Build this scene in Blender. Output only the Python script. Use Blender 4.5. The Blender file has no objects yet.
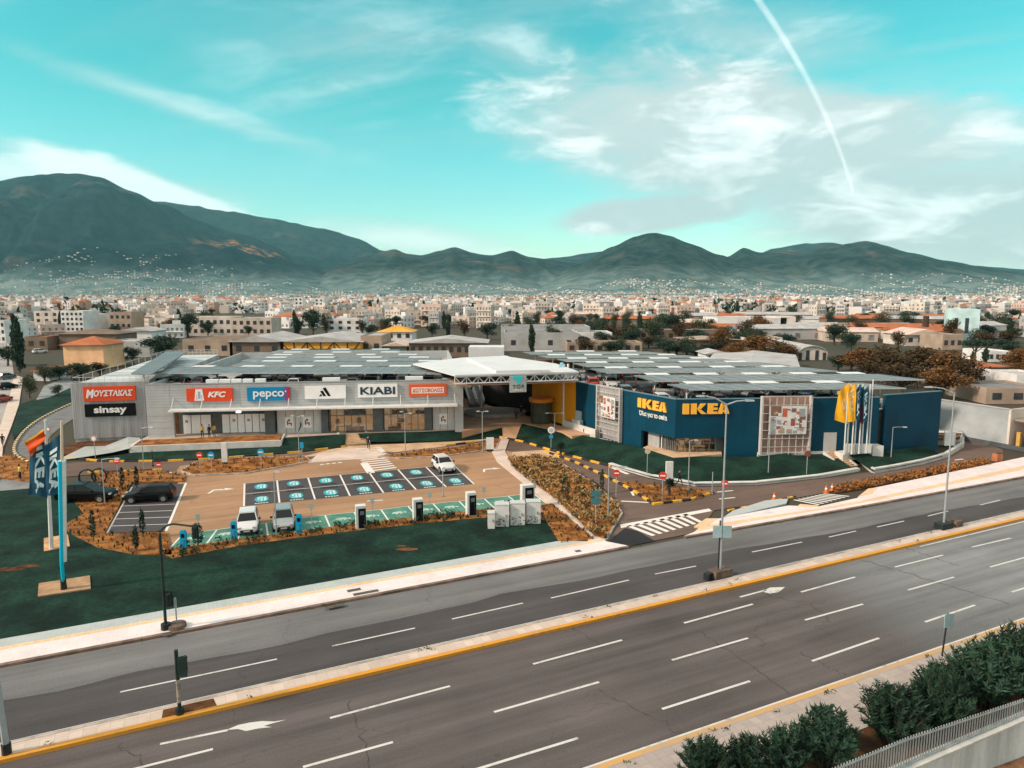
import bpy, math, random
from mathutils import Vector, Matrix, noise as mnoise

random.seed(7)
R = math.radians
sc = bpy.context.scene
COL = sc.collection

# ------------------------------------------------------------------ camera
H = 20.0
F = 710.0
HZ = 292.0
TH = math.atan((384 - HZ) / F)
CT, ST = math.cos(TH), math.sin(TH)
cam_d = bpy.data.cameras.new('camera')
cam = bpy.data.objects.new('camera', cam_d)
COL.objects.link(cam)
cam.location = (0, 0, H)
cam.rotation_euler = (math.pi / 2 - TH, 0, 0)
cam_d.sensor_width = 36.0
cam_d.lens = F / 1024 * 36.0
cam_d.clip_start = 0.5
cam_d.clip_end = 60000
sc.camera = cam

# ------------------------------------------------------------------ light
SUN_EL, SUN_AZ = 32.0, 248.0          # azimuth clockwise from +Y
sun_d = bpy.data.lights.new('sun', 'SUN')
sun = bpy.data.objects.new('sun', sun_d)
COL.objects.link(sun)
sdir = Vector((math.sin(R(SUN_AZ)) * math.cos(R(SUN_EL)), math.cos(R(SUN_AZ)) * math.cos(R(SUN_EL)), math.sin(R(SUN_EL))))
sun.rotation_euler = sdir.to_track_quat('Z', 'Y').to_euler()
sun.location = (0, -50, 120)
sun_d.energy = 2.7
sun_d.angle = R(6)
sun_d.color = (1.0, 0.80, 0.655)

vs = sc.view_settings
vs.view_transform = 'Standard'
vs.look = 'None'
vs.exposure = 0.72
vs.gamma = 1.0
vs.use_curve_mapping = False
sc.render.engine = 'CYCLES'
sc.cycles.use_denoising = True
sc.cycles.max_bounces = 6
sc.cycles.diffuse_bounces = 3
sc.cycles.glossy_bounces = 3
sc.cycles.transparent_max_bounces = 8
sc.cycles.volume_bounces = 0


# tiny expression wrapper for shader math
class X:
    def __init__(s, nt, v):
        s.nt, s.v = nt, v

    def _op(s, op, o=None, rev=False, clamp=False):
        n = s.nt.nodes.new('ShaderNodeMath')
        n.operation = op
        n.use_clamp = clamp
        a, b = (o, s) if rev else (s, o)
        for i, q in enumerate((a, b)):
            if q is None:
                continue
            if isinstance(q, X):
                s.nt.links.new(q.v, n.inputs[i])
            else:
                n.inputs[i].default_value = q
        return X(s.nt, n.outputs[0])

    def __add__(s, o): return s._op('ADD', o)
    def __radd__(s, o): return s._op('ADD', o)
    def __sub__(s, o): return s._op('SUBTRACT', o)
    def __rsub__(s, o): return s._op('SUBTRACT', o, True)
    def __mul__(s, o): return s._op('MULTIPLY', o)
    def __rmul__(s, o): return s._op('MULTIPLY', o)
    def __truediv__(s, o): return s._op('DIVIDE', o)
    def max(s, o): return s._op('MAXIMUM', o)
    def min(s, o): return s._op('MINIMUM', o)
    def abs(s): return s._op('ABSOLUTE')
    def sqrt(s): return s._op('SQRT')
    def pow(s, o): return s._op('POWER', o)
    def sat(s): return (s + 0.0)._op('ADD', 0.0, clamp=True)

    def smooth(s, a, b):
        n = s.nt.nodes.new('ShaderNodeMapRange')
        n.interpolation_type = 'SMOOTHSTEP'
        s.nt.links.new(s.v, n.inputs[0])
        n.inputs[1].default_value = a
        n.inputs[2].default_value = b
        return X(s.nt, n.outputs[0])


def combine(nt, x, y, z):
    n = nt.nodes.new('ShaderNodeCombineXYZ')
    for i, q in enumerate((x, y, z)):
        if isinstance(q, X):
            nt.links.new(q.v, n.inputs[i])
        else:
            n.inputs[i].default_value = q
    return n.outputs[0]


def noise_x(nt, vec, scale, detail=4, rough=0.55, dist=0.0):
    n = nt.nodes.new('ShaderNodeTexNoise')
    nt.links.new(vec, n.inputs['Vector'])
    n.inputs['Scale'].default_value = scale
    n.inputs['Detail'].default_value = detail
    n.inputs['Roughness'].default_value = rough
    n.inputs['Distortion'].default_value = dist
    return X(nt, n.outputs[0])


def mixcol(nt, fac, a, b, blend='MIX'):
    n = nt.nodes.new('ShaderNodeMix')
    n.data_type = 'RGBA'
    n.blend_type = blend
    if isinstance(fac, X):
        nt.links.new(fac.v, n.inputs[0])
    else:
        n.inputs[0].default_value = fac
    for i, q in ((6, a), (7, b)):
        if isinstance(q, (tuple, list)):
            n.inputs[i].default_value = (q[0], q[1], q[2], 1)
        else:
            nt.links.new(q, n.inputs[i])
    return n.outputs[2]


# ------------------------------------------------------------------ sky with clouds (world)
world = bpy.data.worlds.new('World')
sc.world = world
world.use_nodes = True
nt = world.node_tree
nt.nodes.clear()
wo = nt.nodes.new('ShaderNodeOutputWorld')
bg = nt.nodes.new('ShaderNodeBackground')
bg.inputs[1].default_value = 0.098
nt.links.new(bg.outputs[0], wo.inputs[0])
sky = nt.nodes.new('ShaderNodeTexSky')
sky.sky_type = 'NISHITA'
sky.sun_disc = False
sky.sun_elevation = R(SUN_EL)
sky.sun_rotation = R(SUN_AZ)
sky.altitude = 50
sky.air_density = 1.2
sky.dust_density = 0.6
sky.ozone_density = 1.0
tc = nt.nodes.new('ShaderNodeTexCoord')
sep = nt.nodes.new('ShaderNodeSeparateXYZ')
nt.links.new(tc.outputs['Generated'], sep.inputs[0])
dx, dy, dz = (X(nt, sep.outputs[i]) for i in range(3))
hyp = (dx * dx + dy * dy).sqrt().max(0.001)
el = dz / hyp                                   # tangent of elevation
az = dx / hyp                                   # sine of azimuth, 0 = straight ahead
front = (dy / hyp).smooth(-0.2, 0.25)
pl = (dz.max(0.0) + 0.13)
px_, py_ = dx / pl, dy / pl
tintc = mixcol(nt, el.smooth(-0.02, 0.30), (1.00, 1.38, 1.38), (0.235, 1.22, 0.95))
skyc = mixcol(nt, 1.0, sky.outputs[0], tintc, 'MULTIPLY')
# high thin cirrus streaks drawn out along one wind direction
c30, s30 = math.cos(R(-24)), math.sin(R(-24))
wu = px_ * c30 + py_ * s30
wv = py_ * c30 - px_ * s30
vec1 = combine(nt, wu * 0.35, wv * 1.6, 3.1)
n1 = noise_x(nt, vec1, 1.1, 7, 0.62, 0.6)
vec1b = combine(nt, wu * 0.25, wv * 0.6, 7.7)
n1b = noise_x(nt, vec1b, 0.8, 3, 0.5)
cir = n1.smooth(0.40, 0.76) * n1b.smooth(0.34, 0.60) * 0.8


def ell(cx, cy, rx, ry, rot):
    """soft elliptical region of the sky dome; centre given as azimuth sine and elevation tangent"""
    a = (az - cx)
    e = (el - cy)
    c, s = math.cos(R(rot)), math.sin(R(rot))
    u = (a * c + e * s) / rx
    v = (e * c - a * s) / ry
    return (u * u + v * v).sqrt()


def A(px):      # helper: sky azimuth sine for a direction
    t = (px - 512) / F
    return t / math.sqrt(1 + t * t)


def EL(px, py):
    t = (px - 512) / F
    v = (384 - py) / F
    zz = -ST + v * CT
    yy = CT + v * ST
    return zz / math.sqrt(t * t + yy * yy)


vcl = combine(nt, az * 2.2, el * 6.0, 0.0)
nb = noise_x(nt, vcl, 2.3, 9, 0.60, 0.5)
vcl2 = combine(nt, az * 4.2, el * 11.0, 4.0)
nb2 = noise_x(nt, vcl2, 1.9, 9, 0.60, 0.6)


def bank(px, py, rx, ry, rot, amp=0.55, edge=0.35):
    d = ell(A(px), EL(px, py), rx, ry, rot)
    return (1.0 - (d + (nb - 0.5) * -amp * 2.2 + (nb2 - 0.5) * -0.5)).smooth(0.0, edge) * front


b_big = bank(740, 140, 0.42, 0.135, -10, 0.45, 0.55)
b_low = bank(655, 213, 0.17, 0.034, 4, 0.3, 0.4)
b_right = bank(960, 215, 0.34, 0.115, -4, 0.45, 0.6)
b_up = bank(740, 40, 0.34, 0.07, -20, 0.8, 1.1) * 0.6
b_l1 = bank(200, 108, 0.26, 0.024, -15, 0.5, 1.3) * 0.6
b_l2 = bank(20, 172, 0.30, 0.034, -5, 0.35, 0.9) * 0.85
b_l3 = bank(150, 192, 0.16, 0.034, -18, 0.35, 0.5)
b_l4 = bank(420, 240, 0.22, 0.034, -6, 0.3, 0.9) * 0.8
b_mid = bank(520, 55, 0.16, 0.07, -30, 0.7, 1.2) * 0.5
cover = b_big.max(b_low).max(b_right).max(b_up).max(cir).max(b_l1).max(b_l2).max(b_l3).max(b_l4).max(b_mid)
# bright lit crests inside the banks
crest = (nb2 * 0.65 + nb * 0.6).smooth(0.60, 0.78)
lum = mixcol(nt, crest * 0.8, (4.5, 5.15, 5.15), (9.0, 9.3, 9.1))
lum = mixcol(nt, b_l1.max(b_l2).max(b_l3).max(b_l4), lum, (7.6, 8.6, 8.4))
# contrail
ax_, ay_ = A(728), EL(728, -20)
bx_, by_ = A(845), EL(845, 195)
L2 = (bx_ - ax_) ** 2 + (by_ - ay_) ** 2
bow = 0.015
t = (el - ay_) / (by_ - ay_)
t_raw = t
t = t.max(0.0).min(1.0)
off = t * (1.0 - t) * 4.0 * bow
ddx = az - (t * (bx_ - ax_) + ax_) - off
ddy = el - (t * (by_ - ay_) + ay_)
dd = (ddx * ddx * 0.75 + ddy * ddy).sqrt()
wd = 0.0062 - t * 0.0040
trail = (1.0 - dd / wd).smooth(0.0, 0.8) * (nb2 * 1.7 - 0.15).max(0.0) * front
skyc = mixcol(nt, (cover * 0.94).min(1.0), skyc, lum)
skyc = mixcol(nt, (trail * 0.5).min(0.5), skyc, (9.6, 9.9, 9.8))
# unseen deck of thin cloud overhead, added to turn the ambient light neutral
over = dz.smooth(0.40, 0.62) * (0.75 + nb * 0.3)
skyc = mixcol(nt, over.min(1.0), skyc, (6.2, 5.9, 5.5))
# and the same behind the viewer
skyc = mixcol(nt, (1.0 - front) * 0.8, skyc, (5.6, 5.3, 5.0))
nt.links.new(skyc, bg.inputs[0])


# ------------------------------------------------------------------ geometry helpers
def at(px, py, z=0.0):
    """point of the plane z = const seen at a photograph pixel (metres)"""
    u = (px - 512) / F
    v = (384 - py) / F
    d = (u, CT + v * ST, -ST + v * CT)
    t = (z - H) / d[2]
    return Vector((d[0] * t, d[1] * t, z))


def zat(px, py, base):
    """height above the map point `base` at which the pixel row py is met"""
    v = (384 - py) / F
    dy_, dz_ = CT + v * ST, -ST + v * CT
    return H + base[1] / dy_ * dz_


WL = {}


class MB:
    def __init__(s):
        s.v, s.f, s.m = [], [], []

    def poly(s, pts, mi=0):
        b = len(s.v)
        s.v += [tuple(p) for p in pts]
        s.f.append(tuple(range(b, b + len(pts))))
        s.m.append(mi)
        return s

    def hexa(s, p, mi=0, top=None):
        """p: four bottom corners then four top corners"""
        b = len(s.v)
        s.v += [tuple(q) for q in p]
        fs = [(3, 2, 1, 0), (4, 5, 6, 7), (0, 1, 5, 4), (1, 2, 6, 5), (2, 3, 7, 6), (3, 0, 4, 7)]
        for k, f in enumerate(fs):
            s.f.append(tuple(b + i for i in f))
            s.m.append(top if (k == 1 and top is not None) else mi)
        return s

    def box(s, c, size, rot=0.0, mi=0, top=None):
        """c = centre of the bottom face"""
        ca, sa = math.cos(rot), math.sin(rot)
        hx, hy, hz = size[0] / 2, size[1] / 2, size[2]
        pts = []
        for z in (0, hz):
            for x, y in ((-hx, -hy), (hx, -hy), (hx, hy), (-hx, hy)):
                pts.append((c[0] + x * ca - y * sa, c[1] + x * sa + y * ca, c[2] + z))
        return s.hexa(pts, mi, top)

    def prism(s, poly, z0, z1, mi=0, top=None):
        n = len(poly)
        b = len(s.v)
        zz = lambda z, i: z[i] if isinstance(z, (list, tuple)) else z
        s.v += [(p[0], p[1], zz(z0, i)) for i, p in enumerate(poly)] + [(p[0], p[1], zz(z1, i)) for i, p in enumerate(poly)]
        for i in range(n):
            j = (i + 1) % n
            s.f.append((b + i, b + j, b + n + j, b + n + i))
            s.m.append(mi)
        s.f.append(tuple(b + n + i for i in range(n)))
        s.m.append(mi if top is None else top)
        s.f.append(tuple(b + i for i in reversed(range(n))))
        s.m.append(mi)
        return s

    def tube(s, pts, r, n=6, mi=0, cap=True):
        pts = [Vector(p) for p in pts]
        rs = r if isinstance(r, (list, tuple)) else [r] * len(pts)
        b = len(s.v)
        up = Vector((0, 0, 1))
        for i, p in enumerate(pts):
            d = (pts[min(i + 1, len(pts) - 1)] - pts[max(i - 1, 0)])
            d.normalize()
            a = d.cross(up if abs(d.z) < 0.95 else Vector((1, 0, 0)))
            a.normalize()
            c = d.cross(a)
            for k in range(n):
                th = 2 * math.pi * k / n
                s.v.append(tuple(p + (a * math.cos(th) + c * math.sin(th)) * rs[i]))
        for i in range(len(pts) - 1):
            for k in range(n):
                k2 = (k + 1) % n
                s.f.append((b + i * n + k, b + i * n + k2, b + (i + 1) * n + k2, b + (i + 1) * n + k))
                s.m.append(mi)
        if cap:
            s.f.append(tuple(b + k for k in reversed(range(n))))
            s.m.append(mi)
            e = b + (len(pts) - 1) * n
            s.f.append(tuple(e + k for k in range(n)))
            s.m.append(mi)
        return s

    def strip(s, la, lb, mi=0):
        """quads between two polylines"""
        b = len(s.v)
        n = len(la)
        s.v += [tuple(p) for p in la] + [tuple(p) for p in lb]
        for i in range(n - 1):
            s.f.append((b + i, b + i + 1, b + n + i + 1, b + n + i))
            s.m.append(mi if not callable(mi) else mi(i))
        return s

    def wall(s, line, th, z0, z1, mi=0):
        """upright strip of thickness th along a polyline; z0, z1 numbers or lists; mi number or f(i)"""
        line = [Vector((p[0], p[1])) for p in line]
        n = len(line)
        zz = lambda z, i: z[i] if isinstance(z, (list, tuple)) else z
        L, Rr = [], []
        for i, p in enumerate(line):
            d = line[min(i + 1, n - 1)] - line[max(i - 1, 0)]
            d.normalize()
            q = Vector((-d.y, d.x)) * th / 2
            L.append(p + q)
            Rr.append(p - q)
        for i in range(n - 1):
            j = i + 1
            s.hexa([(*Rr[i], zz(z0, i)), (*Rr[j], zz(z0, j)), (*L[j], zz(z0, j)), (*L[i], zz(z0, i)),
                    (*Rr[i], zz(z1, i)), (*Rr[j], zz(z1, j)), (*L[j], zz(z1, j)), (*L[i], zz(z1, i))],
                   mi(i) if callable(mi) else mi)
        return s

    def mesh(s, name, mats, off=(0, 0, 0)):
        me = bpy.data.meshes.new(name)
        o = Vector(off)
        me.from_pydata([tuple(Vector(p) - o) for p in s.v], [], s.f)
        for m in (mats if isinstance(mats, (list, tuple)) else [mats]):
            me.materials.append(m)
        me.polygons.foreach_set('material_index', s.m)
        me.update()
        return me

    def build(s, name, mats, parent=None, loc=None, smooth=False):
        base = WL[parent.name] if parent is not None else Vector((0, 0, 0))
        l = Vector(loc) if loc is not None else base
        me = s.mesh(name, mats, l)
        if smooth:
            me.polygons.foreach_set('use_smooth', [True] * len(me.polygons))
        o = bpy.data.objects.new(name, me)
        COL.objects.link(o)
        if parent is not None:
            o.parent = parent
            o.location = l - base
        else:
            o.location = l
        WL[o.name] = l
        return o


def each(mb, name, mats, parent=None, smooth=False):
    """link every loose piece of the builder as an object of its own"""
    par = list(range(len(mb.v)))

    def find(i):
        while par[i] != i:
            par[i] = par[par[i]]
            i = par[i]
        return i
    for f in mb.f:
        r = find(f[0])
        for i in f[1:]:
            par[find(i)] = r
    grp = {}
    for f, m in zip(mb.f, mb.m):
        grp.setdefault(find(f[0]), []).append((f, m))
    out = []
    for k in grp:
        q = MB()
        idx = {}
        for f, m in grp[k]:
            for i in f:
                if i not in idx:
                    idx[i] = len(q.v)
                    q.v.append(mb.v[i])
            q.f.append(tuple(idx[i] for i in f))
            q.m.append(m)
        out.append(q.build(name, mats, parent, smooth=smooth))
    return out


def tag(o, label=None, cat=None, group=None, kind=None):
    for k, v in (('label', label), ('category', cat), ('group', group), ('kind', kind)):
        if v:
            o[k] = v
    return o


def thing(name, label, cat, loc=(0, 0, 0), rot=0.0, group=None):
    o = bpy.data.objects.new(name, None)
    COL.objects.link(o)
    o.empty_display_size = 0.5
    o.location = loc
    o.rotation_euler = (0, 0, rot)
    WL[o.name] = Vector(loc)
    return tag(o, label, cat, group)


def struct(name, mb, mats, smooth=False):
    return tag(mb.build(name, mats, smooth=smooth), kind='structure')


def dup(root, loc, rot=0.0, label=None, group=None, scale=None):
    r = root.copy()
    COL.objects.link(r)
    r.location = loc
    r.rotation_euler = (0, 0, rot)
    if scale is not None:
        r.scale = scale if isinstance(scale, (tuple, list)) else (scale,) * 3
    if label:
        r['label'] = label
    if group:
        r['group'] = group
    for ch in list(root.children):
        c = ch.copy()
        COL.objects.link(c)
        c.parent = r
        for g in list(ch.children):
            d = g.copy()
            COL.objects.link(d)
            d.parent = c
    return r


def px_line(pts, z=0.0):
    return [at(p[0], p[1], p[2] if len(p) > 2 else z) for p in pts]


def resample(line, step):
    line = [Vector(p) for p in line]
    out = [line[0]]
    acc = 0.0
    for a, b in zip(line, line[1:]):
        d = (b - a).length
        t = step - acc
        while t <= d:
            out.append(a.lerp(b, t / d))
            t += step
        acc = d - (t - step)
    out.append(line[-1])
    return out


def smooth_line(line, it=2):
    line = [Vector(p) for p in line]
    for _ in range(it):
        o = [line[0]]
        for a, b in zip(line, line[1:]):
            o += [a.lerp(b, 0.25), a.lerp(b, 0.75)]
        o.append(line[-1])
        line = o
    return line


def inside(p, poly):
    x, y = p[0], p[1]
    c = False
    n = len(poly)
    for i in range(n):
        x1, y1 = poly[i][0], poly[i][1]
        x2, y2 = poly[(i + 1) % n][0], poly[(i + 1) % n][1]
        if (y1 > y) != (y2 > y) and x < (x2 - x1) * (y - y1) / (y2 - y1) + x1:
            c = not c
    return c


def scatter(poly, n, rnd=random):
    xs = [p[0] for p in poly]
    ys = [p[1] for p in poly]
    out = []
    k = 0
    while len(out) < n and k < n * 30:
        k += 1
        p = (rnd.uniform(min(xs), max(xs)), rnd.uniform(min(ys), max(ys)))
        if inside(p, poly):
            out.append(p)
    return out


_dg = None


def text_geo(body, bold=0.0, shear=0.0, ext=0.5, spacing=1.0):
    """outline lettering as (verts, faces) in a unit-height box: x from 0 to aspect, y from 0 to 1"""
    cu = bpy.data.curves.new('t', 'FONT')
    cu.body = body
    cu.offset = bold
    cu.shear = shear
    cu.extrude = 0.02
    cu.resolution_u = 3
    cu.space_character = spacing
    ob = bpy.data.objects.new('t', cu)
    COL.objects.link(ob)
    bpy.context.view_layer.update()
    dg = bpy.context.evaluated_depsgraph_get()
    me = bpy.data.meshes.new_from_object(ob.evaluated_get(dg))
    vs_ = [tuple(v.co) for v in me.vertices]
    fs_ = [tuple(p.vertices) for p in me.polygons]
    bpy.data.objects.remove(ob)
    bpy.data.curves.remove(cu)
    bpy.data.meshes.remove(me)
    x0 = min(v[0] for v in vs_)
    x1 = max(v[0] for v in vs_)
    y0 = min(v[1] for v in vs_)
    y1 = max(v[1] for v in vs_)
    h = max(y1 - y0, 1e-6)
    return [((v[0] - x0) / (x1 - x0), (v[1] - y0) / h, v[2] / 0.02) for v in vs_], fs_, (x1 - x0) / h


def put_text(mb, geo, fn, mi=0):
    """fn(u, v, n) with u, v in 0..1 and n in -1..1 gives the world point"""
    vs_, fs_, _ = geo
    b = len(mb.v)
    mb.v += [tuple(fn(*v)) for v in vs_]
    for f in fs_:
        mb.f.append(tuple(b + i for i in f))
        mb.m.append(mi)


class Face:
    """an upright wall plane from A to B (left to right seen from the camera side)"""
    def __init__(s, a, b):
        s.a = Vector((a[0], a[1], 0))
        s.b = Vector((b[0], b[1], 0))
        s.L = (s.b - s.a).length
        s.e = (s.b - s.a).normalized()
        s.n = Vector((s.e.y, -s.e.x, 0))
        s.rot = math.atan2(s.e.y, s.e.x)

    def hit(s, px, py):
        u = (px - 512) / F
        v = (384 - py) / F
        d = Vector((u, CT + v * ST, -ST + v * CT))
        o = Vector((0, 0, H))
        t = (s.a - o).dot(s.n) / d.dot(s.n)
        p = o + d * t
        return (p - s.a).dot(s.e), p.z

    def u(s, px, py=400):
        return s.hit(px, py)[0]

    def p(s, u, z, d=0.0):
        q = s.a + s.e * u + s.n * d
        return Vector((q.x, q.y, z))

    def box(s, mb, u0, u1, z0, z1, d0, d1, mi=0):
        q = [s.p(u0, z0, d1), s.p(u1, z0, d1), s.p(u1, z0, d0), s.p(u0, z0, d0),
             s.p(u0, z1, d1), s.p(u1, z1, d1), s.p(u1, z1, d0), s.p(u0, z1, d0)]
        mb.hexa(q, mi)
        return mb


# ------------------------------------------------------------------ materials
def mat(name, col, rough=0.75, var=0.18, scale=1.5, metal=0.0, col2=None, island=0.0, bump=0.0, bscale=20, spec=0.2, aniso=None, fine=0.0):
    m = bpy.data.materials.new(name)
    m.use_nodes = True
    t = m.node_tree
    p = t.nodes['Principled BSDF']
    p.inputs['Roughness'].default_value = rough
    p.inputs['Metallic'].default_value = metal
    p.inputs['Specular IOR Level'].default_value = spec
    tcn = t.nodes.new('ShaderNodeTexCoord')
    vec = tcn.outputs['Object']
    if aniso:
        mp = t.nodes.new('ShaderNodeMapping')
        mp.inputs['Rotation'].default_value = (0, 0, aniso[0])
        mp.inputs['Scale'].default_value = aniso[1]
        t.links.new(vec, mp.inputs[0])
        vec = mp.outputs[0]
    c = (col[0], col[1], col[2])
    out = None
    if var > 0:
        n = noise_x(t, vec, scale, 5, 0.6)
        lo = tuple(x * (1 - var) for x in c)
        hi = tuple(min(1, x * (1 + var)) for x in c) if col2 is None else col2
        out = mixcol(t, n.smooth(0.3, 0.7), lo, hi)
    if fine > 0:
        n2 = noise_x(t, tcn.outputs['Object'], scale * 14, 3, 0.6)
        g = (n2 - 0.5) * (2 * fine) + 1.0
        src = out if out is not None else c
        out = mixcol(t, 1.0, src, combine(t, g, g, g), 'MULTIPLY')
    if island > 0:
        gn = t.nodes.new('ShaderNodeNewGeometry')
        r = X(t, gn.outputs['Random Per Island'])
        g = (r - 0.5) * (2 * island) + 1.0
        src = out if out is not None else c
        out = mixcol(t, 1.0, src, combine(t, g, g, g), 'MULTIPLY')
    if out is not None:
        t.links.new(out, p.inputs['Base Color'])
    else:
        p.inputs['Base Color'].default_value = (*c, 1)
    if bump > 0:
        nb_ = noise_x(t, tcn.outputs['Object'], bscale, 4, 0.6)
        bn = t.nodes.new('ShaderNodeBump')
        bn.inputs['Strength'].default_value = bump
        bn.inputs['Distance'].default_value = 0.05
        t.links.new(nb_.v, bn.inputs['Height'])
        t.links.new(bn.outputs[0], p.inputs['Normal'])
    return m


def ramp_island(name, cols, rough=0.8):
    """each loose piece of the mesh takes one of several colours"""
    m = bpy.data.materials.new(name)
    m.use_nodes = True
    t = m.node_tree
    p = t.nodes['Principled BSDF']
    p.inputs['Roughness'].default_value = rough
    gn = t.nodes.new('ShaderNodeNewGeometry')
    rp = t.nodes.new('ShaderNodeValToRGB')
    rp.color_ramp.interpolation = 'CONSTANT'
    els = rp.color_ramp.elements
    n = len(cols)
    while len(els) < n:
        els.new(0.5)
    for i, c in enumerate(cols):
        els[i].position = i / n
        els[i].color = (*c, 1)
    t.links.new(gn.outputs['Random Per Island'], rp.inputs[0])
    t.links.new(rp.outputs[0], p.inputs['Base Color'])
    return m


def glass_mat(name, tint=(0.5, 0.55, 0.55), fac=0.45, rough=0.05):
    m = bpy.data.materials.new(name)
    m.use_nodes = True
    t = m.node_tree
    t.nodes.clear()
    o = t.nodes.new('ShaderNodeOutputMaterial')
    tr = t.nodes.new('ShaderNodeBsdfTransparent')
    tr.inputs[0].default_value = (*tint, 1)
    gl = t.nodes.new('ShaderNodeBsdfGlossy')
    gl.inputs['Roughness'].default_value = rough
    gl.inputs['Color'].default_value = (0.9, 0.95, 0.95, 1)
    fr = t.nodes.new('ShaderNodeFresnel')
    fr.inputs[0].default_value = 1.5
    mx = t.nodes.new('ShaderNodeMixShader')
    f = X(t, fr.outputs[0]) * 0.8 + fac * 0.15
    t.links.new(f.v, mx.inputs[0])
    t.links.new(tr.outputs[0], mx.inputs[1])
    t.links.new(gl.outputs[0], mx.inputs[2])
    t.links.new(mx.outputs[0], o.inputs[0])
    return m

# ------------------------------------------------------------------ palette
RA = R(26.0)


def RD(a, o, z=0.0):
    """road frame: a metres along the avenue, o metres across it"""
    return Vector((a * math.cos(RA) - o * math.sin(RA), a * math.sin(RA) + o * math.cos(RA), z))


def rd_of(p):
    return p[0] * math.cos(RA) + p[1] * math.sin(RA), -p[0] * math.sin(RA) + p[1] * math.cos(RA)


m_ground = mat('earth', (0.15, 0.115, 0.085), 0.95, 0.5, 0.03, col2=(0.055, 0.060, 0.040))


def road_mat(name, col, streak=0.20, pale=None):
    m = bpy.data.materials.new(name)
    m.use_nodes = True
    t = m.node_tree
    p = t.nodes['Principled BSDF']
    p.inputs['Roughness'].default_value = 0.82
    p.inputs['Specular IOR Level'].default_value = 0.12
    tcn = t.nodes.new('ShaderNodeTexCoord')
    v = tcn.outputs['Object']
    mp = t.nodes.new('ShaderNodeMapping')
    mp.vector_type = 'POINT'
    mp.inputs['Rotation'].default_value = (0, 0, -RA)
    t.links.new(v, mp.inputs[0])
    mp2 = t.nodes.new('ShaderNodeMapping')
    mp2.inputs['Scale'].default_value = (0.035, 0.75, 1)
    t.links.new(mp.outputs[0], mp2.inputs[0])
    st = noise_x(t, mp2.outputs[0], 1.0, 5, 0.6)           # wheel tracks and long stains
    big = noise_x(t, v, 0.09, 5, 0.6)
    fine = noise_x(t, v, 9.0, 3, 0.75)
    speck = noise_x(t, v, 14.0, 3, 0.8)
    g = 1.0 + (st - 0.5) * (streak * 3.6) + (big - 0.5) * 1.0 + (fine - 0.5) * 0.45 + (speck - 0.5) * 0.9
    # thin cracks
    mp3 = t.nodes.new('ShaderNodeMapping')
    mp3.inputs['Scale'].default_value = (0.055, 0.16, 1)
    wob = t.nodes.new('ShaderNodeTexNoise')
    wob.inputs['Scale'].default_value = 0.5
    wob.inputs['Detail'].default_value = 5
    t.links.new(mp.outputs[0], wob.inputs['Vector'])
    va = t.nodes.new('ShaderNodeVectorMath')
    va.operation = 'MULTIPLY_ADD'
    va.inputs[1].default_value = (3.5, 3.5, 0)
    t.links.new(wob.outputs[1], va.inputs[0])
    t.links.new(mp.outputs[0], va.inputs[2])
    t.links.new(va.outputs[0], mp3.inputs[0])
    vo = t.nodes.new('ShaderNodeTexVoronoi')
    vo.feature = 'DISTANCE_TO_EDGE'
    vo.inputs['Scale'].default_value = 1.0
    t.links.new(mp3.outputs[0], vo.inputs['Vector'])
    cr = 1.0 - (1.0 - X(t, vo.outputs[0]).smooth(0.0, 0.006)) * big.smooth(0.42, 0.6) * 0.22
    # oil spots
    sp = noise_x(t, v, 1.1, 2, 0.5).smooth(0.70, 0.78)
    g = g * cr * (1.0 - sp * 0.18)
    base_c = col
    if pale:                                    # an area mixed to a paler grey, with a ragged edge
        d = t.nodes.new('ShaderNodeVectorMath')
        d.operation = 'DISTANCE'
        t.links.new(v, d.inputs[0])
        d.inputs[1].default_value = pale
        base_c = mixcol(t, (1.0 - (X(t, d.outputs['Value']) + (big - 0.5) * 14.0 + (st - 0.5) * 10.0) / 26.0).smooth(0.0, 0.45) * 0.9, col, (0.21, 0.215, 0.215))
    c = mixcol(t, 1.0, base_c, combine(t, g, g, g), 'MULTIPLY')
    t.links.new(c, p.inputs['Base Color'])
    bn = t.nodes.new('ShaderNodeBump')
    bn.inputs['Strength'].default_value = 0.25
    bn.inputs['Distance'].default_value = 0.02
    t.links.new(speck.v, bn.inputs['Height'])
    t.links.new(bn.outputs[0], p.inputs['Normal'])
    return m


def paver_mat(name, c1, c2, sx=0.4, rot=RA, joint=0.72):
    m = bpy.data.materials.new(name)
    m.use_nodes = True
    t = m.node_tree
    p = t.nodes['Principled BSDF']
    p.inputs['Roughness'].default_value = 0.85
    tcn = t.nodes.new('ShaderNodeTexCoord')
    mp = t.nodes.new('ShaderNodeMapping')
    mp.inputs['Rotation'].default_value = (0, 0, -rot)
    t.links.new(tcn.outputs['Object'], mp.inputs[0])
    br = t.nodes.new('ShaderNodeTexBrick')
    br.inputs['Scale'].default_value = 1.0
    br.inputs['Brick Width'].default_value = sx
    br.inputs['Row Height'].default_value = sx
    br.inputs['Mortar Size'].default_value = 0.012
    br.offset = 0.0
    br.inputs['Color1'].default_value = (*c1, 1)
    br.inputs['Color2'].default_value = (*c2, 1)
    br.inputs['Mortar'].default_value = (c1[0] * joint, c1[1] * joint, c1[2] * joint, 1)
    t.links.new(mp.outputs[0], br.inputs['Vector'])
    n = noise_x(t, tcn.outputs['Object'], 0.35, 6, 0.65)
    n2 = noise_x(t, tcn.outputs['Object'], 3.0, 4, 0.65)
    g = 1.0 + (n - 0.5) * 0.55 + (n2 - 0.5) * 0.25
    c = mixcol(t, 1.0, br.outputs[0], combine(t, g, g, g), 'MULTIPLY')
    t.links.new(c, p.inputs['Base Color'])
    return m


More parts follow.
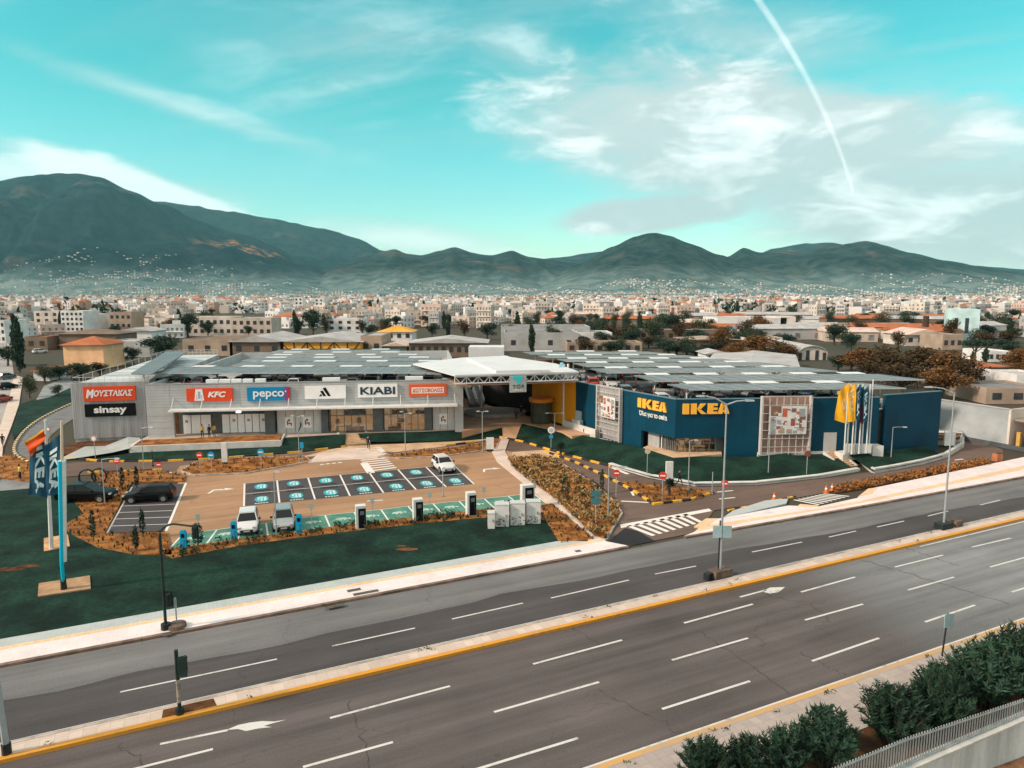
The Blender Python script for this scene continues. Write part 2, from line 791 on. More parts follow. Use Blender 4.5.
def worn_paint(name, col, under, wear=0.5, rough=0.7):
    """road paint worn through in places to the surface below"""
    m = bpy.data.materials.new(name)
    m.use_nodes = True
    t = m.node_tree
    p = t.nodes['Principled BSDF']
    p.inputs['Roughness'].default_value = rough
    tcn = t.nodes.new('ShaderNodeTexCoord')
    n = noise_x(t, tcn.outputs['Object'], 2.2, 6, 0.75)
    n2 = noise_x(t, tcn.outputs['Object'], 0.35, 3, 0.5)
    c = mixcol(t, (n * 0.6 + n2 * 0.4).smooth(wear - 0.1, wear + 0.16), col, under)
    t.links.new(c, p.inputs['Base Color'])
    return m


_pp = at(1060, 556)
m_road = road_mat('avenue asphalt', (0.108, 0.092, 0.088), 0.42, (_pp.x, _pp.y, 0))
m_road_far = road_mat('dark avenue asphalt', (0.080, 0.073, 0.073), 0.36)
m_road_new = road_mat('pale resurfaced asphalt', (0.165, 0.162, 0.160), 0.35)
m_black_asph = road_mat('fresh black asphalt', (0.030, 0.031, 0.034), 0.05)
m_lane = road_mat('lane asphalt', (0.150, 0.105, 0.085), 0.2)
m_lot = road_mat('tan lot asphalt', (0.36, 0.215, 0.125), 0.25)
m_bay = road_mat('dark bay asphalt', (0.075, 0.070, 0.072), 0.15)
m_ev = mat('green bay paint', (0.085, 0.235, 0.175), 0.7, 0.22, 0.8, fine=0.15)
m_white_line = worn_paint('white road paint', (0.62, 0.60, 0.56), (0.20, 0.17, 0.15), 0.58)
m_white_new = worn_paint('fresh white paint', (0.74, 0.70, 0.65), (0.45, 0.38, 0.33), 0.64)
m_yellow = worn_paint('yellow kerb paint', (0.68, 0.29, 0.02), (0.36, 0.20, 0.10), 0.57)
m_yblock = mat('yellow block paint', (0.72, 0.40, 0.05), 0.6, 0.2, 3)
m_kblock = mat('black block paint', (0.035, 0.03, 0.03), 0.6, 0.2, 3)
m_stone = mat('kerb stone', (0.42, 0.36, 0.31), 0.85, 0.3, 1.2, fine=0.2)
m_stone_d = mat('dirty kerb stone', (0.20, 0.135, 0.10), 0.85, 0.4, 0.8, fine=0.2)
m_pave_w = paver_mat('white pavers', (0.76, 0.675, 0.66), (0.72, 0.64, 0.62), 0.25, joint=0.9)
m_pave_g = paver_mat('grey pavers', (0.42, 0.455, 0.445), (0.45, 0.48, 0.465), 0.25, joint=0.9)
m_pave_o = paver_mat('orange tactile pavers', (0.72, 0.47, 0.26), (0.76, 0.56, 0.38), 0.25, joint=0.95)
m_pave_old = paver_mat('old footway slabs', (0.42, 0.35, 0.31), (0.36, 0.30, 0.27), 0.5)
m_path = mat('sandy concrete path', (0.58, 0.40, 0.25), 0.9, 0.18, 0.6, fine=0.1)
m_path_p = mat('pale footpath', (0.62, 0.50, 0.42), 0.9, 0.12, 0.5, fine=0.1)
m_terr = mat('terrace paving', (0.50, 0.40, 0.33), 0.85, 0.15, 0.6, fine=0.12)
m_plaza = mat('sandstone plaza paving', (0.52, 0.32, 0.19), 0.7, 0.18, 0.4, fine=0.12)
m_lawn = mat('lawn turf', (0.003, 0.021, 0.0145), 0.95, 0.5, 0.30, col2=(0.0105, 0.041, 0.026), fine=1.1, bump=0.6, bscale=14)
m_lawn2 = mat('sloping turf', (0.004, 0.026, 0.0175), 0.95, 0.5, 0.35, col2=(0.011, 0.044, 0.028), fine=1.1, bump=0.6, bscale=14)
m_soil = mat('orange planting soil', (0.22, 0.075, 0.018), 0.97, 0.5, 0.8, col2=(0.42, 0.175, 0.045), fine=0.45, bump=0.8, bscale=8)
m_soil_d = mat('brown planting soil', (0.085, 0.035, 0.016), 0.97, 0.5, 0.8, col2=(0.19, 0.075, 0.026), fine=0.45, bump=0.8, bscale=8)
m_wwall = mat('white rendered wall', (0.62, 0.60, 0.56), 0.8, 0.14, 0.6, fine=0.06)
m_conc = mat('weathered concrete', (0.56, 0.60, 0.585), 0.88, 0.28, 0.35, fine=0.12, aniso=(0, (2.0, 2.0, 0.25)))

# ------------------------------------------------------------------ ground sheet (cut where the retaining wall drops away)
FW1 = at(905, 768, 0.35)
FW2 = at(1024, 717, 0.8)
fdir = Vector((FW2.x - FW1.x, FW2.y - FW1.y, 0)).normalized()
rdir = RD(1, 0)
Fm = FW1 - rdir * 60


def fence_pt(s):
    return FW1 + (fdir if s > 0 else rdir) * s

Fp = FW2 + fdir * 70
g = MB()
for q in ([(-40000, -600), (Fm.x, -600), (Fm.x, Fm.y), (Fm.x, 400), (-40000, 400)], [(Fp.x, -600), (40000, -600), (40000, 400), (Fp.x, 400), (Fp.x, Fp.y)],
          [(Fm.x, Fm.y), (FW1.x, FW1.y), (Fp.x, Fp.y), (Fp.x, 400), (Fm.x, 400)], [(-40000, 400), (40000, 400), (40000, 45000), (-40000, 45000)]):
    g.poly([(x, y, -0.06) for x, y in q])
struct('ground', g, m_ground)
g = MB()
g.poly([(Fm.x - 40, -600, -1.0), (Fp.x + 40, -600, -1.0), (Fp.x + 40, Fp.y + 14, -1.0), (Fm.x - 40, Fm.y + 14, -1.0)])
struct('lower_ground', g, mat('brown verge', (0.24, 0.13, 0.07), 0.95, 0.5, 0.5, fine=0.4))

# ------------------------------------------------------------------ the avenue
AL, AR = -170.0, 330.0
O_NEAR, O_MED0, O_MED1, O_FAR = 23.35, 34.75, 36.10, 44.2
g = MB()
g.poly([RD(AL, O_NEAR), RD(AR, O_NEAR), RD(AR, O_MED0 + 0.1), RD(AL, O_MED0 + 0.1)])
struct('avenue_near_carriageway', g, m_road)
g = MB()
g.poly([RD(AL, O_MED1 - 0.1), RD(AR, O_MED1 - 0.1), RD(AR, O_FAR), RD(AL, O_FAR)])
struct('avenue_far_carriageway', g, m_road_far)
# resurfaced strip along the far kerb with a wandering edge
edge_px = [(-60, 716), (0, 702), (60, 690), (128, 674), (150, 668), (200, 661), (260, 649), (330, 633), (400, 618), (480, 601), (500, 594), (560, 584),
           (620, 573), (640, 568), (700, 556), (760, 545), (840, 532), (930, 513), (1024, 497), (1200, 465)]
lo = []
for i, p in enumerate(resample(px_line(edge_px, 0.004), 1.2)):
    q = Vector(p)
    q += RD(0, (mnoise.noise(Vector((i * 0.35, 0, 0))) * 0.25))
    lo.append(q)
hi = [RD(rd_of(p)[0], O_FAR - 0.02, 0.004) for p in lo]
g = MB().strip(lo, hi)
struct('resurfaced_strip', g, m_road_new)
# junction mouth
g = MB()
g.poly(px_line([(598, 553), (652, 541), (698, 532), (716, 508), (705, 498), (620, 505), (618, 524)], 0.003))
struct('junction_asphalt', g, m_lane)
g = MB()
g.poly(px_line([(600, 551), (606, 543), (625, 528), (638, 531), (655, 541)], 0.008))
struct('black_asphalt_patch', g, m_black_asph)

# lane markings
dash = MB()


def mark(mb, p, q, w, z=0.012):
    a, b = at(*p, z), at(*q, z)
    d = (b - a).normalized()
    n = Vector((-d.y, d.x, 0)) * w / 2
    mb.poly([a - n, b - n, b + n, a + n])


for p, q in [((330, 718), (450, 686)), ((533, 664), (622, 640)), ((684, 623), (753, 604)), ((801, 592), (855, 577)), ((895, 567), (943, 555)), ((972, 547), (1011, 538)),
             ((303, 767), (393, 742)), ((494, 712), (599, 682)), ((672, 660), (748, 638)), ((805, 620), (863, 604)), ((908, 590), (954, 577)), ((990, 567), (1030, 556)),
             ((474, 770), (578, 738)), ((662, 709), (750, 681)), ((812, 661), (879, 638)), ((925, 622), (975, 605)), ((1012, 592), (1050, 580)),
             ((130, 770), (213, 749)), ((160, 744), (228, 730)), ((740, 597), (766, 590))]:
    mark(dash, p, q, 0.16)
for p, q in [((120, 692), (277, 659)), ((332, 646), (415, 628)), ((452, 619), (523, 603)), ((551, 598), (629, 580)), ((655, 574), (696, 566)),
             ((752, 552), (802, 542)), ((829, 537), (856, 531)), ((877, 527), (904, 521)), ((928, 516), (948, 511)), ((980, 505), (1000, 500))]:
    mark(dash, p, q, 0.13)
# continuous edge lines
dash.poly([RD(AL, O_NEAR + 0.03, 0.012), RD(AR, O_NEAR + 0.03, 0.012), RD(AR, O_NEAR + 0.27, 0.012), RD(AL, O_NEAR + 0.27, 0.012)])
e0, e1 = rd_of(at(915, 545)), rd_of(at(1024, 523))
dash.poly([RD(e0[0], O_MED0 - 0.35, 0.012), RD(AR, O_MED0 - 0.35, 0.012), RD(AR, O_MED0 - 0.22, 0.012), RD(e0[0], O_MED0 - 0.22, 0.012)])
dash.poly([RD(AL, O_MED1 + 0.30, 0.012), RD(AR, O_MED1 + 0.30, 0.012), RD(AR, O_MED1 + 0.36, 0.012), RD(AL, O_MED1 + 0.36, 0.012)])
# lane arrows: a worn one at the left and a cleaner one by the lamp column
for pts in ([(226, 730), (238, 725), (250, 722.5), (262, 721), (274, 721.5), (287, 719.5), (270, 724), (264, 726), (272, 727), (258, 728.5), (246, 731), (238, 729)],
            [(762, 591.5), (770, 587.5), (785, 587), (779, 592), (770, 593.5)]):
    dash.poly(px_line(pts, 0.012))
struct('lane_markings', dash, m_white_line)

# old transverse cracks, sealed dark
g = MB()
rc = random.Random(3)
for a, b in [((697, 630), (792, 694)), ((862, 560), (1010, 604)), ((596, 690), (690, 735)), ((350, 700), (372, 768)), ((560, 618), (604, 648)), ((800, 652), (846, 676)), ((905, 548), (960, 566)), ((118, 745), (150, 768))]:
    n_ = 16
    p, q = at(*a, .006), at(*b, .006)
    d_ = (q - p).normalized()
    nn_ = Vector((-d_.y, d_.x, 0))
    L_ = [p.lerp(q, i / n_) + nn_ * rc.gauss(0, .10) for i in range(n_ + 1)]
    W_ = [.02 + .025 * rc.random() for _ in L_]
    g.strip([x - nn_ * w for x, w in zip(L_, W_)], [x + nn_ * w for x, w in zip(L_, W_)])
struct('road_cracks', g, mat('dark crack filler', (0.074, 0.063, 0.060), .9, .3, 2))

# median: yellow near kerb, slab top, pale far kerb
g = MB()
g.prism([RD(AL, O_MED0), RD(AR, O_MED0), RD(AR, O_MED0 + 0.32), RD(AL, O_MED0 + 0.32)], -0.02, 0.17)
struct('median_yellow_kerb', g, m_yellow)
g = MB()
g.prism([RD(AL, O_MED0 + 0.32), RD(AR, O_MED0 + 0.32), RD(AR, O_MED1 - 0.18), RD(AL, O_MED1 - 0.18)], -0.02, 0.145)
m_med = paver_mat('median slabs', (0.62, 0.50, 0.42), (0.52, 0.41, 0.34), 0.55)
struct('median_paving', g, m_med)
g = MB()
g.prism([RD(AL, O_MED1 - 0.18), RD(AR, O_MED1 - 0.18), RD(AR, O_MED1), RD(AL, O_MED1)], -0.02, 0.165)
struct('median_pale_kerb', g, m_stone)
g = MB()
for px, py, w, l in [(190, 716, 0.9, 2.4)]:
    a, o = rd_of(at(px, py, 0.15))
    g.poly([RD(a - l / 2, 35.12, 0.151), RD(a + l / 2, 35.10, 0.151), RD(a + l / 2 * 0.9, 35.85, 0.151), RD(a - l / 2 * 0.95, 35.85, 0.151)])
struct('median_bare_soil', g, m_soil_d)

# far footway, left of the junction
a_end = rd_of(at(600, 550))[0]
aj = a_end + 1.2
g = MB()
g.prism([RD(AL, O_FAR), RD(aj + 1.0, O_FAR), RD(aj + 1.1, O_FAR + 0.28), RD(AL, O_FAR + 0.28)], -0.02, 0.15)
g.prism([RD(45, 44.05), RD(AR, 43.0), RD(AR, 43.3), RD(45, 44.33)], -0.02, 0.15) if False else None
struct('far_kerb', g, m_stone_d)
g = MB()
g.prism([RD(AL, O_FAR + 0.28), RD(aj + 1.1, O_FAR + 0.28), RD(aj, O_FAR + 2.0), RD(AL, O_FAR + 2.0)], -0.02, 0.146)
struct('far_footway', g, m_pave_w)
g = MB()
g.prism([RD(AL, O_FAR + 2.0), RD(aj, O_FAR + 2.0), RD(aj - 1.0, O_FAR + 2.42), RD(AL, O_FAR + 2.42)], -0.02, 0.15)
struct('tactile_strip', g, m_pave_o)
g = MB()
g.prism([RD(AL, O_FAR + 2.42), RD(aj - 1.0, O_FAR + 2.42), RD(aj - 3.4, O_FAR + 3.6), RD(AL, O_FAR + 3.35)], -0.02, 0.146)
struct('far_footway_back', g, m_pave_g)
g = MB()
for px, py, l in [(354, 590, .9), (366, 592.5, 1.7), (335, 606, 1.2), (167, 634, 0.5), (578, 551, 0.5)]:
    a, o = rd_of(at(px, py, .15))
    g.poly([RD(a - l / 2, o - .2, 0.153), RD(a + l / 2, o - .2, 0.153), RD(a + l / 2, o + .2, 0.153), RD(a - l / 2, o + .2, 0.153)])
struct('drain_covers', g, mat('drain iron', (0.10, 0.085, 0.075), 0.6, 0.3, 4))

# far footway, right of the junction
fr_front = px_line([(686, 537), (740, 528), (860, 507), (1024, 477)], 0.15)
fr_front.append(fr_front[-1] + (fr_front[-1] - fr_front[-2]).normalized() * 200)
fr_l1 = px_line([(694, 532), (742, 523), (862, 503), (1024, 469.5)], 0.146)
fr_l1.append(fr_l1[-1] + (fr_front[-1] - fr_front[-2]).normalized() * 200)
fr_l2 = px_line([(700, 527), (745, 519), (820, 508.5), (866, 499.5), (1024, 465.5)], 0.146)
fr_l2.append(fr_l2[-1] + (fr_front[-1] - fr_front[-2]).normalized() * 200)
fr_back = px_line([(716, 519), (788, 505.5), (818, 506.5), (857, 498), (868, 489), (1024, 457)], 0.146)
fr_back.append(fr_back[-1] + (fr_front[-1] - fr_front[-2]).normalized() * 200)
kerb_in = [p + Vector((-0.12, 0.27, 0)) for p in fr_front]
for nm, l0, l1, mm, z in (('far_kerb', fr_front, kerb_in, m_stone_d, 0.15), ('far_footway', kerb_in, fr_l1, m_pave_w, 0.146),
                          ('tactile_strip', fr_l1, fr_l2, m_pave_o, 0.149), ('far_footway_back', fr_l2, fr_back, m_pave_w, 0.146)):
    g = MB()
    g.prism([p for p in l0] + [p for p in reversed(l1)], -0.02, z)
    struct(nm, g, mm)
g = MB()
g.prism(px_line([(722, 520), (786, 505), (788, 500), (765, 502), (733, 512)]), -0.02, 0.152)
struct('far_footway_blue_slabs', g, m_pave_g)
g = MB()
for q in ([(694, 528), (706, 520), (718, 520), (706, 529)], [(797, 508), (800, 505.5), (818, 507), (820, 509)], [(858, 498), (868, 490), (878, 489), (872, 495)]):
    g.prism(px_line(q), -0.02, 0.156)
struct('tactile_corner', g, m_pave_o)

# near footway with its yellow kerb
g = MB()
g.prism([RD(AL, O_NEAR - 0.30), RD(AR, O_NEAR - 0.30), RD(AR, O_NEAR), RD(AL, O_NEAR)], -0.02, 0.15)
struct('near_yellow_kerb', g, worn_paint('faded yellow kerb paint', (0.60, 0.33, 0.10), (0.42, 0.31, 0.22), 0.5))
g = MB()
g.prism([RD(AL, 20.5), RD(AR, 19.6), RD(AR, O_NEAR - 0.30), RD(AL, O_NEAR - 0.30)], -0.02, 0.146)
struct('near_footway', g, m_pave_old)
g = MB()
n2_ = Vector((-fdir.y, fdir.x, 0))
g.poly([Vector((Fm.x, Fm.y, 0.10)), Vector((FW1.x, FW1.y, 0.10)), Vector((Fp.x, Fp.y, 0.10)), RD(AR, 20.0, 0.10), RD(AL, 20.8, 0.10)])
struct('shrub_bed_soil', g, m_soil_d)

# ------------------------------------------------------------------ retail park lot
LOT = [(158, 558), (178, 482), (140, 466), (165, 461), (345, 447), (500, 438), (520, 448), (510, 466), (552, 502), (545, 512), (172, 554)]
g = MB().poly(px_line(LOT, 0.0))
struct('lot_paving', g, m_lot)
# lanes: left service lane and the right-hand loop
g = MB()
g.poly(px_line([(40, 468), (75, 462), (165, 462), (215, 459.5), (300, 453), (350, 448), (440, 445), (500, 437), (503, 444), (440, 451), (385, 454), (310, 459), (236, 458), (180, 466),
                (176, 471.5), (85, 475), (30, 480)], 0.004))
K1 = [(498, 438), (525, 443), (560, 454), (610, 467), (650, 479), (700, 487), (760, 485.5), (850, 475.5), (930, 460), (963, 441)]
g.poly(px_line(K1 + [(985, 442), (1003, 450), (1003, 456), (990, 461), (930, 472), (850, 488), (790, 499), (716, 510), (700, 514), (618, 526), (618, 503), (600, 485),
                     (570, 467), (538, 459), (505, 450)], 0.004))
struct('service_lane', g, m_lane)

# striped crossings
g = MB()


def zebra(mb, c0, c1, d0, d1, n, fill=0.5, z=0.014):
    """stripes between side lines c0->c1 and d0->d1, given as ground points"""
    for i in range(n):
        a, b = i / n, (i + fill) / n
        mb.poly([c0.lerp(c1, a), c0.lerp(c1, b), d0.lerp(d1, b), d0.lerp(d1, a)])


Z = 0.014
zebra(g, at(626, 526, Z), at(690, 513, Z), at(652, 536, Z), at(706, 521, Z), 8, 0.52)
g.poly(px_line([(620, 524.5), (709, 508.5), (712, 511), (621, 528)], Z))
zebra(g, at(793, 500, Z), at(826, 493, Z), at(818, 505, Z), at(852, 495.5, Z), 8, 0.52)
zebra(g, at(353, 448.5, Z), at(369, 473, Z), at(376, 447.5, Z), at(398, 469, Z), 12, 0.42)
struct('zebra_crossings', g, m_white_new)

# dark bays and their lines
TX = [244.5, 277, 308, 340, 369, 398, 426, 453]
BX = [244, 279.5, 315, 350, 383.5, 416, 446, 474]
ty = lambda x: 483.5 + (x - 244.5) * (464.5 - 483.5) / (453 - 244.5)
by = lambda x: 506 + (x - 244) * (484 - 506) / (474 - 244)
g = MB().poly([at(244.5, ty(244.5), .004), at(453, ty(453), .004), at(474, by(474), .004), at(244, by(244), .004)])
g.poly(px_line([(133, 484), (184, 484), (166, 531), (107, 533)], .004))
struct('dark_parking_bays', g, m_bay)
g = MB()
for a, b in zip(TX, BX):
    mark(g, (a, ty(a)), (b, by(b)), 0.17)
mark(g, (244.5, 494), (464, 473.5), 0.10)
mark(g, (244.5, 483.5), (453, 464.5), 0.06)
mark(g, (186, 483), (166, 531), 0.22)
mark(g, (132, 487), (107, 533), 0.14)
for y, xa, xb in ((505, 123, 175), (511.5, 119, 172), (518, 115, 170), (525, 111, 168)):
    mark(g, (xa, y + 1), (xb, y - 1), 0.10)
EVT = [(183, 534), (217, 529.5), (241, 526.5), (266, 523), (296, 518.5), (325, 515), (354, 512), (381, 509.5), (408, 506), (433, 503.5), (459, 501), (484, 498.5), (508, 496), (533, 493)]
EVB = [(170, 548), (207, 543), (238, 539), (268, 535.5), (300, 531), (330, 527), (361, 524), (389, 521), (417, 517), (443, 514.5), (469, 511.5), (495, 508.5), (520, 505), (546, 503)]
for a, b in zip(EVT, EVB):
    mark(g, a, b, 0.14)
for a, b in zip(EVT, EVT[1:]):
    mark(g, a, b, 0.08)
mark(g, (173, 472.5), (152, 472.8), 0.25)
mark(g, (621, 501), (650, 502.5), 0.3)
mark(g, (118, 476), (131, 475), 0.25)
mark(g, (364, 463), (371, 473), 0.9)
mark(g, (378, 447), (383, 452), 0.7)
mark(g, (367, 501), (383, 500), 0.2)
for i in range(4):
    mark(g, (320 + i * 6, 464.6 - i * .6), (324 + i * 6, 464.2 - i * .6), 0.35)
for x, y in ((717, 492), (719, 499)):
    mark(g, (x, y), (x + 16, y - 1.5), 0.22)
mark(g, (612, 467.5), (628, 474), 0.5)
mark(g, (955, 460), (963, 459), 0.3)
# turning arrows on the lot
for x, y in ((212, 491), (484, 470), (632, 493)):
    p = at(x, y, 0.013)
    for q in ([(-.1, -1.0), (.15, -1.0), (.15, .2), (1.1, .5), (.9, .9), (-.1, .5)], [(.9, .2), (2.0, .9), (.9, 1.2)]):
        g.poly([p + Vector((a, b * 0.9, 0)) for a, b in q])
struct('lot_markings', g, m_white_new)
# green charging bays
g = MB().strip([at(*p, .0045) for p in EVT], [at(*p, .0045) for p in EVB])
struct('charging_bays', g, m_ev)
g = MB()
for k in range(len(EVT) - 1):
    c = sum((at(*p, .0135) for p in (EVT[k], EVT[k + 1], EVB[k], EVB[k + 1])), Vector()) / 4
    e = (at(*EVT[k + 1], 0) - at(*EVT[k], 0)).normalized()
    f = Vector((-e.y, e.x, 0))
    for u0, u1, v0, v1 in ((-.6, .5, .05, .28), (-.45, .35, .30, .5), (.55, .75, -.05, .3), (-.3, -.1, -.2, .05), (.1, .3, -.2, .05)):
        g.poly([c + e * u0 + f * v0, c + e * u1 + f * v0, c + e * u1 + f * v1, c + e * u0 + f * v1])
struct('charging_bay_symbols', g, worn_paint('faded white symbol', (0.50, 0.60, 0.52), (0.12, 0.32, 0.24), 0.55))
# cyan family bay pictograms, with their white figures and dark lettering
gc, gw, gk = MB(), MB(), MB()
for k in range(7):
    t0, t1 = at(TX[k], ty(TX[k])), at(TX[k + 1], ty(TX[k + 1]))
    b0, b1 = at(BX[k], by(BX[k])), at(BX[k + 1], by(BX[k + 1]))

    def bp(u, v, z):
        p = t0.lerp(t1, u).lerp(b0.lerp(b1, u), v)
        return Vector((p.x, p.y, z))

    def rect(mb, u0, u1, v0, v1, z):
        mb.poly([bp(u0, v1, z), bp(u1, v1, z), bp(u1, v0, z), bp(u0, v0, z)])
    for v0 in (0.10, 0.66):
        gc.poly([bp(.5 + .22 * math.cos(a) * (1 if abs(math.cos(a)) < .8 else .95), v0 + .12 + .12 * math.sin(a), .009) for a in [i * math.pi / 8 for i in range(16)]])
        for u0, u1, a0, a1 in ((.38, .44, .05, .2), (.47, .53, .08, .2), (.56, .64, .04, .2), (.44, .58, .03, .07), (.36, .46, .15, .18)):
            rect(gw, u0, u1, v0 + a0, v0 + a1, .013)
    rect(gk, .26, .78, .385, .42, .012)
    for j in range(6):
        rect(gk, .26 + j * .088, .325 + j * .088, .53, .585, .012)
    for j in range(5):
        rect(gw, .30 + j * .08, .36 + j * .08, .935, .965, .013)
struct('bay_pictogram_ground', gc, mat('cyan bay paint', (0.02, 0.36, 0.40), 0.7, 0.2, 3))
struct('bay_pictogram_figures', gw, mat('pale pictogram paint', (0.45, 0.66, 0.66), 0.7, 0.1, 3))
struct('bay_lettering', gk, mat('black bay paint', (0.015, 0.015, 0.017), 0.7, 0))

# lawns and beds ---------------------------------------------------
BED_FRONT_T = [(100, 548), (130, 553), (170, 552), (240, 541), (330, 529), (420, 518), (480, 511), (548, 503)]
lawn_px = [(-160, 500), (0, 492), (60, 487), (85, 500), (98, 512), (70, 530), (95, 546), (130, 555), (172, 558), (240, 546), (330, 534), (420, 524), (480, 518), (545, 520), (560, 540)]
back = [RD(rd_of(at(*p))[0], O_FAR + 3.35) for p in [(556, 542), (330, 583), (15, 643)]] + [RD(-110, O_FAR + 3.35)]
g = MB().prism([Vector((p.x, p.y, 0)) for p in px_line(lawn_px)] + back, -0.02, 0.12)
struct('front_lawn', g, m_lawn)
BEDS = {
    'left_bed': [(72, 500), (100, 473), (140, 470), (186, 476), (184.5, 482), (132, 482.5), (104.5, 535), (167, 533), (172, 556), (135, 556), (98, 549), (76, 538), (60, 528), (84, 515)],
    'front_bed': [(160, 552), (240, 540.5), (330, 528), (420, 517.5), (480, 511), (530, 505), (545, 521), (480, 519), (420, 525), (330, 535), (240, 547), (172, 560)],
    'corner_bed': [(542, 506), (552, 505), (594, 540), (560, 545), (546, 522)],
    'long_island': [(181, 472), (195, 463), (235, 458.5), (305, 457), (311, 462), (245, 474), (195, 476)],
    'mid_island': [(378, 457.5), (420, 451.5), (470, 446), (500, 440), (496, 449), (470, 453), (440, 457), (400, 459)],
    'right_island': [(508, 460), (530, 457), (552, 459), (570, 469), (597, 487), (615, 503), (622, 514), (606, 541), (594, 538), (556, 501), (538, 488), (514, 470)],
    'triangle_island': [(622, 482), (660, 486), (690, 490), (712, 492), (700, 499), (654, 504.5), (640, 493)],
    'lane_hedge_bed': [(832, 489), (985, 461), (990, 465.5), (835, 494)],
    'left_ramp_bank': [(64, 456), (64, 447), (100, 437), (143, 434), (150, 440), (120, 447), (84, 452)],
    'street_bank': [(5, 455), (27, 458), (60, 462), (62, 472), (35, 483), (2, 479), (-6, 465)],
}
m_bk = {'left_ramp_bank': m_soil_d, 'triangle_island': m_soil, 'lane_hedge_bed': m_soil_d}
BEDW = {}
for k, v in BEDS.items():
    w = px_line(v)
    BEDW[k] = w
    g = MB().prism(w, -0.02, 0.13)
    struct('planting_bed', g, m_bk.get(k, m_soil))
# pale kerbs round the islands
g = MB()
for k in ('long_island', 'right_island', 'mid_island'):
    w = [Vector((p.x, p.y)) for p in BEDW[k]]
    g.wall(w + [w[0]], 0.16, -0.02, 0.16)
struct('island_kerbs', g, m_stone)
# the loop of black and yellow kerb blocks
g = MB()


def blocks(mb, px, step=0.9, w=0.26, h=0.2, first=0):
    line = resample(px_line(px), step)
    mb.wall(line, w, -0.02, h, lambda i: (i + first) % 2)


blocks(g, [(500, 437.5), (525, 442.5), (560, 453.5), (611, 467)], 1.5)
blocks(g, [(545, 452), (575, 462.5), (605, 476.5), (632, 490.5), (653, 504.5)], 1.1)
blocks(g, [(653, 505), (690, 500.5), (713, 493.5)], 1.05)
blocks(g, [(66, 458), (105, 462), (165, 461.5), (215, 459.3), (300, 452.5), (345, 447)], 1.7)
blocks(g, [(88, 473), (125, 472), (162, 470.5)], 1.7)
blocks(g, [(445, 446), (475, 442.5)], 1.5)
blocks(g, [(728, 511), (755, 505.5), (795, 497)], 0.8, 0.2, 0.12)
struct('striped_kerb_blocks', g, [m_yblock, m_kblock])
g = MB()
drive_o = [(78, 401), (58, 410), (40, 419), (25, 430), (16, 442), (13, 451), (18, 458), (30, 463)]
line = resample(smooth_line(px_line(drive_o)), 0.7)
g.wall(line, 0.3, -0.02, 0.2, lambda i: i % 2)
struct('drive_kerb_blocks', g, [mat('cream kerb paint', (0.70, 0.55, 0.33), 0.7, 0.1), mat('dark kerb gap', (0.16, 0.10, 0.06), 0.8, 0.1)])
g = MB()
outer = smooth_line(px_line(drive_o, 0.006))
inner = smooth_line(px_line([(90, 409), (76, 417), (62, 426), (50, 436), (42, 446), (42, 452), (52, 458), (66, 461)], 0.006))
g.strip(outer, inner)
struct('curved_drive', g, mat('grey drive asphalt', (0.17, 0.17, 0.17), 0.85, 0.2, 0.6, fine=0.12))
# footpaths
g = MB()
g.prism(px_line([(500, 438), (509, 440), (505, 452), (512, 465), (537, 487), (556, 502), (606, 541), (603, 549), (588, 541), (548, 508), (546, 502), (497, 462), (492, 452)]), -0.02, 0.10)
struct('diagonal_footpath', g, m_path_p)
g = MB().prism(px_line([(308, 463.5), (318, 455), (352, 449), (388, 454), (378, 458.5)]), -0.02, 0.11)
struct('crossing_refuge', g, m_path_p)
g = MB().poly(px_line([(512, 452), (556, 449), (560, 458), (540, 461), (512, 463)], 0.008))
struct('sandy_apron', g, m_path)
g = MB().poly(px_line([(300, 457), (345, 446), (440, 442), (494, 436), (494, 439), (440, 447), (395, 452), (345, 450), (318, 456)], 0.006))
struct('sandy_walk', g, m_path)
# the street at the far left with its footway
g = MB().poly(px_line([(-330, 470), (-60, 372), (-8, 338), (14, 338), (12, 360), (14, 375), (10, 396), (-4, 440), (-40, 500), (-100, 505)], 0.005))
struct('side_street', g, mat('pale street asphalt', (0.33, 0.31, 0.29), 0.85, 0.2, 0.2, fine=0.1))
g = MB().prism(px_line([(14, 375), (23, 378), (19, 405), (11, 428), (3, 448), (0, 480), (-30, 497), (-4, 440), (10, 396)]), -0.02, 0.1)
struct('side_street_footway', g, m_path_p)
g = MB().poly(px_line([(2, 479), (20, 473), (55, 476), (62, 487), (0, 493), (-40, 500), (-30, 492)], 0.012))
struct('grey_forecourt', g, mat('grey forecourt asphalt', (0.22, 0.22, 0.22), 0.85, 0.2, 0.4, fine=0.12))
g = MB().prism(px_line([(20, 405), (70, 388), (78, 400), (58, 409), (40, 418), (24, 429), (14, 440), (12, 432)]), -0.02, 0.15)
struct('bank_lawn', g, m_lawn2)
g = MB().poly(px_line([(36, 400), (44, 386), (70, 376), (74, 386), (50, 397)], 0.16))
struct('grey_yard', g, mat('grey yard asphalt', (0.25, 0.26, 0.26), 0.85, 0.2, 0.4))

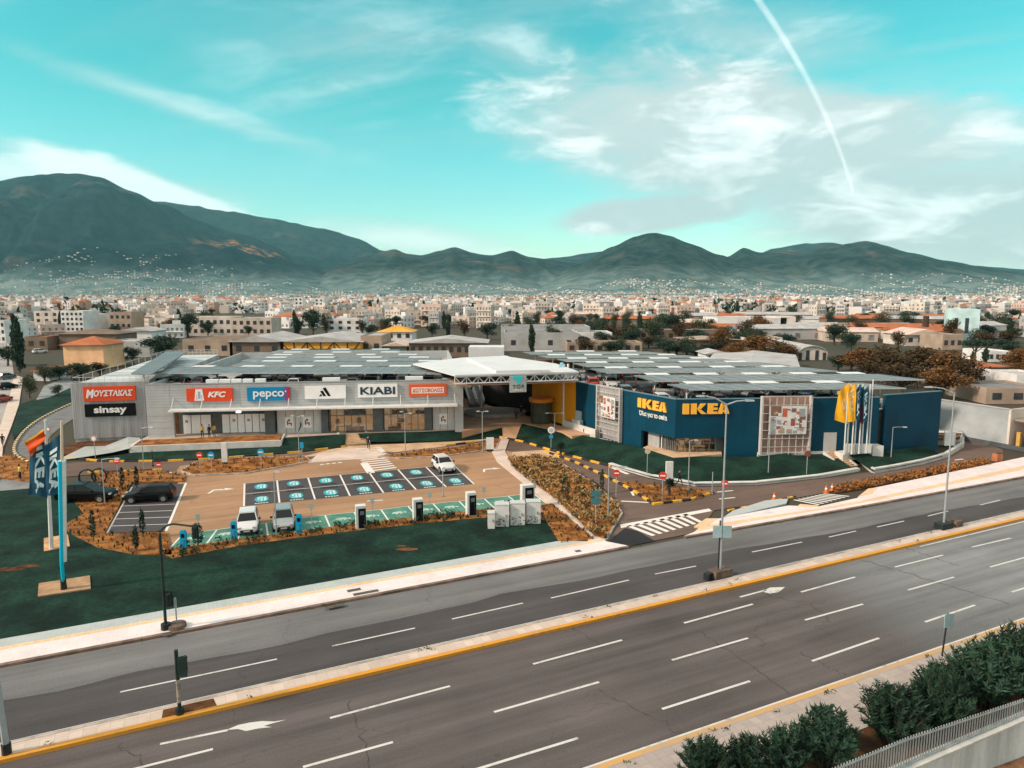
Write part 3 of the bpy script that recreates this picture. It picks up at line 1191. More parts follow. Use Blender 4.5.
# ------------------------------------------------------------------ shared building materials
m_clad = mat('grey metal cladding', (0.44, 0.46, 0.46), 0.55, 0.10, 0.4, metal=0.15, fine=0.04)
m_corr = mat('corrugated grey sheet', (0.42, 0.43, 0.43), 0.6, 0.2, 1.0, metal=0.1, aniso=(R(-9.4), (1.6, 0.2, 0.12)), fine=0.08)
m_rail = mat('pale painted steel', (0.60, 0.62, 0.61), 0.5, 0.08, 1)
m_deck = mat('roof deck concrete', (0.34, 0.335, 0.32), 0.9, 0.25, 0.2, fine=0.12)
m_roofw = mat('pale roof sheet', (0.50, 0.53, 0.53), 0.6, 0.12, 0.25, fine=0.06)
m_whiteroof = mat('white roof membrane', (0.64, 0.655, 0.66), 0.6, 0.06, 0.3)
m_col_d = mat('dark facade panel', (0.10, 0.115, 0.12), 0.5, 0.15, 1)
m_panel = mat('white shop panel', (0.84, 0.85, 0.84), 0.5, 0.05, 1)
m_panel_g = mat('pale grey shop panel', (0.54, 0.545, 0.53), 0.6, 0.08, 0.6)
m_blue = mat('deep blue cladding', (0.0015, 0.048, 0.086), 0.55, 0.16, 0.25, fine=0.06, spec=0.18)
m_yellowwall = mat('amber yellow cladding', (0.72, 0.30, 0.012), 0.55, 0.08, 0.3)
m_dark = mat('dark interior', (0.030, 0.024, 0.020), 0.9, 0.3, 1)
m_wood = mat('warm shop interior', (0.26, 0.14, 0.07), 0.8, 0.45, 0.7, fine=0.3)
m_glass = glass_mat('shop glass', (0.75, 0.74, 0.70), 0.35)
m_frame = mat('window frame', (0.14, 0.13, 0.125), 0.5, 0.1, 1)
m_brown = mat('brown tiled wall', (0.16, 0.085, 0.05), 0.8, 0.35, 0.5, fine=0.2)
m_white_l = mat('white lettering', (0.80, 0.80, 0.78), 0.5, 0)
m_red_s = mat('red sign face', (0.72, 0.075, 0.022), 0.45, 0.05, 0.5)
m_black_s = mat('black sign face', (0.008, 0.009, 0.010), 0.6, 0, spec=.08)
m_navy_l = mat('navy lettering', (0.02, 0.05, 0.075), 0.5, 0)
m_grey_sign = mat('grey sign steel', (0.40, 0.42, 0.41), 0.6, 0.1, 2)
m_pole = mat('galvanised pole', (0.36, 0.40, 0.41), 0.5, 0.12, 2, metal=0.3)
m_pole_w = mat('white pole paint', (0.66, 0.66, 0.63), 0.5, 0.08, 2)
m_black_p = mat('black painted metal', (0.022, 0.026, 0.026), 0.5, 0.2, 3)
m_orange_s = mat('orange red sign face', (0.70, 0.12, 0.035), 0.45, 0.05, 0.5)
m_paint_y = mat('yellow lettering', (0.95, 0.47, 0.06), 0.45, 0.04, 1)

ZT = 8.1
YWL = 11.0
ZL = 1.15           # terrace level on the left
ZP = 1.6            # plaza level
ZI = 1.3            # blue store floor level

def lit_mat(name, c, s):
    """the lit interior of a shop"""
    if name in bpy.data.materials:
        return bpy.data.materials[name]
    m = mat(name, c, .8, .35, .6, fine=.2)
    p = m.node_tree.nodes['Principled BSDF']
    p.inputs['Emission Color'].default_value = (1.0, .62, .34, 1)
    p.inputs['Emission Strength'].default_value = s
    return m


# ------------------------------------------------------------------ left shopping building
fA, fB = at(145, 385, ZT), at(463, 380, ZT)
FL = Face(fA, fB)
bk = -FL.n
u_ = lambda x, y=400: FL.u(x, y)
LB = thing('shopping_building', 'long grey shopping building with a thin white awning and parking deck on its roof', 'building', (fA.x, fA.y, 0))
DEPTH = 50.0
uL = FL.L
g = MB()
us, ue = u_(174, 425), u_(455, 420)
zaw = 4.75
FL.box(g, 0, uL, zaw, ZT, -0.5, 0)                    # upper band
FL.box(g, 0, us, 0.5, zaw, -0.5, 0)                   # left pier
FL.box(g, ue, uL, 0.5, zaw, -0.5, 0)                  # right pier
FL.box(g, us, ue, zaw - 0.004, zaw - 0.25, -2.2, -0.52)
g.build('front_wall', m_clad, LB)
g = MB()                                              # cladding joints standing slightly proud
for k in range(1, 9):
    z = zaw + (ZT - zaw) * k / 9
    FL.box(g, 0.05, uL - 0.05, z - 0.012, z + 0.012, 0.0, 0.018)
for k in range(1, 5):
    z = 0.8 + k * 0.8
    FL.box(g, 0.05, us - 0.05, z - 0.012, z + 0.012, 0.0, 0.018)
for k in range(1, 14):
    FL.box(g, uL * k / 14 - .012, uL * k / 14 + .012, zaw + .3, ZT - .02, 0.0, 0.014)
FL.box(g, -0.06, uL + 0.06, ZT, ZT + 0.07, -0.56, 0.06)
g.build('cladding_joints', mat('cladding joint', (0.27, 0.29, 0.29), 0.6, 0.1), LB)
g = MB()
q = [FL.p(0, 0, -2.3), FL.p(uL, 0, -2.3), FL.p(uL, 0, -DEPTH), FL.p(0, 0, -DEPTH)]
g.prism(q, 0, 6.6, 0, 1)
g.build('main_block', [m_brown, m_deck], LB)
g = MB()
for d0, d1, a, b in ((-DEPTH, -DEPTH + .3, 0, uL), (-DEPTH + .3, -0.5, 0, .3), (-DEPTH + .3, -0.5, uL - .3, uL)):
    FL.box(g, a, b, 6.59, ZT - 0.02, d0, d1)
g.build('parapet', m_clad, LB)
# awning with brackets
g = MB()
ua, ub = u_(172, 413), u_(457, 408)
FL.box(g, ua, ub, zaw - 0.06, zaw + 0.16, 0.02, 1.5)
aw = g.build('awning', mat('white awning edge', (0.72, 0.73, 0.71), 0.5, 0.05, 1), LB)
g = MB()
for k in range(11):
    uu = ua + 0.3 + (ub - ua - 0.6) * k / 10
    g.tube([FL.p(uu, zaw + 0.16, 1.35), FL.p(uu, zaw + 1.5, 0.03)], 0.055, 5)
each(g, 'awning_rod', m_rail, aw)


def shop_part(name, x0, x1, m, z0, z1, d, mbf=None, y=425):
    g = MB()
    FL.box(g, u_(x0, y), u_(x1, y), z0, z1, d - 0.12, d)
    return g.build(name, m, LB)


zr = zaw - 0.26
g = MB()
FL.box(g, us, ue, 0.5, zr, -2.28, -2.0)
g.build('shop_back_wall', m_col_d, LB)
# row of white shop panels
g = MB()
for xs in ([177, 185.5, 195.5, 206], [217, 225, 233, 240.5, 248, 255.5, 264]):
    for a, b in zip(xs, xs[1:]):
        FL.box(g, u_(a) + .05, u_(b) - .05, ZL + .1, zr - 0.75, -1.9, -1.7)
each(g, 'shutter_panel', m_panel, LB)
g = MB()
for xs in (181, 229.5, 244.5, 259.5):
    FL.box(g, u_(xs) - .18, u_(xs) + .18, ZL + 1.6, ZL + 1.95, -1.698, -1.68)
each(g, 'sticker', mat('grey sticker', (0.30, 0.31, 0.31), 0.6, 0), LB)
for a, b in ((264.5, 274.5), (321, 328), (373, 383), (425, 432)):
    shop_part('column', a, b, m_col_d, 0.6, zr, -0.3)
g = MB()
for xs in ([275, 284, 293.5, 303, 312, 320.5], [432.5, 440, 447.5, 455]):
    for a, b in zip(xs, xs[1:]):
        FL.box(g, u_(a) + .03, u_(b) - .03, ZL, zr, -0.9, -0.7)
each(g, 'grey_panel', m_panel_g, LB)
for k, (xa, xb) in enumerate(((328.5, 372.5), (383.5, 424.5))):
    a, b = u_(xa), u_(xb)
    g = MB()
    FL.box(g, a, b, ZL, zr, -0.62, -0.58)
    w = g.build('shop_window', m_glass, LB)
    g = MB()
    n = 6
    for i in range(n + 1):
        uu = a + (b - a) * i / n
        FL.box(g, uu - .05, uu + .05, ZL, zr, -0.57, -0.48)
    for z in (ZL, ZL + 2.3, zr - 0.1):
        FL.box(g, a, b, z, z + .09, -0.56, -0.49)
    g.build('window_frame', m_frame, w)
    g = MB()
    random.seed(11 + k)
    FL.box(g, a, b, ZL, zr, -1.98, -1.9, 0)
    for i in range(12):
        uu = random.uniform(a + .3, b - 1.2)
        zz = random.choice((ZL + .05, ZL + .05, ZL + 1.1, ZL + 2.2))
        FL.box(g, uu, uu + random.uniform(.5, 1.6), zz, zz + random.uniform(.4, .9), -1.85 + random.random() * .4, -1.2 + random.random() * .3, random.choice((0, 1, 2)))
    g.build('window_display', [lit_mat('lit shop back wall', (0.40, 0.23, 0.12), .22), mat('display wood', (0.30, 0.17, 0.09), 0.7, 0.2, 1),
                               mat('display pale goods', (0.48, 0.36, 0.26), 0.7, 0.2, 1)], w)
# accessible-entrance posters on the grey panels
for x in (288.5, 306.5, 443.5):
    g = MB()
    uu = u_(x, 425)
    FL.box(g, uu - .55, uu + .55, ZL + .75, ZL + 2.25, -0.698, -0.66, 0)
    FL.box(g, uu - .12, uu + .10, ZL + 1.65, ZL + 1.95, -0.658, -0.64, 1)
    FL.box(g, uu - .30, uu - .14, ZL + 1.15, ZL + 1.75, -0.658, -0.64, 1)
    FL.box(g, uu - .12, uu + .25, ZL + 1.30, ZL + 1.45, -0.658, -0.64, 1)
    FL.box(g, uu + .16, uu + .32, ZL + 1.05, ZL + 1.45, -0.658, -0.64, 1)
    g.build('poster', [m_white_l, mat('red brown print', (0.22, 0.05, 0.04), 0.6, 0)], LB)
g = MB()
p_ = FL.p(u_(240.5, 416), zaw - .3, 0.9)
g.box((p_.x, p_.y, p_.z - 0.05), (0.5, 0.3, 0.16))
lm = bpy.data.materials.new('lit lamp')
lm.use_nodes = True
lm.node_tree.nodes['Principled BSDF'].inputs['Emission Color'].default_value = (1, 0.93, 0.8, 1)
lm.node_tree.nodes['Principled BSDF'].inputs['Emission Strength'].default_value = 6
g.build('awning_lamp', lm, LB)

# lower left block, set back beside it
cA, cB = at(70, 383, ZT), at(149, 381.2, ZT)
FC = Face(cA, cB)
LC = thing('corrugated_block', 'pale corrugated metal block at the left end of the shopping building', 'building', (cA.x, cA.y, 0))
g = MB()
nr = 90
for i in range(nr):                                      # real corrugation
    a, b = FC.L * i / nr, FC.L * (i + 1) / nr
    d = 0.05 if i % 2 else 0.0
    FC.box(g, a, b - 0.002, 0.6, ZT, -0.3, d)
g.build('front_wall', m_corr, LC)
g = MB()
q = [FC.p(0, 0, -0.31), FC.p(FC.L, 0, -0.31), FC.p(FC.L, 0, -DEPTH + 4), FC.p(0, 0, -DEPTH + 4)]
g.prism(q, 0, 7.75, 0, 1)
g.build('block_body', [m_corr, m_roofw], LC)
g = MB()
for i in range(9):
    d = -2.0 - i * 4.6
    FC.box(g, 0.4, FC.L * (0.55 + 0.2 * (i % 3)), 7.751, 7.80, d - 1.2 - (i % 2), d, i % 2)
each(g, 'roof_sheet', [mat('grey roof sheet', (0.40, 0.43, 0.43), 0.6, 0.1), mat('white roof sheet', (0.62, 0.64, 0.63), 0.6, 0.1)], LC)
g = MB()
for d in (-0.4, -DEPTH + 4.2):
    for i in range(13):
        uu = .2 + (FC.L - .4) * i / 12
        g.tube([FC.p(uu, 7.75, d), FC.p(uu, 8.75, d)], 0.03, 4)
    for z in (8.25, 8.75):
        g.tube([FC.p(.2, z, d), FC.p(FC.L - .2, z, d)], 0.025, 4)
for i in range(14):
    d = -0.4 - (DEPTH - 4.6) * i / 13
    g.tube([FC.p(.2, 7.75, d), FC.p(.2, 8.75, d)], 0.03, 4)
g.tube([FC.p(.2, 8.75, -.4), FC.p(.2, 8.75, -DEPTH + 4.2)], 0.025, 4)
g.build('roof_railing', m_rail, LC)


# shop signs -------------------------------------------------------
def sign(face, x0, x1, y0, y1, d0, m_panel_, label, texts, cat='sign', name='shop_sign'):
    xm, ym = (x0 + x1) / 2, (y0 + y1) / 2
    ua_, ub_ = face.u(x0, ym), face.u(x1, ym)
    zt_ = face.hit(xm, y0)[1]
    zb_ = face.hit(xm, y1)[1]
    o = thing(name, label, cat, face.p((ua_ + ub_) / 2, zb_, d0))
    g = MB()
    face.box(g, ua_, ub_, zb_, zt_, d0, d0 + 0.22)
    g.build('panel', m_panel_, o)
    for (body, bu0, bu1, bv0, bv1, m, bold, shear, part) in texts:
        geo = text_geo(body, bold, shear)
        g = MB()
        put_text(g, geo, lambda u, v, n: face.p(ua_ + (ub_ - ua_) * (bu0 + (bu1 - bu0) * u), zb_ + (zt_ - zb_) * (bv0 + (bv1 - bv0) * v), d0 + 0.245 + n * 0.02))
        g.build(part, m, o)
    return o, (ua_, ub_, zb_, zt_, d0 + 0.22)


sign(FC, 84, 136, 386, 400.5, 0.06, m_red_s, 'wide red sign with slanted white Greek capitals on the corrugated block',
     [('M', .05, .21, .22, .80, m_white_l, .05, .22, 'lettering'), ('ΟΥΣΤΑΚΑΣ', .20, .95, .30, .74, m_white_l, .035, .22, 'lettering')])
sign(FC, 85.5, 136, 403.5, 416, 0.06, m_black_s, 'black sign with rounded white lowercase lettering below the wide red sign',
     [('sinsay', .18, .83, .12, .82, m_white_l, .03, 0, 'lettering')])
o, (a, b, z0, z1, d) = sign(FL, 187, 233, 388, 401, 0.03, m_red_s, 'red sign with a white bucket emblem and slanted white letters',
                            [('KFC', .46, .86, .30, .74, m_white_l, .045, .25, 'lettering')])
g = MB()
for k, (p0, p1, q0, q1) in enumerate(((.20, .36, .15, .33), (.24, .33, .21, .31))):
    pass
g.poly([FL.p(a + (b - a) * .17, z0 + (z1 - z0) * .06, d + .02), FL.p(a + (b - a) * .38, z0 + (z1 - z0) * .06, d + .02),
        FL.p(a + (b - a) * .345, z0 + (z1 - z0) * .95, d + .02), FL.p(a + (b - a) * .20, z0 + (z1 - z0) * .95, d + .02)], 0)
for s0, s1 in ((.215, .225), (.325, .335)):
    FL.box(g, a + (b - a) * s0, a + (b - a) * s1, z0 + (z1 - z0) * .1, z0 + (z1 - z0) * .5, d + .02, d + .03, 1)
FL.box(g, a + (b - a) * .25, a + (b - a) * .30, z0 + (z1 - z0) * .2, z0 + (z1 - z0) * .75, d + .02, d + .03, 2)
g.build('emblem', [m_white_l, m_red_s, mat('pale blue print', (0.25, 0.45, 0.55), .6, 0)], o)
o, (a, b, z0, z1, d) = sign(FL, 247.5, 290.5, 387, 400.5, 0.03, mat('azure sign face', (0.01, 0.22, 0.45), 0.45, 0.05), 'blue sign with white lowercase lettering and a red right end',
                            [('pepco', .14, .86, .12, .72, m_white_l, .02, 0, 'lettering')])
g = MB()
FL.box(g, a + (b - a) * .93, b, z0, z1, d + .001, d + .012, 0)
FL.box(g, a + (b - a) * .86, a + (b - a) * .93, z0, z1, d + .001, d + .012, 1)
FL.box(g, a + (b - a) * .88, a + (b - a) * .91, z0 + (z1 - z0) * .62, z0 + (z1 - z0) * .74, d + .013, d + .03, 2)
g.build('red_end', [mat('crimson print', (0.50, 0.03, 0.05), .5, 0), mat('purple print', (0.18, 0.08, 0.25), .5, 0), m_white_l], o)
o, (a, b, z0, z1, d) = sign(FL, 305, 346, 385.5, 398.5, 0.03, m_panel, 'white sign with three slanting black bars', [])
g = MB()
for u0, w, h0 in ((.34, .07, .20), (.45, .068, .44), (.56, .072, .68)):
    x0 = a + (b - a) * u0
    ww = (b - a) * w
    zb = z0 + (z1 - z0) * .2
    hh = (z1 - z0) * h0
    sl = -hh * 0.55
    if u0 < .4:
        g.poly([FL.p(x0, zb, d + .02), FL.p(x0 + ww * 1.15, zb, d + .02), FL.p(x0 + ww * 1.15 + sl * .7, zb + hh, d + .02)])
    else:
        g.poly([FL.p(x0, zb, d + .02), FL.p(x0 + ww, zb, d + .02), FL.p(x0 + ww + sl, zb + hh, d + .02), FL.p(x0 + sl, zb + hh * .88, d + .02)])
g.build('emblem', m_black_s, o)
sign(FL, 358, 397.5, 384, 397, 0.03, m_panel, 'white sign with five dark navy capitals', [('KIABI', .06, .94, .22, .80, m_navy_l, .025, 0, 'lettering')])
o, (a, b, z0, z1, d) = sign(FL, 409, 446.5, 384, 396, 0.03, m_orange_s, 'orange red sign with Greek capitals in a white frame',
                            [])
g = MB()
FL.box(g, a + (b - a) * .07, a + (b - a) * .93, z0 + (z1 - z0) * .25, z0 + (z1 - z0) * .75, d + .001, d + .02)
g.build('white_frame', m_white_l, o)
g = MB()
geo = text_geo('ΚΩΤΣΟΒΟΛΟΣ', .03)
put_text(g, geo, lambda u, v, n: FL.p(a + (b - a) * (.10 + .80 * u), z0 + (z1 - z0) * (.33 + .34 * v), d + .03 + n * .008))
g.build('lettering', m_orange_s, o)

# ------------------------------------------------------------------ terrace, steps and grass slopes
g = MB()
ter = [at(128, 445.5, ZL), at(281, 437.5, ZL), at(350, 433.5, ZL), at(462, 429.5, ZL)]
ter += [FL.p(uL, ZL, -2.2), FL.p(-0.5, ZL, -2.2)]
g.prism(ter, 0.0, ZL)
struct('terrace', g, m_terr)
ZPl = ZP
pl_front = px_line([(462, 431), (503, 425.5), (523, 423), (562, 432), (572, 436)], 1.3)
IKt = 7.7
iC, iW = at(676, 399.8, IKt), at(576, 382, IKt)
il = Face(iW, iC)
wd_ = (iW - iC).normalized()
iY = iW + wd_ * 16.0
g = MB()
g.prism([Vector((p.x, p.y, 0)) for p in pl_front] + [il.p(il.L * 0.25, 0, 1.0), il.p(0, 0, 0), iY - wd_ * -40, FL.p(uL + 3, 0, -45), FL.p(uL, 0, -0.3)], 0.0, 1.3)
struct('plaza', g, m_plaza)

g = MB()


def slope(top, bot):
    g.strip(px_line(bot), px_line(top))


slope([(133, 452.5, .55), (280, 446.5, .55), (283, 438, 1.13), (346, 434, 1.13)], [(86, 460, .1), (200, 458.5, .1), (290, 452.5, .1), (345, 446, .1)])
slope([(358, 433.5, 1.13), (430, 430.5, 1.13), (462, 429.5, 1.13), (503, 425, 1.28)], [(362, 442, .25), (430, 441.5, .15), (465, 440, .12), (506, 436, .12)])
slope([(523, 422.5, 1.28), (560, 431, 1.28), (600, 438.5, 1.28), (643, 447.9, 1.31), (674, 457.9, 1.31), (700, 456.3, 1.31), (757, 456.5, 1.28), (812, 450, 1.28), (826, 450.5, 1.28)],
      [(517, 438, .1), (545, 446.5, .1), (585, 458, .1), (612, 465.5, .2), (650, 476.5, .2), (695, 484.5, .2), (755, 483.5, .2), (820, 476.5, .2), (856, 470, .2)])
slope([(849, 455, 1.25), (880, 451, 1.25), (900, 449, 1.25), (926, 445.5, 1.25)], [(872, 471, .35), (895, 467.5, .35), (920, 462.5, .35), (943, 456.5, .35)])
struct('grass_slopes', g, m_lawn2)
# white kerb walls along the foot of the slopes
g = MB()
g.wall(px_line([(610, 465.5), (650, 477), (695, 485.3), (755, 484.3), (820, 477.2), (858, 470.5)]), 0.55, -0.02, 0.32)
g.wall(px_line([(846, 452.5), (862, 463.5), (873, 473)]), 0.35, -0.02, [1.15, .75, .5])
g.wall(px_line([(873, 473), (895, 469.3), (922, 463.8), (945, 457.3), (962, 447), (962, 437)]), 0.45, -0.02, 0.55)
tag(g.build('boundary_wall', m_wwall), 'low white rendered wall edging the grass below the blue store', 'wall')
# planter in front of the left building
pw = thing('raised_planter', 'long low white walled planter of orange soil on the terrace edge', 'planter', at(205, 452, 0))
g = MB()
pa, pb = at(131, 453.5, 0.4), at(281.5, 447, 0.4)
pdir = Vector((-(pb - pa).y, (pb - pa).x, 0)).normalized()
q = [pa, pb, pb + pdir * 4.2, pa + pdir * 4.2]
g.wall([q[0], q[1], q[2]], 0.3, 0.0, 1.3)
g.wall([q[0], q[3]], 0.3, 0.0, 1.3)
g.build('planter_wall', m_wwall, pw)
g = MB()
g.prism([q[0] + pdir * .3, q[1] + pdir * .3 - (pb - pa).normalized() * .3, q[2] - (pb - pa).normalized() * .3, q[3] + (pb - pa).normalized() * .3], 0.5, 1.22)
g.build('planter_soil', m_soil, pw)
# ramp on the left of the planter
g = MB()
r0 = px_line([(62, 457.5, .05), (85, 446.5, .3), (105, 446, .5), (128, 437, 1.1), (140, 437.5, 1.15)])
r1 = px_line([(62, 460, .05), (84, 457, .3), (112, 452.5, .55), (129, 448.5, 1.1), (141, 445, 1.15)])
g.strip(r1, r0)
struct('access_ramp', g, mat('pale ramp concrete', (0.36, 0.39, 0.375), 0.85, 0.1, 0.4))


def steps(name, label, top, bot, width, n, m_step, m_cheek):
    o = thing(name, label, 'steps', Vector((bot.x, bot.y, 0)))
    d = Vector((top.x - bot.x, top.y - bot.y, 0))
    L = d.length
    d.normalize()
    w = Vector((-d.y, d.x, 0)) * width / 2
    g = MB()
    for i in range(n):
        a = Vector((bot.x, bot.y, 0)) + d * (L * i / n)
        b = Vector((bot.x, bot.y, 0)) + d * (L * (i + 1) / n + .001)
        z = bot.z + (top.z - bot.z) * (i + 1) / n
        g.prism([a - w, b - w, b + w, a + w], 0, z + .02 * 0)
    g.build('treads', m_step, o)
    for s in (-1, 1):
        g = MB()
        c = w * s * (1 + .3 / width)
        g.wall([Vector((bot.x, bot.y, 0)) + c, Vector((top.x, top.y, 0)) + c], 0.28, 0.0, [bot.z + .16, top.z + .14])
        g.build('cheek_wall', m_cheek, o)
    return o


steps('entrance_steps', 'short flight of sandy steps up to the shopping terrace', at(352, 432.5, ZL), at(355, 444.5, 0.1), 3.4, 8, m_path, m_wwall)
steps('side_steps', 'sandy steps with white side walls down the grass slope by the yellow flags', at(831, 452, ZI), at(850, 467.5, 0.1), 1.9, 9, m_path, m_wwall)
g = MB().prism(px_line([(502, 425, 1.3), (522, 423, 1.3), (516, 438, .12), (503, 438, .12)]), [1.0, 1.0, 0, 0], [1.34, 1.34, .13, .13])
struct('plaza_ramp_path', g, m_plaza)

# ------------------------------------------------------------------ the blue store
iE0, iE1 = at(880, 397.6, IKt), at(942, 392.4, IKt)
ir = Face(iC, iE0)
ir2 = Face(at(886, 396.4, IKt), iE1)
IB = thing('blue_store', 'big deep blue furniture store with a yellow side wall and rooftop parking', 'building', (iC.x, iC.y, 0))


def wall_part(name, face, u0, u1, z0, z1, m, d0=-0.4, d1=0.0):
    g = MB()
    face.box(g, u0, u1, z0, z1, d0, d1)
    return g.build(name, m, IB)


ulm0, ulm1 = il.u(600), il.u(623)
uo0 = il.u(641, 440)
zo_l = il.hit(655, 433.5)[1]
g = MB()
il.box(g, 0, uo0, 0.4, IKt, -0.4, 0)
il.box(g, uo0, il.L, zo_l, IKt, -0.4, 0)
g.build('left_wall', m_blue, IB)
uo1 = ir.u(727, 445)
zo_r = zo_l
urm0, urm1 = ir.u(760, 420), ir.u(808.5, 420)
g = MB()
ir.box(g, 0, uo1, zo_r, IKt, -0.4, 0)
ir.box(g, uo1, ir.L, 0.4, IKt, -0.4, 0)
g.build('right_wall', m_blue, IB)
g = MB()
ir2.box(g, 0, ir2.L, 0.4, IKt + .12, -0.4, 0.0)
g.build('end_wall', m_blue, IB)
g = MB()
for face in (il, ir):
    for k in range(1, 12):
        uu = face.L * k / 12
        face.box(g, uu - .012, uu + .012, zo_l + .1, IKt - .05, 0, .012)
for face, Lx in ((il, il.L), (ir, ir.L), (ir2, ir2.L)):
    face.box(g, 0, Lx, IKt + (.12 if face is ir2 else 0), IKt + (.2 if face is ir2 else .08), -.45, .05, 1)
g.build('cladding_joints', [mat('dark blue joint', (0.004, 0.035, 0.07), .5, 0), mat('pale blue coping', (0.10, 0.19, 0.24), .5, .1)], IB)
brp, blp = at(735, 365.5, 8.6), at(530, 353, 8.6)
g = MB()
core = [il.p(0, 0, -1.9), il.p(uo0 - .6, 0, -1.9), il.p(il.L - 1.9, 0, -2.6), ir.p(2.0, 0, -2.6), ir.p(uo1 + .5, 0, -1.9), ir.p(ir.L, 0, -.45), ir2.p(0.1, 0, -.45), ir2.p(ir2.L, 0, -.45),
        Vector((brp.x, brp.y, 0)), at(640, 353, 8.6), iW + wd_ * 45]
g.prism(core, 0, 6.1, 0, 1)
g.build('main_block', [m_dark, m_deck], IB)
yw = Face(iW + wd_ * YWL, iW)
g = MB()
yw.box(g, 0, yw.L - .01, 0.4, 7.9, -.4, 0.012)
g.build('yellow_wall', m_yellowwall, IB)
# corner entrance: glazing set back under the overhang
glu0, glu1 = uo0 + .3, il.L - 0.35
g = MB()
il.box(g, uo0 + 3.6, il.L - .7, ZI, zo_l, -1.00, -.95)
wl = g.build('corner_window', m_glass, IB)
g = MB()
ir.box(g, .75, ir.u(718, 445), ZI, zo_l, -1.00, -.95)
wr = g.build('corner_window', m_glass, IB)
for face, a, b, w, n in ((il, uo0 + 3.6, il.L - .7, wl, 5), (ir, .75, ir.u(718, 445), wr, 6)):
    g = MB()
    for i in range(n + 1):
        uu = a + (b - a) * i / n
        face.box(g, uu - .03, uu + .03, ZI, zo_l, -.94, -.90)
    face.box(g, a, b, ZI + 2.1, ZI + 2.18, -.93, -.85)
    g.build('window_frame', mat('pale window frame', (.24, .24, .23), .5, .05), w)
g = MB()
random.seed(5)
cols = 6
gdisp = g
g2_ = MB()
for face, a, b in ((il, uo0 + 3.7, il.L - 1.2), (ir, .9, ir.u(716, 445))):
    face.box(g2_, a, b, ZI + .05, zo_l - .05, -1.88, -1.84)
for face, a, b in ((il, uo0 + 3.7, il.L - 1.2), (ir, .9, ir.u(716, 445))):
    for i in range(26):
        uu = random.uniform(a, b - .6)
        zz = ZI + random.choice((.05, .05, .7, 1.4, 2.0))
        face.box(g, uu, uu + random.uniform(.3, .9), zz, zz + random.uniform(.25, .6), -1.82, -1.3 - random.random() * .3, random.choice((0, 1, 2, 3, 4, 5)))
g2_.build('lit_back_wall', lit_mat('lit store back wall', (.5, .36, .26), .22), wr)
g = gdisp
g.build('window_display', [mat('goods %d' % i, c, .7, .1, 2) for i, c in enumerate(((.60, .50, .42), (.75, .70, .64), (.55, .16, .10), (.25, .28, .14), (.70, .42, .20), (.30, .26, .22)))], wr)
g = MB()
il.box(g, uo0 + .35, uo0 + 2.3, ZI, ZI + 3.2, -1.0, -.85, 0)
il.box(g, uo0 + 2.6, uo0 + 2.75, ZI, ZI + 3.2, -1.0, -.85, 1)
il.box(g, uo0 + 2.95, uo0 + 3.45, ZI, ZI + 3.2, -1.0, -.9, 2)
g.build('entrance_door', [mat('grey door leaf', (.38, .38, .37), .5, .08), m_rail, mat('dark door leaf', (.13, .13, .125), .5, .08)], IB)
g = MB()
ir.box(g, ir.u(718, 445), uo1, ZI, zo_l, -1.2, -1.0)
g.build('dark_side_panel', m_col_d, IB)
g = MB()
c1, c2, c3 = at(643, 447.6, ZI), at(674, 457.6, ZI), at(722, 454, ZI)
g.prism([c1, c2, at(700, 456, ZI), c3, ir.p(uo1, 0, -2), ir.p(2, 0, -2.6), il.p(il.L - 2, 0, -2.6), il.p(uo0, 0, -2)], .3, ZI + .02)
struct('entrance_paving', g, m_path)
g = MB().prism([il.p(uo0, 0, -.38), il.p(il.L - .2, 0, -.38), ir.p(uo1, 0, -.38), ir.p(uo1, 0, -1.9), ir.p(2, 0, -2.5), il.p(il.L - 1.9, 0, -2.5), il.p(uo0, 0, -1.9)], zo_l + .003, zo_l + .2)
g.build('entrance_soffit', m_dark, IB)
g = MB()
ir.box(g, ir.u(823.5, 440), ir.u(836, 440), ZI - .2, ir.hit(830, 432.5)[1], .002, .12)
g.build('service_door', mat('pale grey door', (.46, .45, .43), .5, .06), IB)
wall_part('wall_plinth', ir, ir.u(757, 455), ir.u(828, 450), 0.3, ZI + .1, m_wwall, .004, .25)
g = MB()
for xx, yy0, yy1 in ((584, 420, 432), (580, 427, 432)):
    pass
il.box(g, il.u(577, 420), il.u(582, 420), 1.2, il.hit(580, 411)[1], .004, .3)
il.box(g, il.u(577, 420), il.u(585, 420), 1.2, il.hit(580, 419)[1], .31, .9)
g.build('service_hatch', mat('pale blue grey hatch', (.40, .46, .47), .5, .05), IB)
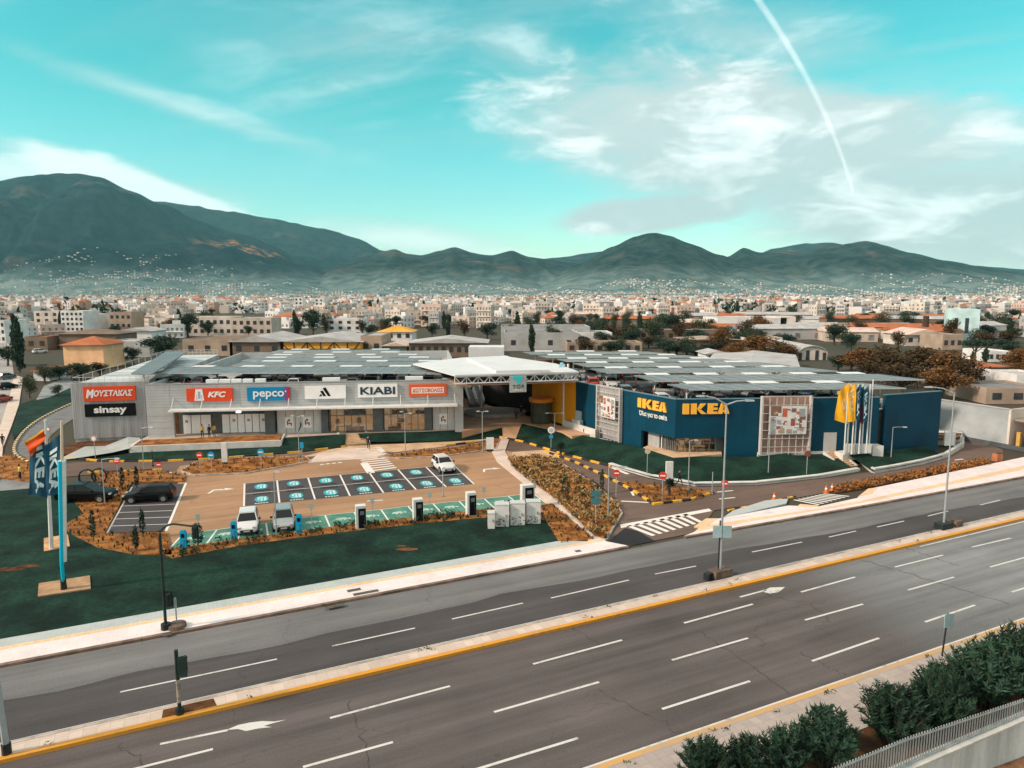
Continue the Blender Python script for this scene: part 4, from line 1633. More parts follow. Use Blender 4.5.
# letters on both faces
for face, x0, x1, yt, yb, part in ((il, 639, 667.5, None, None, 'yellow_lettering'), (ir, 683, 727.5, None, None, 'yellow_lettering')):
    if face is il:
        a, b = il.u(639, 403), il.u(667, 409)
        z1, z0 = il.hit(640, 397.8)[1], il.hit(640, 407)[1]
    else:
        a, b = ir.u(682.5, 408), ir.u(728, 408)
        z1, z0 = ir.hit(684, 403.6)[1], ir.hit(684, 414)[1]
    g = MB()
    # heavy slab letters drawn as plain strokes
    wch = (b - a)

    def L(u0, v0, u1, v1, u2, v2, u3, v3, g=g, a=a, wch=wch, z0=z0, z1=z1, face=face):
        pts = [(u0, v0), (u1, v1), (u2, v2), (u3, v3)]
        lo_ = [face.p(a + wch * u, z0 + (z1 - z0) * v, .02) for u, v in pts]
        hi_ = [face.p(a + wch * u, z0 + (z1 - z0) * v, .24) for u, v in pts]
        g.hexa(lo_ + hi_)

    def bar(u0, u1, v0, v1):
        L(u0, v0, u1, v0, u1, v1, u0, v1)
    bar(.0, .135, 0, 1)                                         # I
    bar(.175, .30, 0, 1)                                        # K
    L(.305, .50, .395, 1, .50, 1, .385, .47)
    L(.305, .46, .39, .44, .525, 0, .405, 0)
    bar(.545, .665, 0, 1)                                       # E
    for v0, v1 in ((0, .22), (.39, .61), (.78, 1)):
        bar(.667, .755, v0, v1)
    L(.75 + .01, 0, .865, 0, .895, 1, .845, 1)                  # A
    L(.905, 1, .945, 1, 1.0 + .02, 0, .915, 0)
    bar(.868, .912, .17, .34)
    L(.866, .72, .925, .72, .925, 1, .866, 1)
    g.build(part, m_paint_y, IB)
geo = text_geo('Όλα για το σπίτι', .02)
g = MB()
a, b = il.u(639.5, 412), il.u(667.5, 420)
z1, z0 = il.hit(641, 410.2)[1], il.hit(641, 416.2)[1]
put_text(g, geo, lambda u, v, n: il.p(a + (b - a) * u, z0 + (z1 - z0) * v, .06 + n * .03))
g.build('white_slogan', m_white_l, IB)


def screen(face, a, b, z0, z1, label, seed, nx, nz, px0, px1, pz0, pz1):
    o = thing('screen_frame', label, 'screen', face.p((a + b) / 2, z0, .6))
    g = MB()
    face.box(g, a, b, z0, z1, .03, .10)
    g.build('backing', mat('tan screen backing', (.34, .22, .17), .8, .15, .6) if face is ir else mat('pale screen backing', (.34, .33, .32), .8, .15, .6), o)
    g = MB()
    for i in range(nx + 1):
        uu = a + (b - a) * i / nx
        face.box(g, uu - .03, uu + .03, z0, z1, .56, .62)
    for k in range(nz + 1):
        zz = z0 + (z1 - z0) * k / nz
        face.box(g, a, b, zz - .028, zz + .028, .63, .68)
    face.box(g, a - .1, a + .1, z0, z1, .11, .62)
    face.box(g, b - .1, b + .1, z0, z1, .11, .62)
    g.build('lattice', mat('pale lattice steel', (.56, .54, .52), .5, .06), o)
    g = MB()
    pa, pb, q0, q1 = a + (b - a) * px0, a + (b - a) * px1, z0 + (z1 - z0) * pz0, z0 + (z1 - z0) * pz1
    face.box(g, pa, pb, q0, q1, .71, .76, 0)
    random.seed(seed)
    w, h = pb - pa, q1 - q0
    # a collage of furniture pictures: sofa, lamp, cabinet, chair shapes
    for (u0, u1, v0, v1, mi) in ((.02, .16, .0, .62, 4), (.02, .30, .66, 1., 3), (.34, .46, .62, .92, 1), (.36, .46, .34, .48, 2), (.57, .68, .30, .56, 2), (.58, .70, .78, .92, 3), (.78, .94, .62, .9, 4),
                                 (.80, .86, .2, .66, 3), (.86, .96, .52, .66, 2), (.20, .32, .36, .50, 4), (.24, .40, .05, .22, 5), (.46, .60, .04, .18, 5), (.64, .74, .04, .14, 4), (.36, .46, .66, .82, 0), (.10, .18, .70, .84, 5)):
        face.box(g, pa + w * u0, pa + w * u1, q0 + h * v0, q0 + h * v1, .765 + .004 * mi, .775 + .004 * mi, mi)
    for i in range(26):
        uu, vv = random.random() * .9, random.random() * .9
        face.box(g, pa + w * uu, pa + w * (uu + random.uniform(.03, .12)), q0 + h * vv, q0 + h * (vv + random.uniform(.03, .10)), .79 + .0015 * i, .7905 + .0015 * i + .005, random.choice((0, 0, 0, 1, 2, 3, 4, 5)))
    cols_ = ((.66, .65, .63), (.52, .12, .06), (.34, .09, .07), (.20, .12, .09), (.30, .33, .34), (.40, .28, .20))
    g.build('poster', [mat('poster ink %d' % i, c, .6, .1, 2) for i, c in enumerate(cols_)], o)
    return o


screen(il, ulm0, ulm1, 1.0, IKt + .25, 'tall pale lattice screen with a furniture poster on the left face of the blue store', 3, 6, 9, .12, .86, .42, .82)
screen(ir, urm0, urm1, 1.15, IKt + .35, 'wide lattice screen over tan backing with a large furniture collage beside the yellow flags', 9, 7, 7, .14, .90, .36, .84)

# white entrance ramp wall by the plaza
rw = thing('ramp_parapet', 'white angled ramp wall with a blue round sign beside the yellow wall', 'wall', at(585, 432, 1.2))
g = MB()
g.wall(px_line([(563, 421.5, 1.9), (596, 431.5, 1.9), (600, 429.5, 1.9)], 1.9), .25, .8, 2.15)
g.build('parapet_wall', m_wwall, rw)
g = MB()
c = at(585.5, 430, 1.6)
g.tube([c + Vector((-.05, -.25, 0)), c + Vector((-.05, -.32, 0))], .34, 12)
g.build('round_sign', mat('azure round sign', (.02, .28, .50), .5, 0), rw)

# ------------------------------------------------------------------ entrance canopy between the buildings
CN = thing('entrance_canopy', 'white flat canopy roof on a lattice truss over the open plaza', 'canopy', at(515, 425, 1.3))
zc = 9.5
g = MB()
low = px_line([(413, 363.5), (455, 375.0), (579, 371.5), (556, 363.5), (504, 356), (462, 357.5)], zc)
g.prism(low, zc - .2, zc)
g.build('lower_roof', m_whiteroof, CN)
g = MB()
up_ = px_line([(466, 357.5), (496, 370.8), (550, 369.8), (506, 355.5)], zc + .35)
g.prism(up_, zc + .003, zc + .35)
g.build('upper_roof', m_whiteroof, CN)
fa, fb = low[1], low[2]
CF = Face(fa, fb)
g = MB()
n = 22
for z in (zc - .28, zc - 1.15):
    g.tube([CF.p(0, z, -.2), CF.p(CF.L, z, -.2)], .09, 5)
for i in range(n):
    a, b = CF.L * i / n, CF.L * (i + 1) / n
    z0, z1 = (zc - 1.15, zc - .28) if i % 2 else (zc - .28, zc - 1.15)
    g.tube([CF.p(a, z0, -.2), CF.p(b, z1, -.2)], .055, 4)
    if i % 2 == 0:
        g.tube([CF.p(a, zc - .28, -.2), CF.p(a, zc - 1.15, -.2)], .05, 4)
g.build('truss', m_rail, CN)
g = MB()
CF.box(g, .2, CF.L - .2, zc - 1.5, zc - 1.4, -14, -.5)
g.build('soffit', mat('tan soffit', (.42, .28, .20), .7, .15, .5), CN)
for x, y, yb in ((481.5, 388, 409),):
    g = MB()
    b_ = at(x, yb, 1.3)
    g.tube([b_, Vector((b_.x, b_.y, zc - 1.45))], .16, 8)
    g.build('column', m_pole_w, CN)
# paired white masts
for x in (563.5, 567.5):
    b_ = at(x, 424.5, 1.3)
    ms = MB()
    ms.tube([b_, Vector((b_.x, b_.y, zat(x, 364, b_)))], .16, 8)
    ms.build('mast', m_pole_w, CN)
g = MB()
b_ = at(562, 424.5, 1.3)
for z0, z1, s in ((8.4, 10.2, 1), (8.0, 9.0, -1)):
    g.hexa([(b_.x - .9, b_.y - .3, z0), (b_.x - .3, b_.y - .3, z0), (b_.x - .3, b_.y - .25, z0), (b_.x - .9, b_.y - .25, z0),
            (b_.x - .35, b_.y - .3, z1), (b_.x + .1, b_.y - .3, z1), (b_.x + .1, b_.y - .25, z1), (b_.x - .35, b_.y - .25, z1)])
tag(g.build('pennant', mat('pale blue pennant', (.25, .50, .62), .6, .15, 2)), 'pale blue pennant hanging by the paired white masts', 'flag')
# hanging name board
HB = thing('hanging_board', 'grey hanging board with a cyan T emblem under the white canopy', 'sign', CF.p(CF.L * .5, zc - 3, .1))
a, b = CF.u(509.5, 383), CF.u(526, 383)
z1, z0 = CF.hit(518, 375.5)[1], CF.hit(518, 392)[1]
g = MB()
CF.box(g, a, b, z0, z1, .05, .2)
g.build('panel', m_grey_sign, HB)
w, h = b - a, z1 - z0
g = MB()
CF.box(g, a + w * .16, a + w * .72, z0 + h * .80, z0 + h * .97, .21, .26)
CF.box(g, a + w * .42, a + w * .62, z0 + h * .50, z0 + h * .80, .21, .26)
CF.box(g, a + w * .62, a + w * .76, z0 + h * .72, z0 + h * .80, .21, .26)
g.build('emblem', mat('cyan emblem', (.02, .62, .66), .45, 0), HB)
g = MB()
put_text(g, text_geo('TOP', 0, 0, spacing=1.3), lambda u, v, n: CF.p(a + w * (.16 + .70 * u), z0 + h * (.22 + .23 * v), .225 + n * .01))
g.build('lettering', m_black_s, HB)
g = MB()
put_text(g, text_geo('PARKS', .01, 0, spacing=1.2), lambda u, v, n: CF.p(a + w * (.22 + .58 * u), z0 + h * (.08 + .1 * v), .225 + n * .01))
g.build('lettering', m_white_l, HB)
# rooftop plant room beyond the canopy
g = MB()
b_ = at(486, 357, 7.0)
g.box((b_.x, b_.y + 4, 6.0), (7.2, 6, 2.9), 0.0)
tag(g.build('stair_tower', m_whiteroof), 'white box shaped stair tower behind the canopy roof', 'building')
# inside the covered plaza: back wall, escalators, planter ring, kiosk
g = MB()
g.box((at(497, 400, 2).x, FL.p(uL, 0, -34).y, 0.2), (44, 2.0, 7.4), R(4))
bw = tag(g.build('plaza_back_wall', mat('brown shop front', (.17, .095, .055), .8, .5, .5, fine=.3)), 'dark shop fronts closing the back of the covered plaza', 'building')
g = MB()
random.seed(21)
for i in range(26):
    x = at(470 + random.random() * 62, 400, 2).x
    y = FL.p(uL, 0, -32.4).y + random.uniform(-.2, .2) + (x) * .07
    g.box((x, y - .25, random.uniform(1.5, 4.4)), (random.uniform(.3, 1.6), .2, random.uniform(.2, .9)), R(4), random.choice((0, 1, 2)))
tag(g.build('shop_display_boards', [mat('brown goods', (.30, .15, .08), .7, .2), mat('pale goods', (.55, .46, .38), .7, .2), mat('green goods', (.05, .07, .04), .7, .2)]), 'cluster of brown and pale display boards on the dark plaza back wall', 'display')
for k, (xb, xt) in enumerate(((469.5, 462.5), (477.5, 470))):
    es = thing('escalator', ('steep grey escalator nearest the grey building' if k == 0 else 'steep grey escalator beside the white canopy column'), 'escalator', at(xb, 412, 1.3), 0, 'escalators in the covered plaza')
    p0 = at(xb, 407, 1.4)
    p1 = p0 + Vector((-2.6, 9.5, 5.2))
    g = MB()
    s = Vector((1.1, .3, 0))
    g.hexa([p0, p0 + s, p1 + s, p1, p0 + Vector((0, 0, .5)), p0 + s + Vector((0, 0, .5)), p1 + s + Vector((0, 0, .5)), p1 + Vector((0, 0, .5))])
    g.build('treads', m_frame, es)
    for t_ in (Vector((0, 0, 0)), s):
        g = MB()
        g.tube([p0 + t_ + Vector((0, 0, 1.2)), p1 + t_ + Vector((0, 0, 1.2))], .13, 5)
        g.tube([p0 + t_ + Vector((0, 0, .8)), p1 + t_ + Vector((0, 0, .8))], .1, 4)
        g.build('handrail', m_rail, es)
g = MB()
cc = at(494, 413.5, 1.32)
ring = [cc + Vector((5.0 * math.cos(a), 3.8 * math.sin(a), 0)) for a in [i * math.pi / 14 for i in range(28)]]
g.prism(ring, 1.25, 1.75)
rp = thing('ring_planter', 'low oval grey planter ring in the middle of the plaza', 'planter', Vector((cc.x, cc.y, 1.3)))
g.build('rim', mat('pale stone rim', (.38, .33, .29), .8, .15, 1), rp)
ring2 = [cc + Vector((4.5 * math.cos(a), 3.35 * math.sin(a), 0)) for a in [i * math.pi / 14 for i in range(28)]]
g = MB().prism(ring2, 1.7, 1.77)
g.build('gravel', mat('grey gravel bed', (.24, .21, .19), .95, .3, 4), rp)
kc = at(541, 422.5, 1.3)
kk = thing('round_kiosk', 'round dark kiosk with a flat orange disc roof against the yellow wall', 'kiosk', kc)
g = MB()
g.tube([kc, kc + Vector((0, 0, 3.1))], 1.5, 16)
g.build('drum', mat('dark green kiosk panel', (.05, .055, .035), .5, .3, 1), kk)
g = MB()
g.tube([kc + Vector((0, 0, 3.1)), kc + Vector((0, 0, 3.6)), kc + Vector((0, 0, 3.7))], [1.75, 1.8, 1.2], 18)
g.build('disc_roof', mat('orange roof', (.62, .20, .02), .5, .1), kk)

# ------------------------------------------------------------------ solar carports on both roofs
m_pv = mat('solar panel glass', (0.14, 0.155, 0.16), 0.45, 0.2, 0.5, spec=0.35, fine=0.05)
m_pvw = mat('white roof light', (0.72, 0.73, 0.72), 0.5, 0.05)


def carport(x0, x1, y0, y1, zf, zb, depth, label, group, deck, npost=6, skew=(0, 0), gap=1.6):
    a, b = at(x0, y0, zf), at(x1, y1, zf)
    e = (b - a).normalized()
    nrm = Vector((-e.y, e.x, 0))
    o = thing('solar_carport', label, 'carport', Vector(((a.x + b.x) / 2, (a.y + b.y) / 2, deck)), 0, group)
    A2, B2 = a + nrm * depth + e * skew[0], b + nrm * depth + e * skew[1]
    A2.z = B2.z = zb
    th = Vector((0, 0, .14))
    g = MB()
    g.hexa([a, b, B2, A2, a + th, b + th, B2 + th, A2 + th])
    g.build('panel_array', m_pv, o)
    L = (b - a).length
    g = MB()
    ncell = max(3, int(L / 2.2))
    for i in range(1, ncell):
        t = i / ncell
        p, q = a.lerp(b, t), A2.lerp(B2, t)
        d = e * .04
        up = Vector((0, 0, .16))
        g.hexa([p - d, p + d, q + d, q - d, p - d + up, p + d + up, q + d + up, q - d + up])
    for v in (0, .33, .66, 1):
        p, q = a.lerp(A2, v), b.lerp(B2, v)
        d = nrm * .05
        up = Vector((0, 0, .155))
        g.hexa([p - d, q - d, q + d, p + d, p - d + up, q - d + up, q + d + up, p + d + up])
    g.build('panel_frames', mat('panel seam', (.38, .41, .41), .5, .05) if 'panel seam' not in bpy.data.materials else bpy.data.materials['panel seam'], o)
    # white roof lights spaced along the ridge
    g = MB()
    nw = max(2, int(round(L / 8.0)))
    for i in range(nw):
        c = A2.lerp(B2, (i + .5) / nw)
        hw_ = min(1.7, L / nw * .22)
        p, q = c - e * hw_, c + e * hw_
        f1 = gap * .7
        g.hexa([p - nrm * .1 + th * 1.2, q - nrm * .1 + th * 1.2, q + nrm * f1 + th * 1.2, p + nrm * f1 + th * 1.2,
                p - nrm * .1 + th * 1.7, q - nrm * .1 + th * 1.7, q + nrm * f1 + th * 1.7, p + nrm * f1 + th * 1.7])
    each(g, 'roof_light', m_pvw, o)
    for i in range(npost):
        t = (i + .35) / npost
        p = a.lerp(b, t).lerp(A2.lerp(B2, t), .5)
        zm = (zf + zb) / 2
        g = MB()
        g.tube([(p.x, p.y, deck), (p.x, p.y, zm)], .13, 6)
        for s in (-1, 1):
            q = p + nrm * s * depth * .38
            g.tube([(p.x, p.y, deck + 1.5), (q.x, q.y, zm + s * (zb - zf) * .38)], .08, 5)
        g.build('post', m_rail, o)
    return o, (a, b, A2, B2)


LROWS = [(151, 471, 374, 373.5), (232, 452, 366.3, 366.0), (242, 440, 361.2, 361), (255, 426, 357.5, 357.3), (262, 412, 354.8, 354.6), (272, 397, 352.4, 352.2)]
ORD = ['front', 'second', 'third', 'fourth', 'fifth', 'rearmost', 'seventh', 'eighth']
def row_depth(rows, i, z, gap, last):
    if i + 1 >= len(rows):
        return last
    return at(512, rows[i + 1][2], z).y - at(512, rows[i][2], z).y - gap


for i, (x0, x1, y0, y1) in enumerate(LROWS):
    carport(x0, x1, y0, y1, 8.75, 8.72, row_depth(LROWS, i, 8.75, 2.2, 4.5), '%s row of grey solar panels over the parking deck of the grey shopping building' % ORD[i], 'solar carports on the grey building', 6.6, 8 if i == 0 else 5, gap=2.2)
# the row that runs back along the left edge
a, b = at(131, 374.5, 8.9), at(152, 375, 9.3)
c, d = at(188, 352, 9.3), at(166, 352, 8.9)
sc_ = thing('solar_carport', 'solar panel roof running back along the left edge of the deck', 'carport', Vector((a.x, a.y, 6.6)), 0, 'solar carports on the grey building')
g = MB()
th = Vector((0, 0, .15))
g.hexa([a, b, c, d, a + th, b + th, c + th, d + th])
g.build('panel_array', m_pv, sc_)
for t in (.05, .3, .55, .8, .97):
    p = a.lerp(d, t).lerp(b.lerp(c, t), .5)
    g = MB().tube([(p.x, p.y, 6.6), (p.x, p.y, 9.05)], .12, 6)
    g.build('post', m_rail, sc_)

IROWS = [(689, 906, 390.5, 389.0), (654, 925, 382, 380.5), (606, 838, 373.6, 371.8), (586, 790, 367.2, 366.2), (566, 745, 362, 361.8), (546, 706, 358, 357.8), (530, 668, 354.6, 354.4)]
for i, (x0, x1, y0, y1) in enumerate(IROWS):
    carport(x0, x1, y0, y1, 8.4, 8.36, row_depth(IROWS, i, 8.4, 2.9, 5.0), '%s row of grey solar panels above the parking deck of the blue store' % ORD[i], 'solar carports on the blue store', 6.1, 8 if i < 3 else 5, (-1.2, -2.5), 2.9)

# ------------------------------------------------------------------ mountains
def prof(pts, x):
    if x <= pts[0][0]:
        return pts[0][1]
    for (x0, y0), (x1, y1) in zip(pts, pts[1:]):
        if x <= x1:
            t = (x - x0) / (x1 - x0)
            t = t * t * (3 - 2 * t) * .5 + t * .5
            return y0 + (y1 - y0) * t
    return pts[-1][1]


def mountain_mat(name, dark, light, rock, sun_patch=None):
    m = bpy.data.materials.new(name)
    m.use_nodes = True
    t = m.node_tree
    p = t.nodes['Principled BSDF']
    p.inputs['Roughness'].default_value = 1.0
    p.inputs['Specular IOR Level'].default_value = 0.0
    tcn = t.nodes.new('ShaderNodeTexCoord')
    v = tcn.outputs['Object']
    n1 = noise_x(t, v, 0.0022, 8, 0.62)
    n2 = noise_x(t, v, 0.009, 7, 0.68)
    n3 = noise_x(t, v, 0.0011, 4, 0.5)
    c = mixcol(t, n2.smooth(0.42, 0.58), dark, light)
    c = mixcol(t, (n1.smooth(0.56, 0.72) * n3.smooth(0.42, 0.6) * 0.85).min(1.0), c, rock)
    sp_ = t.nodes.new('ShaderNodeSeparateXYZ')
    t.links.new(v, sp_.inputs[0])
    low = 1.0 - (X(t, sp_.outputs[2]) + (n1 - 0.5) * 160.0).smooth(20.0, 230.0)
    foot_mist = mixcol(t, n2.smooth(0.38, 0.62), (0.085, 0.145, 0.145), (0.20, 0.25, 0.235))  # pale teal that paints the mist onto the low slopes
    c = mixcol(t, low * 0.95, c, foot_mist)
    if sun_patch:  # sunlight on the ridge, painted in as a warm ochre patch
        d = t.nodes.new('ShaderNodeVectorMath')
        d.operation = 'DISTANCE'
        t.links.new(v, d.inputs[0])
        d.inputs[1].default_value = sun_patch
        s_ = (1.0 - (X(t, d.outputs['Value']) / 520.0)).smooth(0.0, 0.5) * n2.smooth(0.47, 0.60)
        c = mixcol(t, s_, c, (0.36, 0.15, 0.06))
    t.links.new(c, p.inputs['Base Color'])
    return m


m_mt = mountain_mat('wooded mountain', (0.004, 0.014, 0.020), (0.020, 0.036, 0.040), (0.095, 0.08, 0.068))
m_mtL = mountain_mat('wooded mountain with a painted sun patch', (0.003, 0.012, 0.018), (0.016, 0.030, 0.036), (0.10, 0.078, 0.064), (-2420.0, 6500.0, 440.0))
m_mt2 = mountain_mat('scrub mountain', (0.006, 0.017, 0.019), (0.034, 0.050, 0.044), (0.13, 0.10, 0.078))
MTS = {}


def mountain(key, D, wf, pts, x0, x1, m, seed, base_y=297.5, amp=.40, nx=240, nt_=64):
    g = MB()
    rows = []
    for j in range(nt_ + 1):
        t = j / nt_ * 1.16
        row = []
        for i in range(nx + 1):
            px = x0 + (x1 - x0) * i / nx
            py = prof(pts, px)
            tx = (px - 512) / F
            r = D - wf * (1 - t)
            h = max(0.0, H + (HZ - py) / F * D)
            w = Vector((tx * r, r, 0))
            if t <= 1:
                f = t ** 1.25
                k = mnoise.fractal(Vector((w.x / 950 + seed, w.y / 1500, seed)), 1.0, 2.1, 5)
                k2 = 1 - abs(mnoise.noise(Vector((w.x / 400 + seed * 3 + k * .5, w.y / 1700, 2.0)))) * 2
                k2 += .5 * (1 - abs(mnoise.noise(Vector((w.x / 170 + seed * 5 + k, w.y / 700, 7.0)))) * 2)
                s = 4 * t * (1 - t)
                f = f + amp * s * (k * .6 + (k2 - .6) * .34) * (0.55 + .45 * t)
                f += 0.020 * mnoise.fractal(Vector((w.x / 170, w.y / 260, seed)), 1.0, 2.0, 3) * min(1, t * 4)
                f = min(f, .985) if t < .97 else f
            else:
                f = 1 - (t - 1) * 3.2
            row.append((w.x, w.y, h * f - (6 if t == 0 else 0)))
        rows.append(row)
    for a, b in zip(rows, rows[1:]):
        g.strip(a, b)
    # weld the strips
    v, f = [], []
    for row in rows:
        v += row
    n = nx + 1
    for j in range(nt_):
        for i in range(nx):
            f.append((j * n + i, j * n + i + 1, (j + 1) * n + i + 1, (j + 1) * n + i))
    g.v, g.f, g.m = v, f, [0] * len(f)
    struct('mountain', g, m, smooth=True)
    MTS[key] = (rows, x0, x1, nx, nt_)


mountain('back', 9600, 3600, [(-300, 235), (60, 215), (165, 204), (200, 208), (235, 214), (280, 221), (330, 231), (362, 240), (385, 252), (430, 262), (520, 262), (560, 258), (600, 252), (650, 248),
                              (740, 262), (768, 250), (800, 244.5), (826, 243.5), (850, 248), (900, 262), (1100, 275)], -320, 1300, m_mt, 3.1)
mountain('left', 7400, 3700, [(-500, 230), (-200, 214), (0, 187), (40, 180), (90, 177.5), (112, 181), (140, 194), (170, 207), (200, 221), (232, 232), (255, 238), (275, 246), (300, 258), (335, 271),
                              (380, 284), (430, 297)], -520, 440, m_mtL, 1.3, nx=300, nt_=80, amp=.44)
mountain('middle', 6600, 2700, [(250, 297), (300, 280), (340, 265), (372, 256), (397, 250), (410, 255), (422, 256), (440, 252), (456, 248.5), (472, 254), (492, 256), (512, 251.5), (528, 257), (548, 260),
                                (575, 264), (640, 278), (700, 290), (730, 297)], 240, 740, m_mt2, 5.7)
mountain('hill', 5600, 2100, [(500, 297), (540, 282), (575, 266), (610, 248), (632, 238), (650, 234.5), (668, 238), (690, 246), (718, 256), (745, 265), (790, 280), (840, 292), (870, 297)], 490, 880, m_mt2, 8.2, amp=.30)
mountain('right', 6200, 2600, [(640, 297), (690, 276), (722, 258), (740, 249), (756, 253), (775, 252), (800, 254), (818, 247), (840, 245), (860, 242), (878, 246), (905, 254), (940, 261), (980, 268), (1024, 274),
                               (1100, 282), (1300, 292)], 630, 1320, m_mt2, 4.4, nx=220)


def on_mountain(key, px, t):
    rows, x0, x1, nx, nt_ = MTS[key]
    i = min(nx - 1, max(0, int((px - x0) / (x1 - x0) * nx)))
    j = min(nt_ - 1, int(t / 1.16 * nt_))
    return Vector(rows[j][i])


# villages on the lower slopes: too many to count
m_town = ramp_island('town walls', [(0.60, 0.58, 0.55), (0.70, 0.69, 0.67), (0.52, 0.46, 0.41), (0.64, 0.61, 0.59), (0.40, 0.36, 0.34), (0.72, 0.71, 0.70), (0.42, 0.28, 0.20), (0.55, 0.51, 0.47), (0.30, 0.28, 0.27), (0.62, 0.52, 0.44)])
g = MB()
random.seed(31)
for key, xa, xb, ta, tb, n in (('left', -60, 180, .03, .30, 700), ('left', 60, 380, .03, .22, 1300), ('left', 120, 250, .18, .34, 200), ('middle', 380, 640, .04, .24, 900), ('middle', 500, 600, .12, .26, 300),
                               ('hill', 540, 820, .04, .26, 1100), ('right', 690, 1030, .03, .24, 1300), ('right', 860, 1030, .14, .42, 400), ('middle', 300, 520, .04, .12, 300)):
    for _ in range(n):
        t = ta + (tb - ta) * random.random() ** 1.6
        p = on_mountain(key, random.uniform(xa, xb), t)
        if mnoise.noise(Vector((p.x / 300, p.y / 200, 1))) < random.uniform(-.3, .25):
            continue
        s = random.uniform(5, 11)
        g.box((p.x, p.y, p.z - 6), (s * 1.3, s, random.uniform(8, 12)), random.random() * 3)
tag(g.build('hillside_houses', m_town), 'pale specks of village houses on the lower mountain slopes', 'houses', kind='stuff')


# ------------------------------------------------------------------ trees
def leaf_mat(name, col, isl=.5, col2=None):
    m = bpy.data.materials.new(name)
    m.use_nodes = True
    t = m.node_tree
    p = t.nodes['Principled BSDF']
    p.inputs['Roughness'].default_value = 0.8
    p.inputs['Specular IOR Level'].default_value = 0.2
    gn = t.nodes.new('ShaderNodeNewGeometry')
    r = X(t, gn.outputs['Random Per Island'])
    tcn = t.nodes.new('ShaderNodeTexCoord')
    n = noise_x(t, tcn.outputs['Object'], 0.8, 2)
    c2 = col2 or tuple(x * 1.9 for x in col)
    c = mixcol(t, (r * .6 + n.smooth(.35, .65) * .4), tuple(x * (1 - isl) for x in col), c2)
    t.links.new(c, p.inputs['Base Color'])
    return m


LEAF = dict(
    dark=leaf_mat('dark evergreen leaves', (0.022, 0.042, 0.026)),
    olive=leaf_mat('olive leaves', (0.040, 0.055, 0.030)),
    autumn=leaf_mat('autumn leaves', (0.115, 0.050, 0.018), .55, (0.24, 0.115, 0.035)),
    brown=leaf_mat('brown leaves', (0.042, 0.029, 0.014), .5, (0.10, 0.062, 0.026)),
    oleander=leaf_mat('oleander leaves', (0.016, 0.046, 0.030), .5, (0.045, 0.105, 0.062)))
m_bark = mat('bark', (0.085, 0.065, 0.05), 0.95, .3, 3)


def leaf_quad(mb, c, s, rnd, ln=1.0):
    u = Vector((rnd.gauss(0, 1), rnd.gauss(0, 1), rnd.gauss(0, 1))).normalized()
    v = u.cross(Vector((rnd.gauss(0, 1), rnd.gauss(0, 1), rnd.gauss(0, 1)))).normalized()
    a, b = u * s * ln, v * s * .6
    mb.poly([c - a, c - b * .8 + a * .1, c + a, c + b * .8 + a * .1])


def crown(mb, blobs, n, s, rnd, shell=.55):
    """leaf faces spread through the volume of several blobs; denser towards their outside"""
    tot = sum(b[1].x * b[1].y * b[1].z for b in blobs)
    for c, r in blobs:
        k = max(6, int(n * (r.x * r.y * r.z) / tot))
        for _ in range(k):
            d = Vector((rnd.gauss(0, 1), rnd.gauss(0, 1), rnd.gauss(0, 1))).normalized()
            q = (shell + (1 - shell) * rnd.random()) * (rnd.random() ** .15) * rnd.uniform(.85, 1.12)
            leaf_quad(mb, c + Vector((d.x * r.x, d.y * r.y, d.z * r.z)) * q, s * rnd.uniform(.6, 1.3), rnd)


def make_tree(name, kind, h, w, leafk, label, cat, group, nleaf=700, seed=0):
    rnd = random.Random(seed)
    o = thing(name, label, cat, (0, 0, 0), 0, group)
    g, t = MB(), MB()
    if kind == 'column':
        bl = []
        for i in range(7):
            z = h * (.10 + .87 * i / 7)
            r = w / 2 * (math.sin(math.pi * min(.97, (.18 + .80 * i / 7))) ** .7)
            bl.append((Vector((rnd.uniform(-.06, .06) * w, rnd.uniform(-.06, .06) * w, z + h * .06)), Vector((r, r, h * .12))))
        crown(g, bl, nleaf * 2, w * .075, rnd, .6)
        t.tube([(0, 0, 0), (0, 0, h * .8)], [w * .06, w * .02], 6)
    elif kind == 'umbrella':
        bl = [(Vector((rnd.uniform(-.32, .32) * w, rnd.uniform(-.32, .32) * w, h * rnd.uniform(.82, .92))), Vector((w * .26, w * .26, h * .10))) for _ in range(7)]
        crown(g, bl, nleaf * 2, w * .042, rnd, .4)
        t.tube([(0, 0, 0), (w * .02, 0, h * .5), (0, 0, h * .82)], [w * .035, w * .028, w * .018], 6)
        for b in bl[:5]:
            t.tube([(0, 0, h * .6), b[0]], [w * .018, w * .008], 4)
    else:
        nb_ = 9 if kind == 'round' else 11
        bl = []
        lo_ = .16 if kind == 'round' else .22
        for i in range(nb_):
            a = i * 2.4 + rnd.random()
            rr = w * .5 * rnd.uniform(.2, .68)
            z = h * rnd.uniform(lo_ + .12, .84)
            sz = rnd.uniform(.20, .33)
            f = math.sin(math.pi * min(.95, max(.1, z / h)))
            bl.append((Vector((math.cos(a) * rr * f * 1.1, math.sin(a) * rr * f * 1.1, z)), Vector((w * sz, w * sz, h * sz * .62))))
        bl.append((Vector((0, 0, h * .5)), Vector((w * .30, w * .30, h * .32))))
        crown(g, bl, int(nleaf * 2.4), (w + h) * .5 * .033, rnd, .45)
        t.tube([(0, 0, 0), (w * .02, 0, h * .3), (0, w * .02, h * .62)], [w * .045, w * .035, w * .012], 6)
        for b in bl[:7]:
            t.tube([(w * .01, 0, h * .28), (b[0].x * .5, b[0].y * .5, h * .28 + (b[0].z - h * .28) * .6), b[0]], [w * .022, w * .014, w * .005], 4)
    g.build('crown', LEAF[leafk], o)
    t.build('trunk', m_bark, o)
    return o


_pos = {}


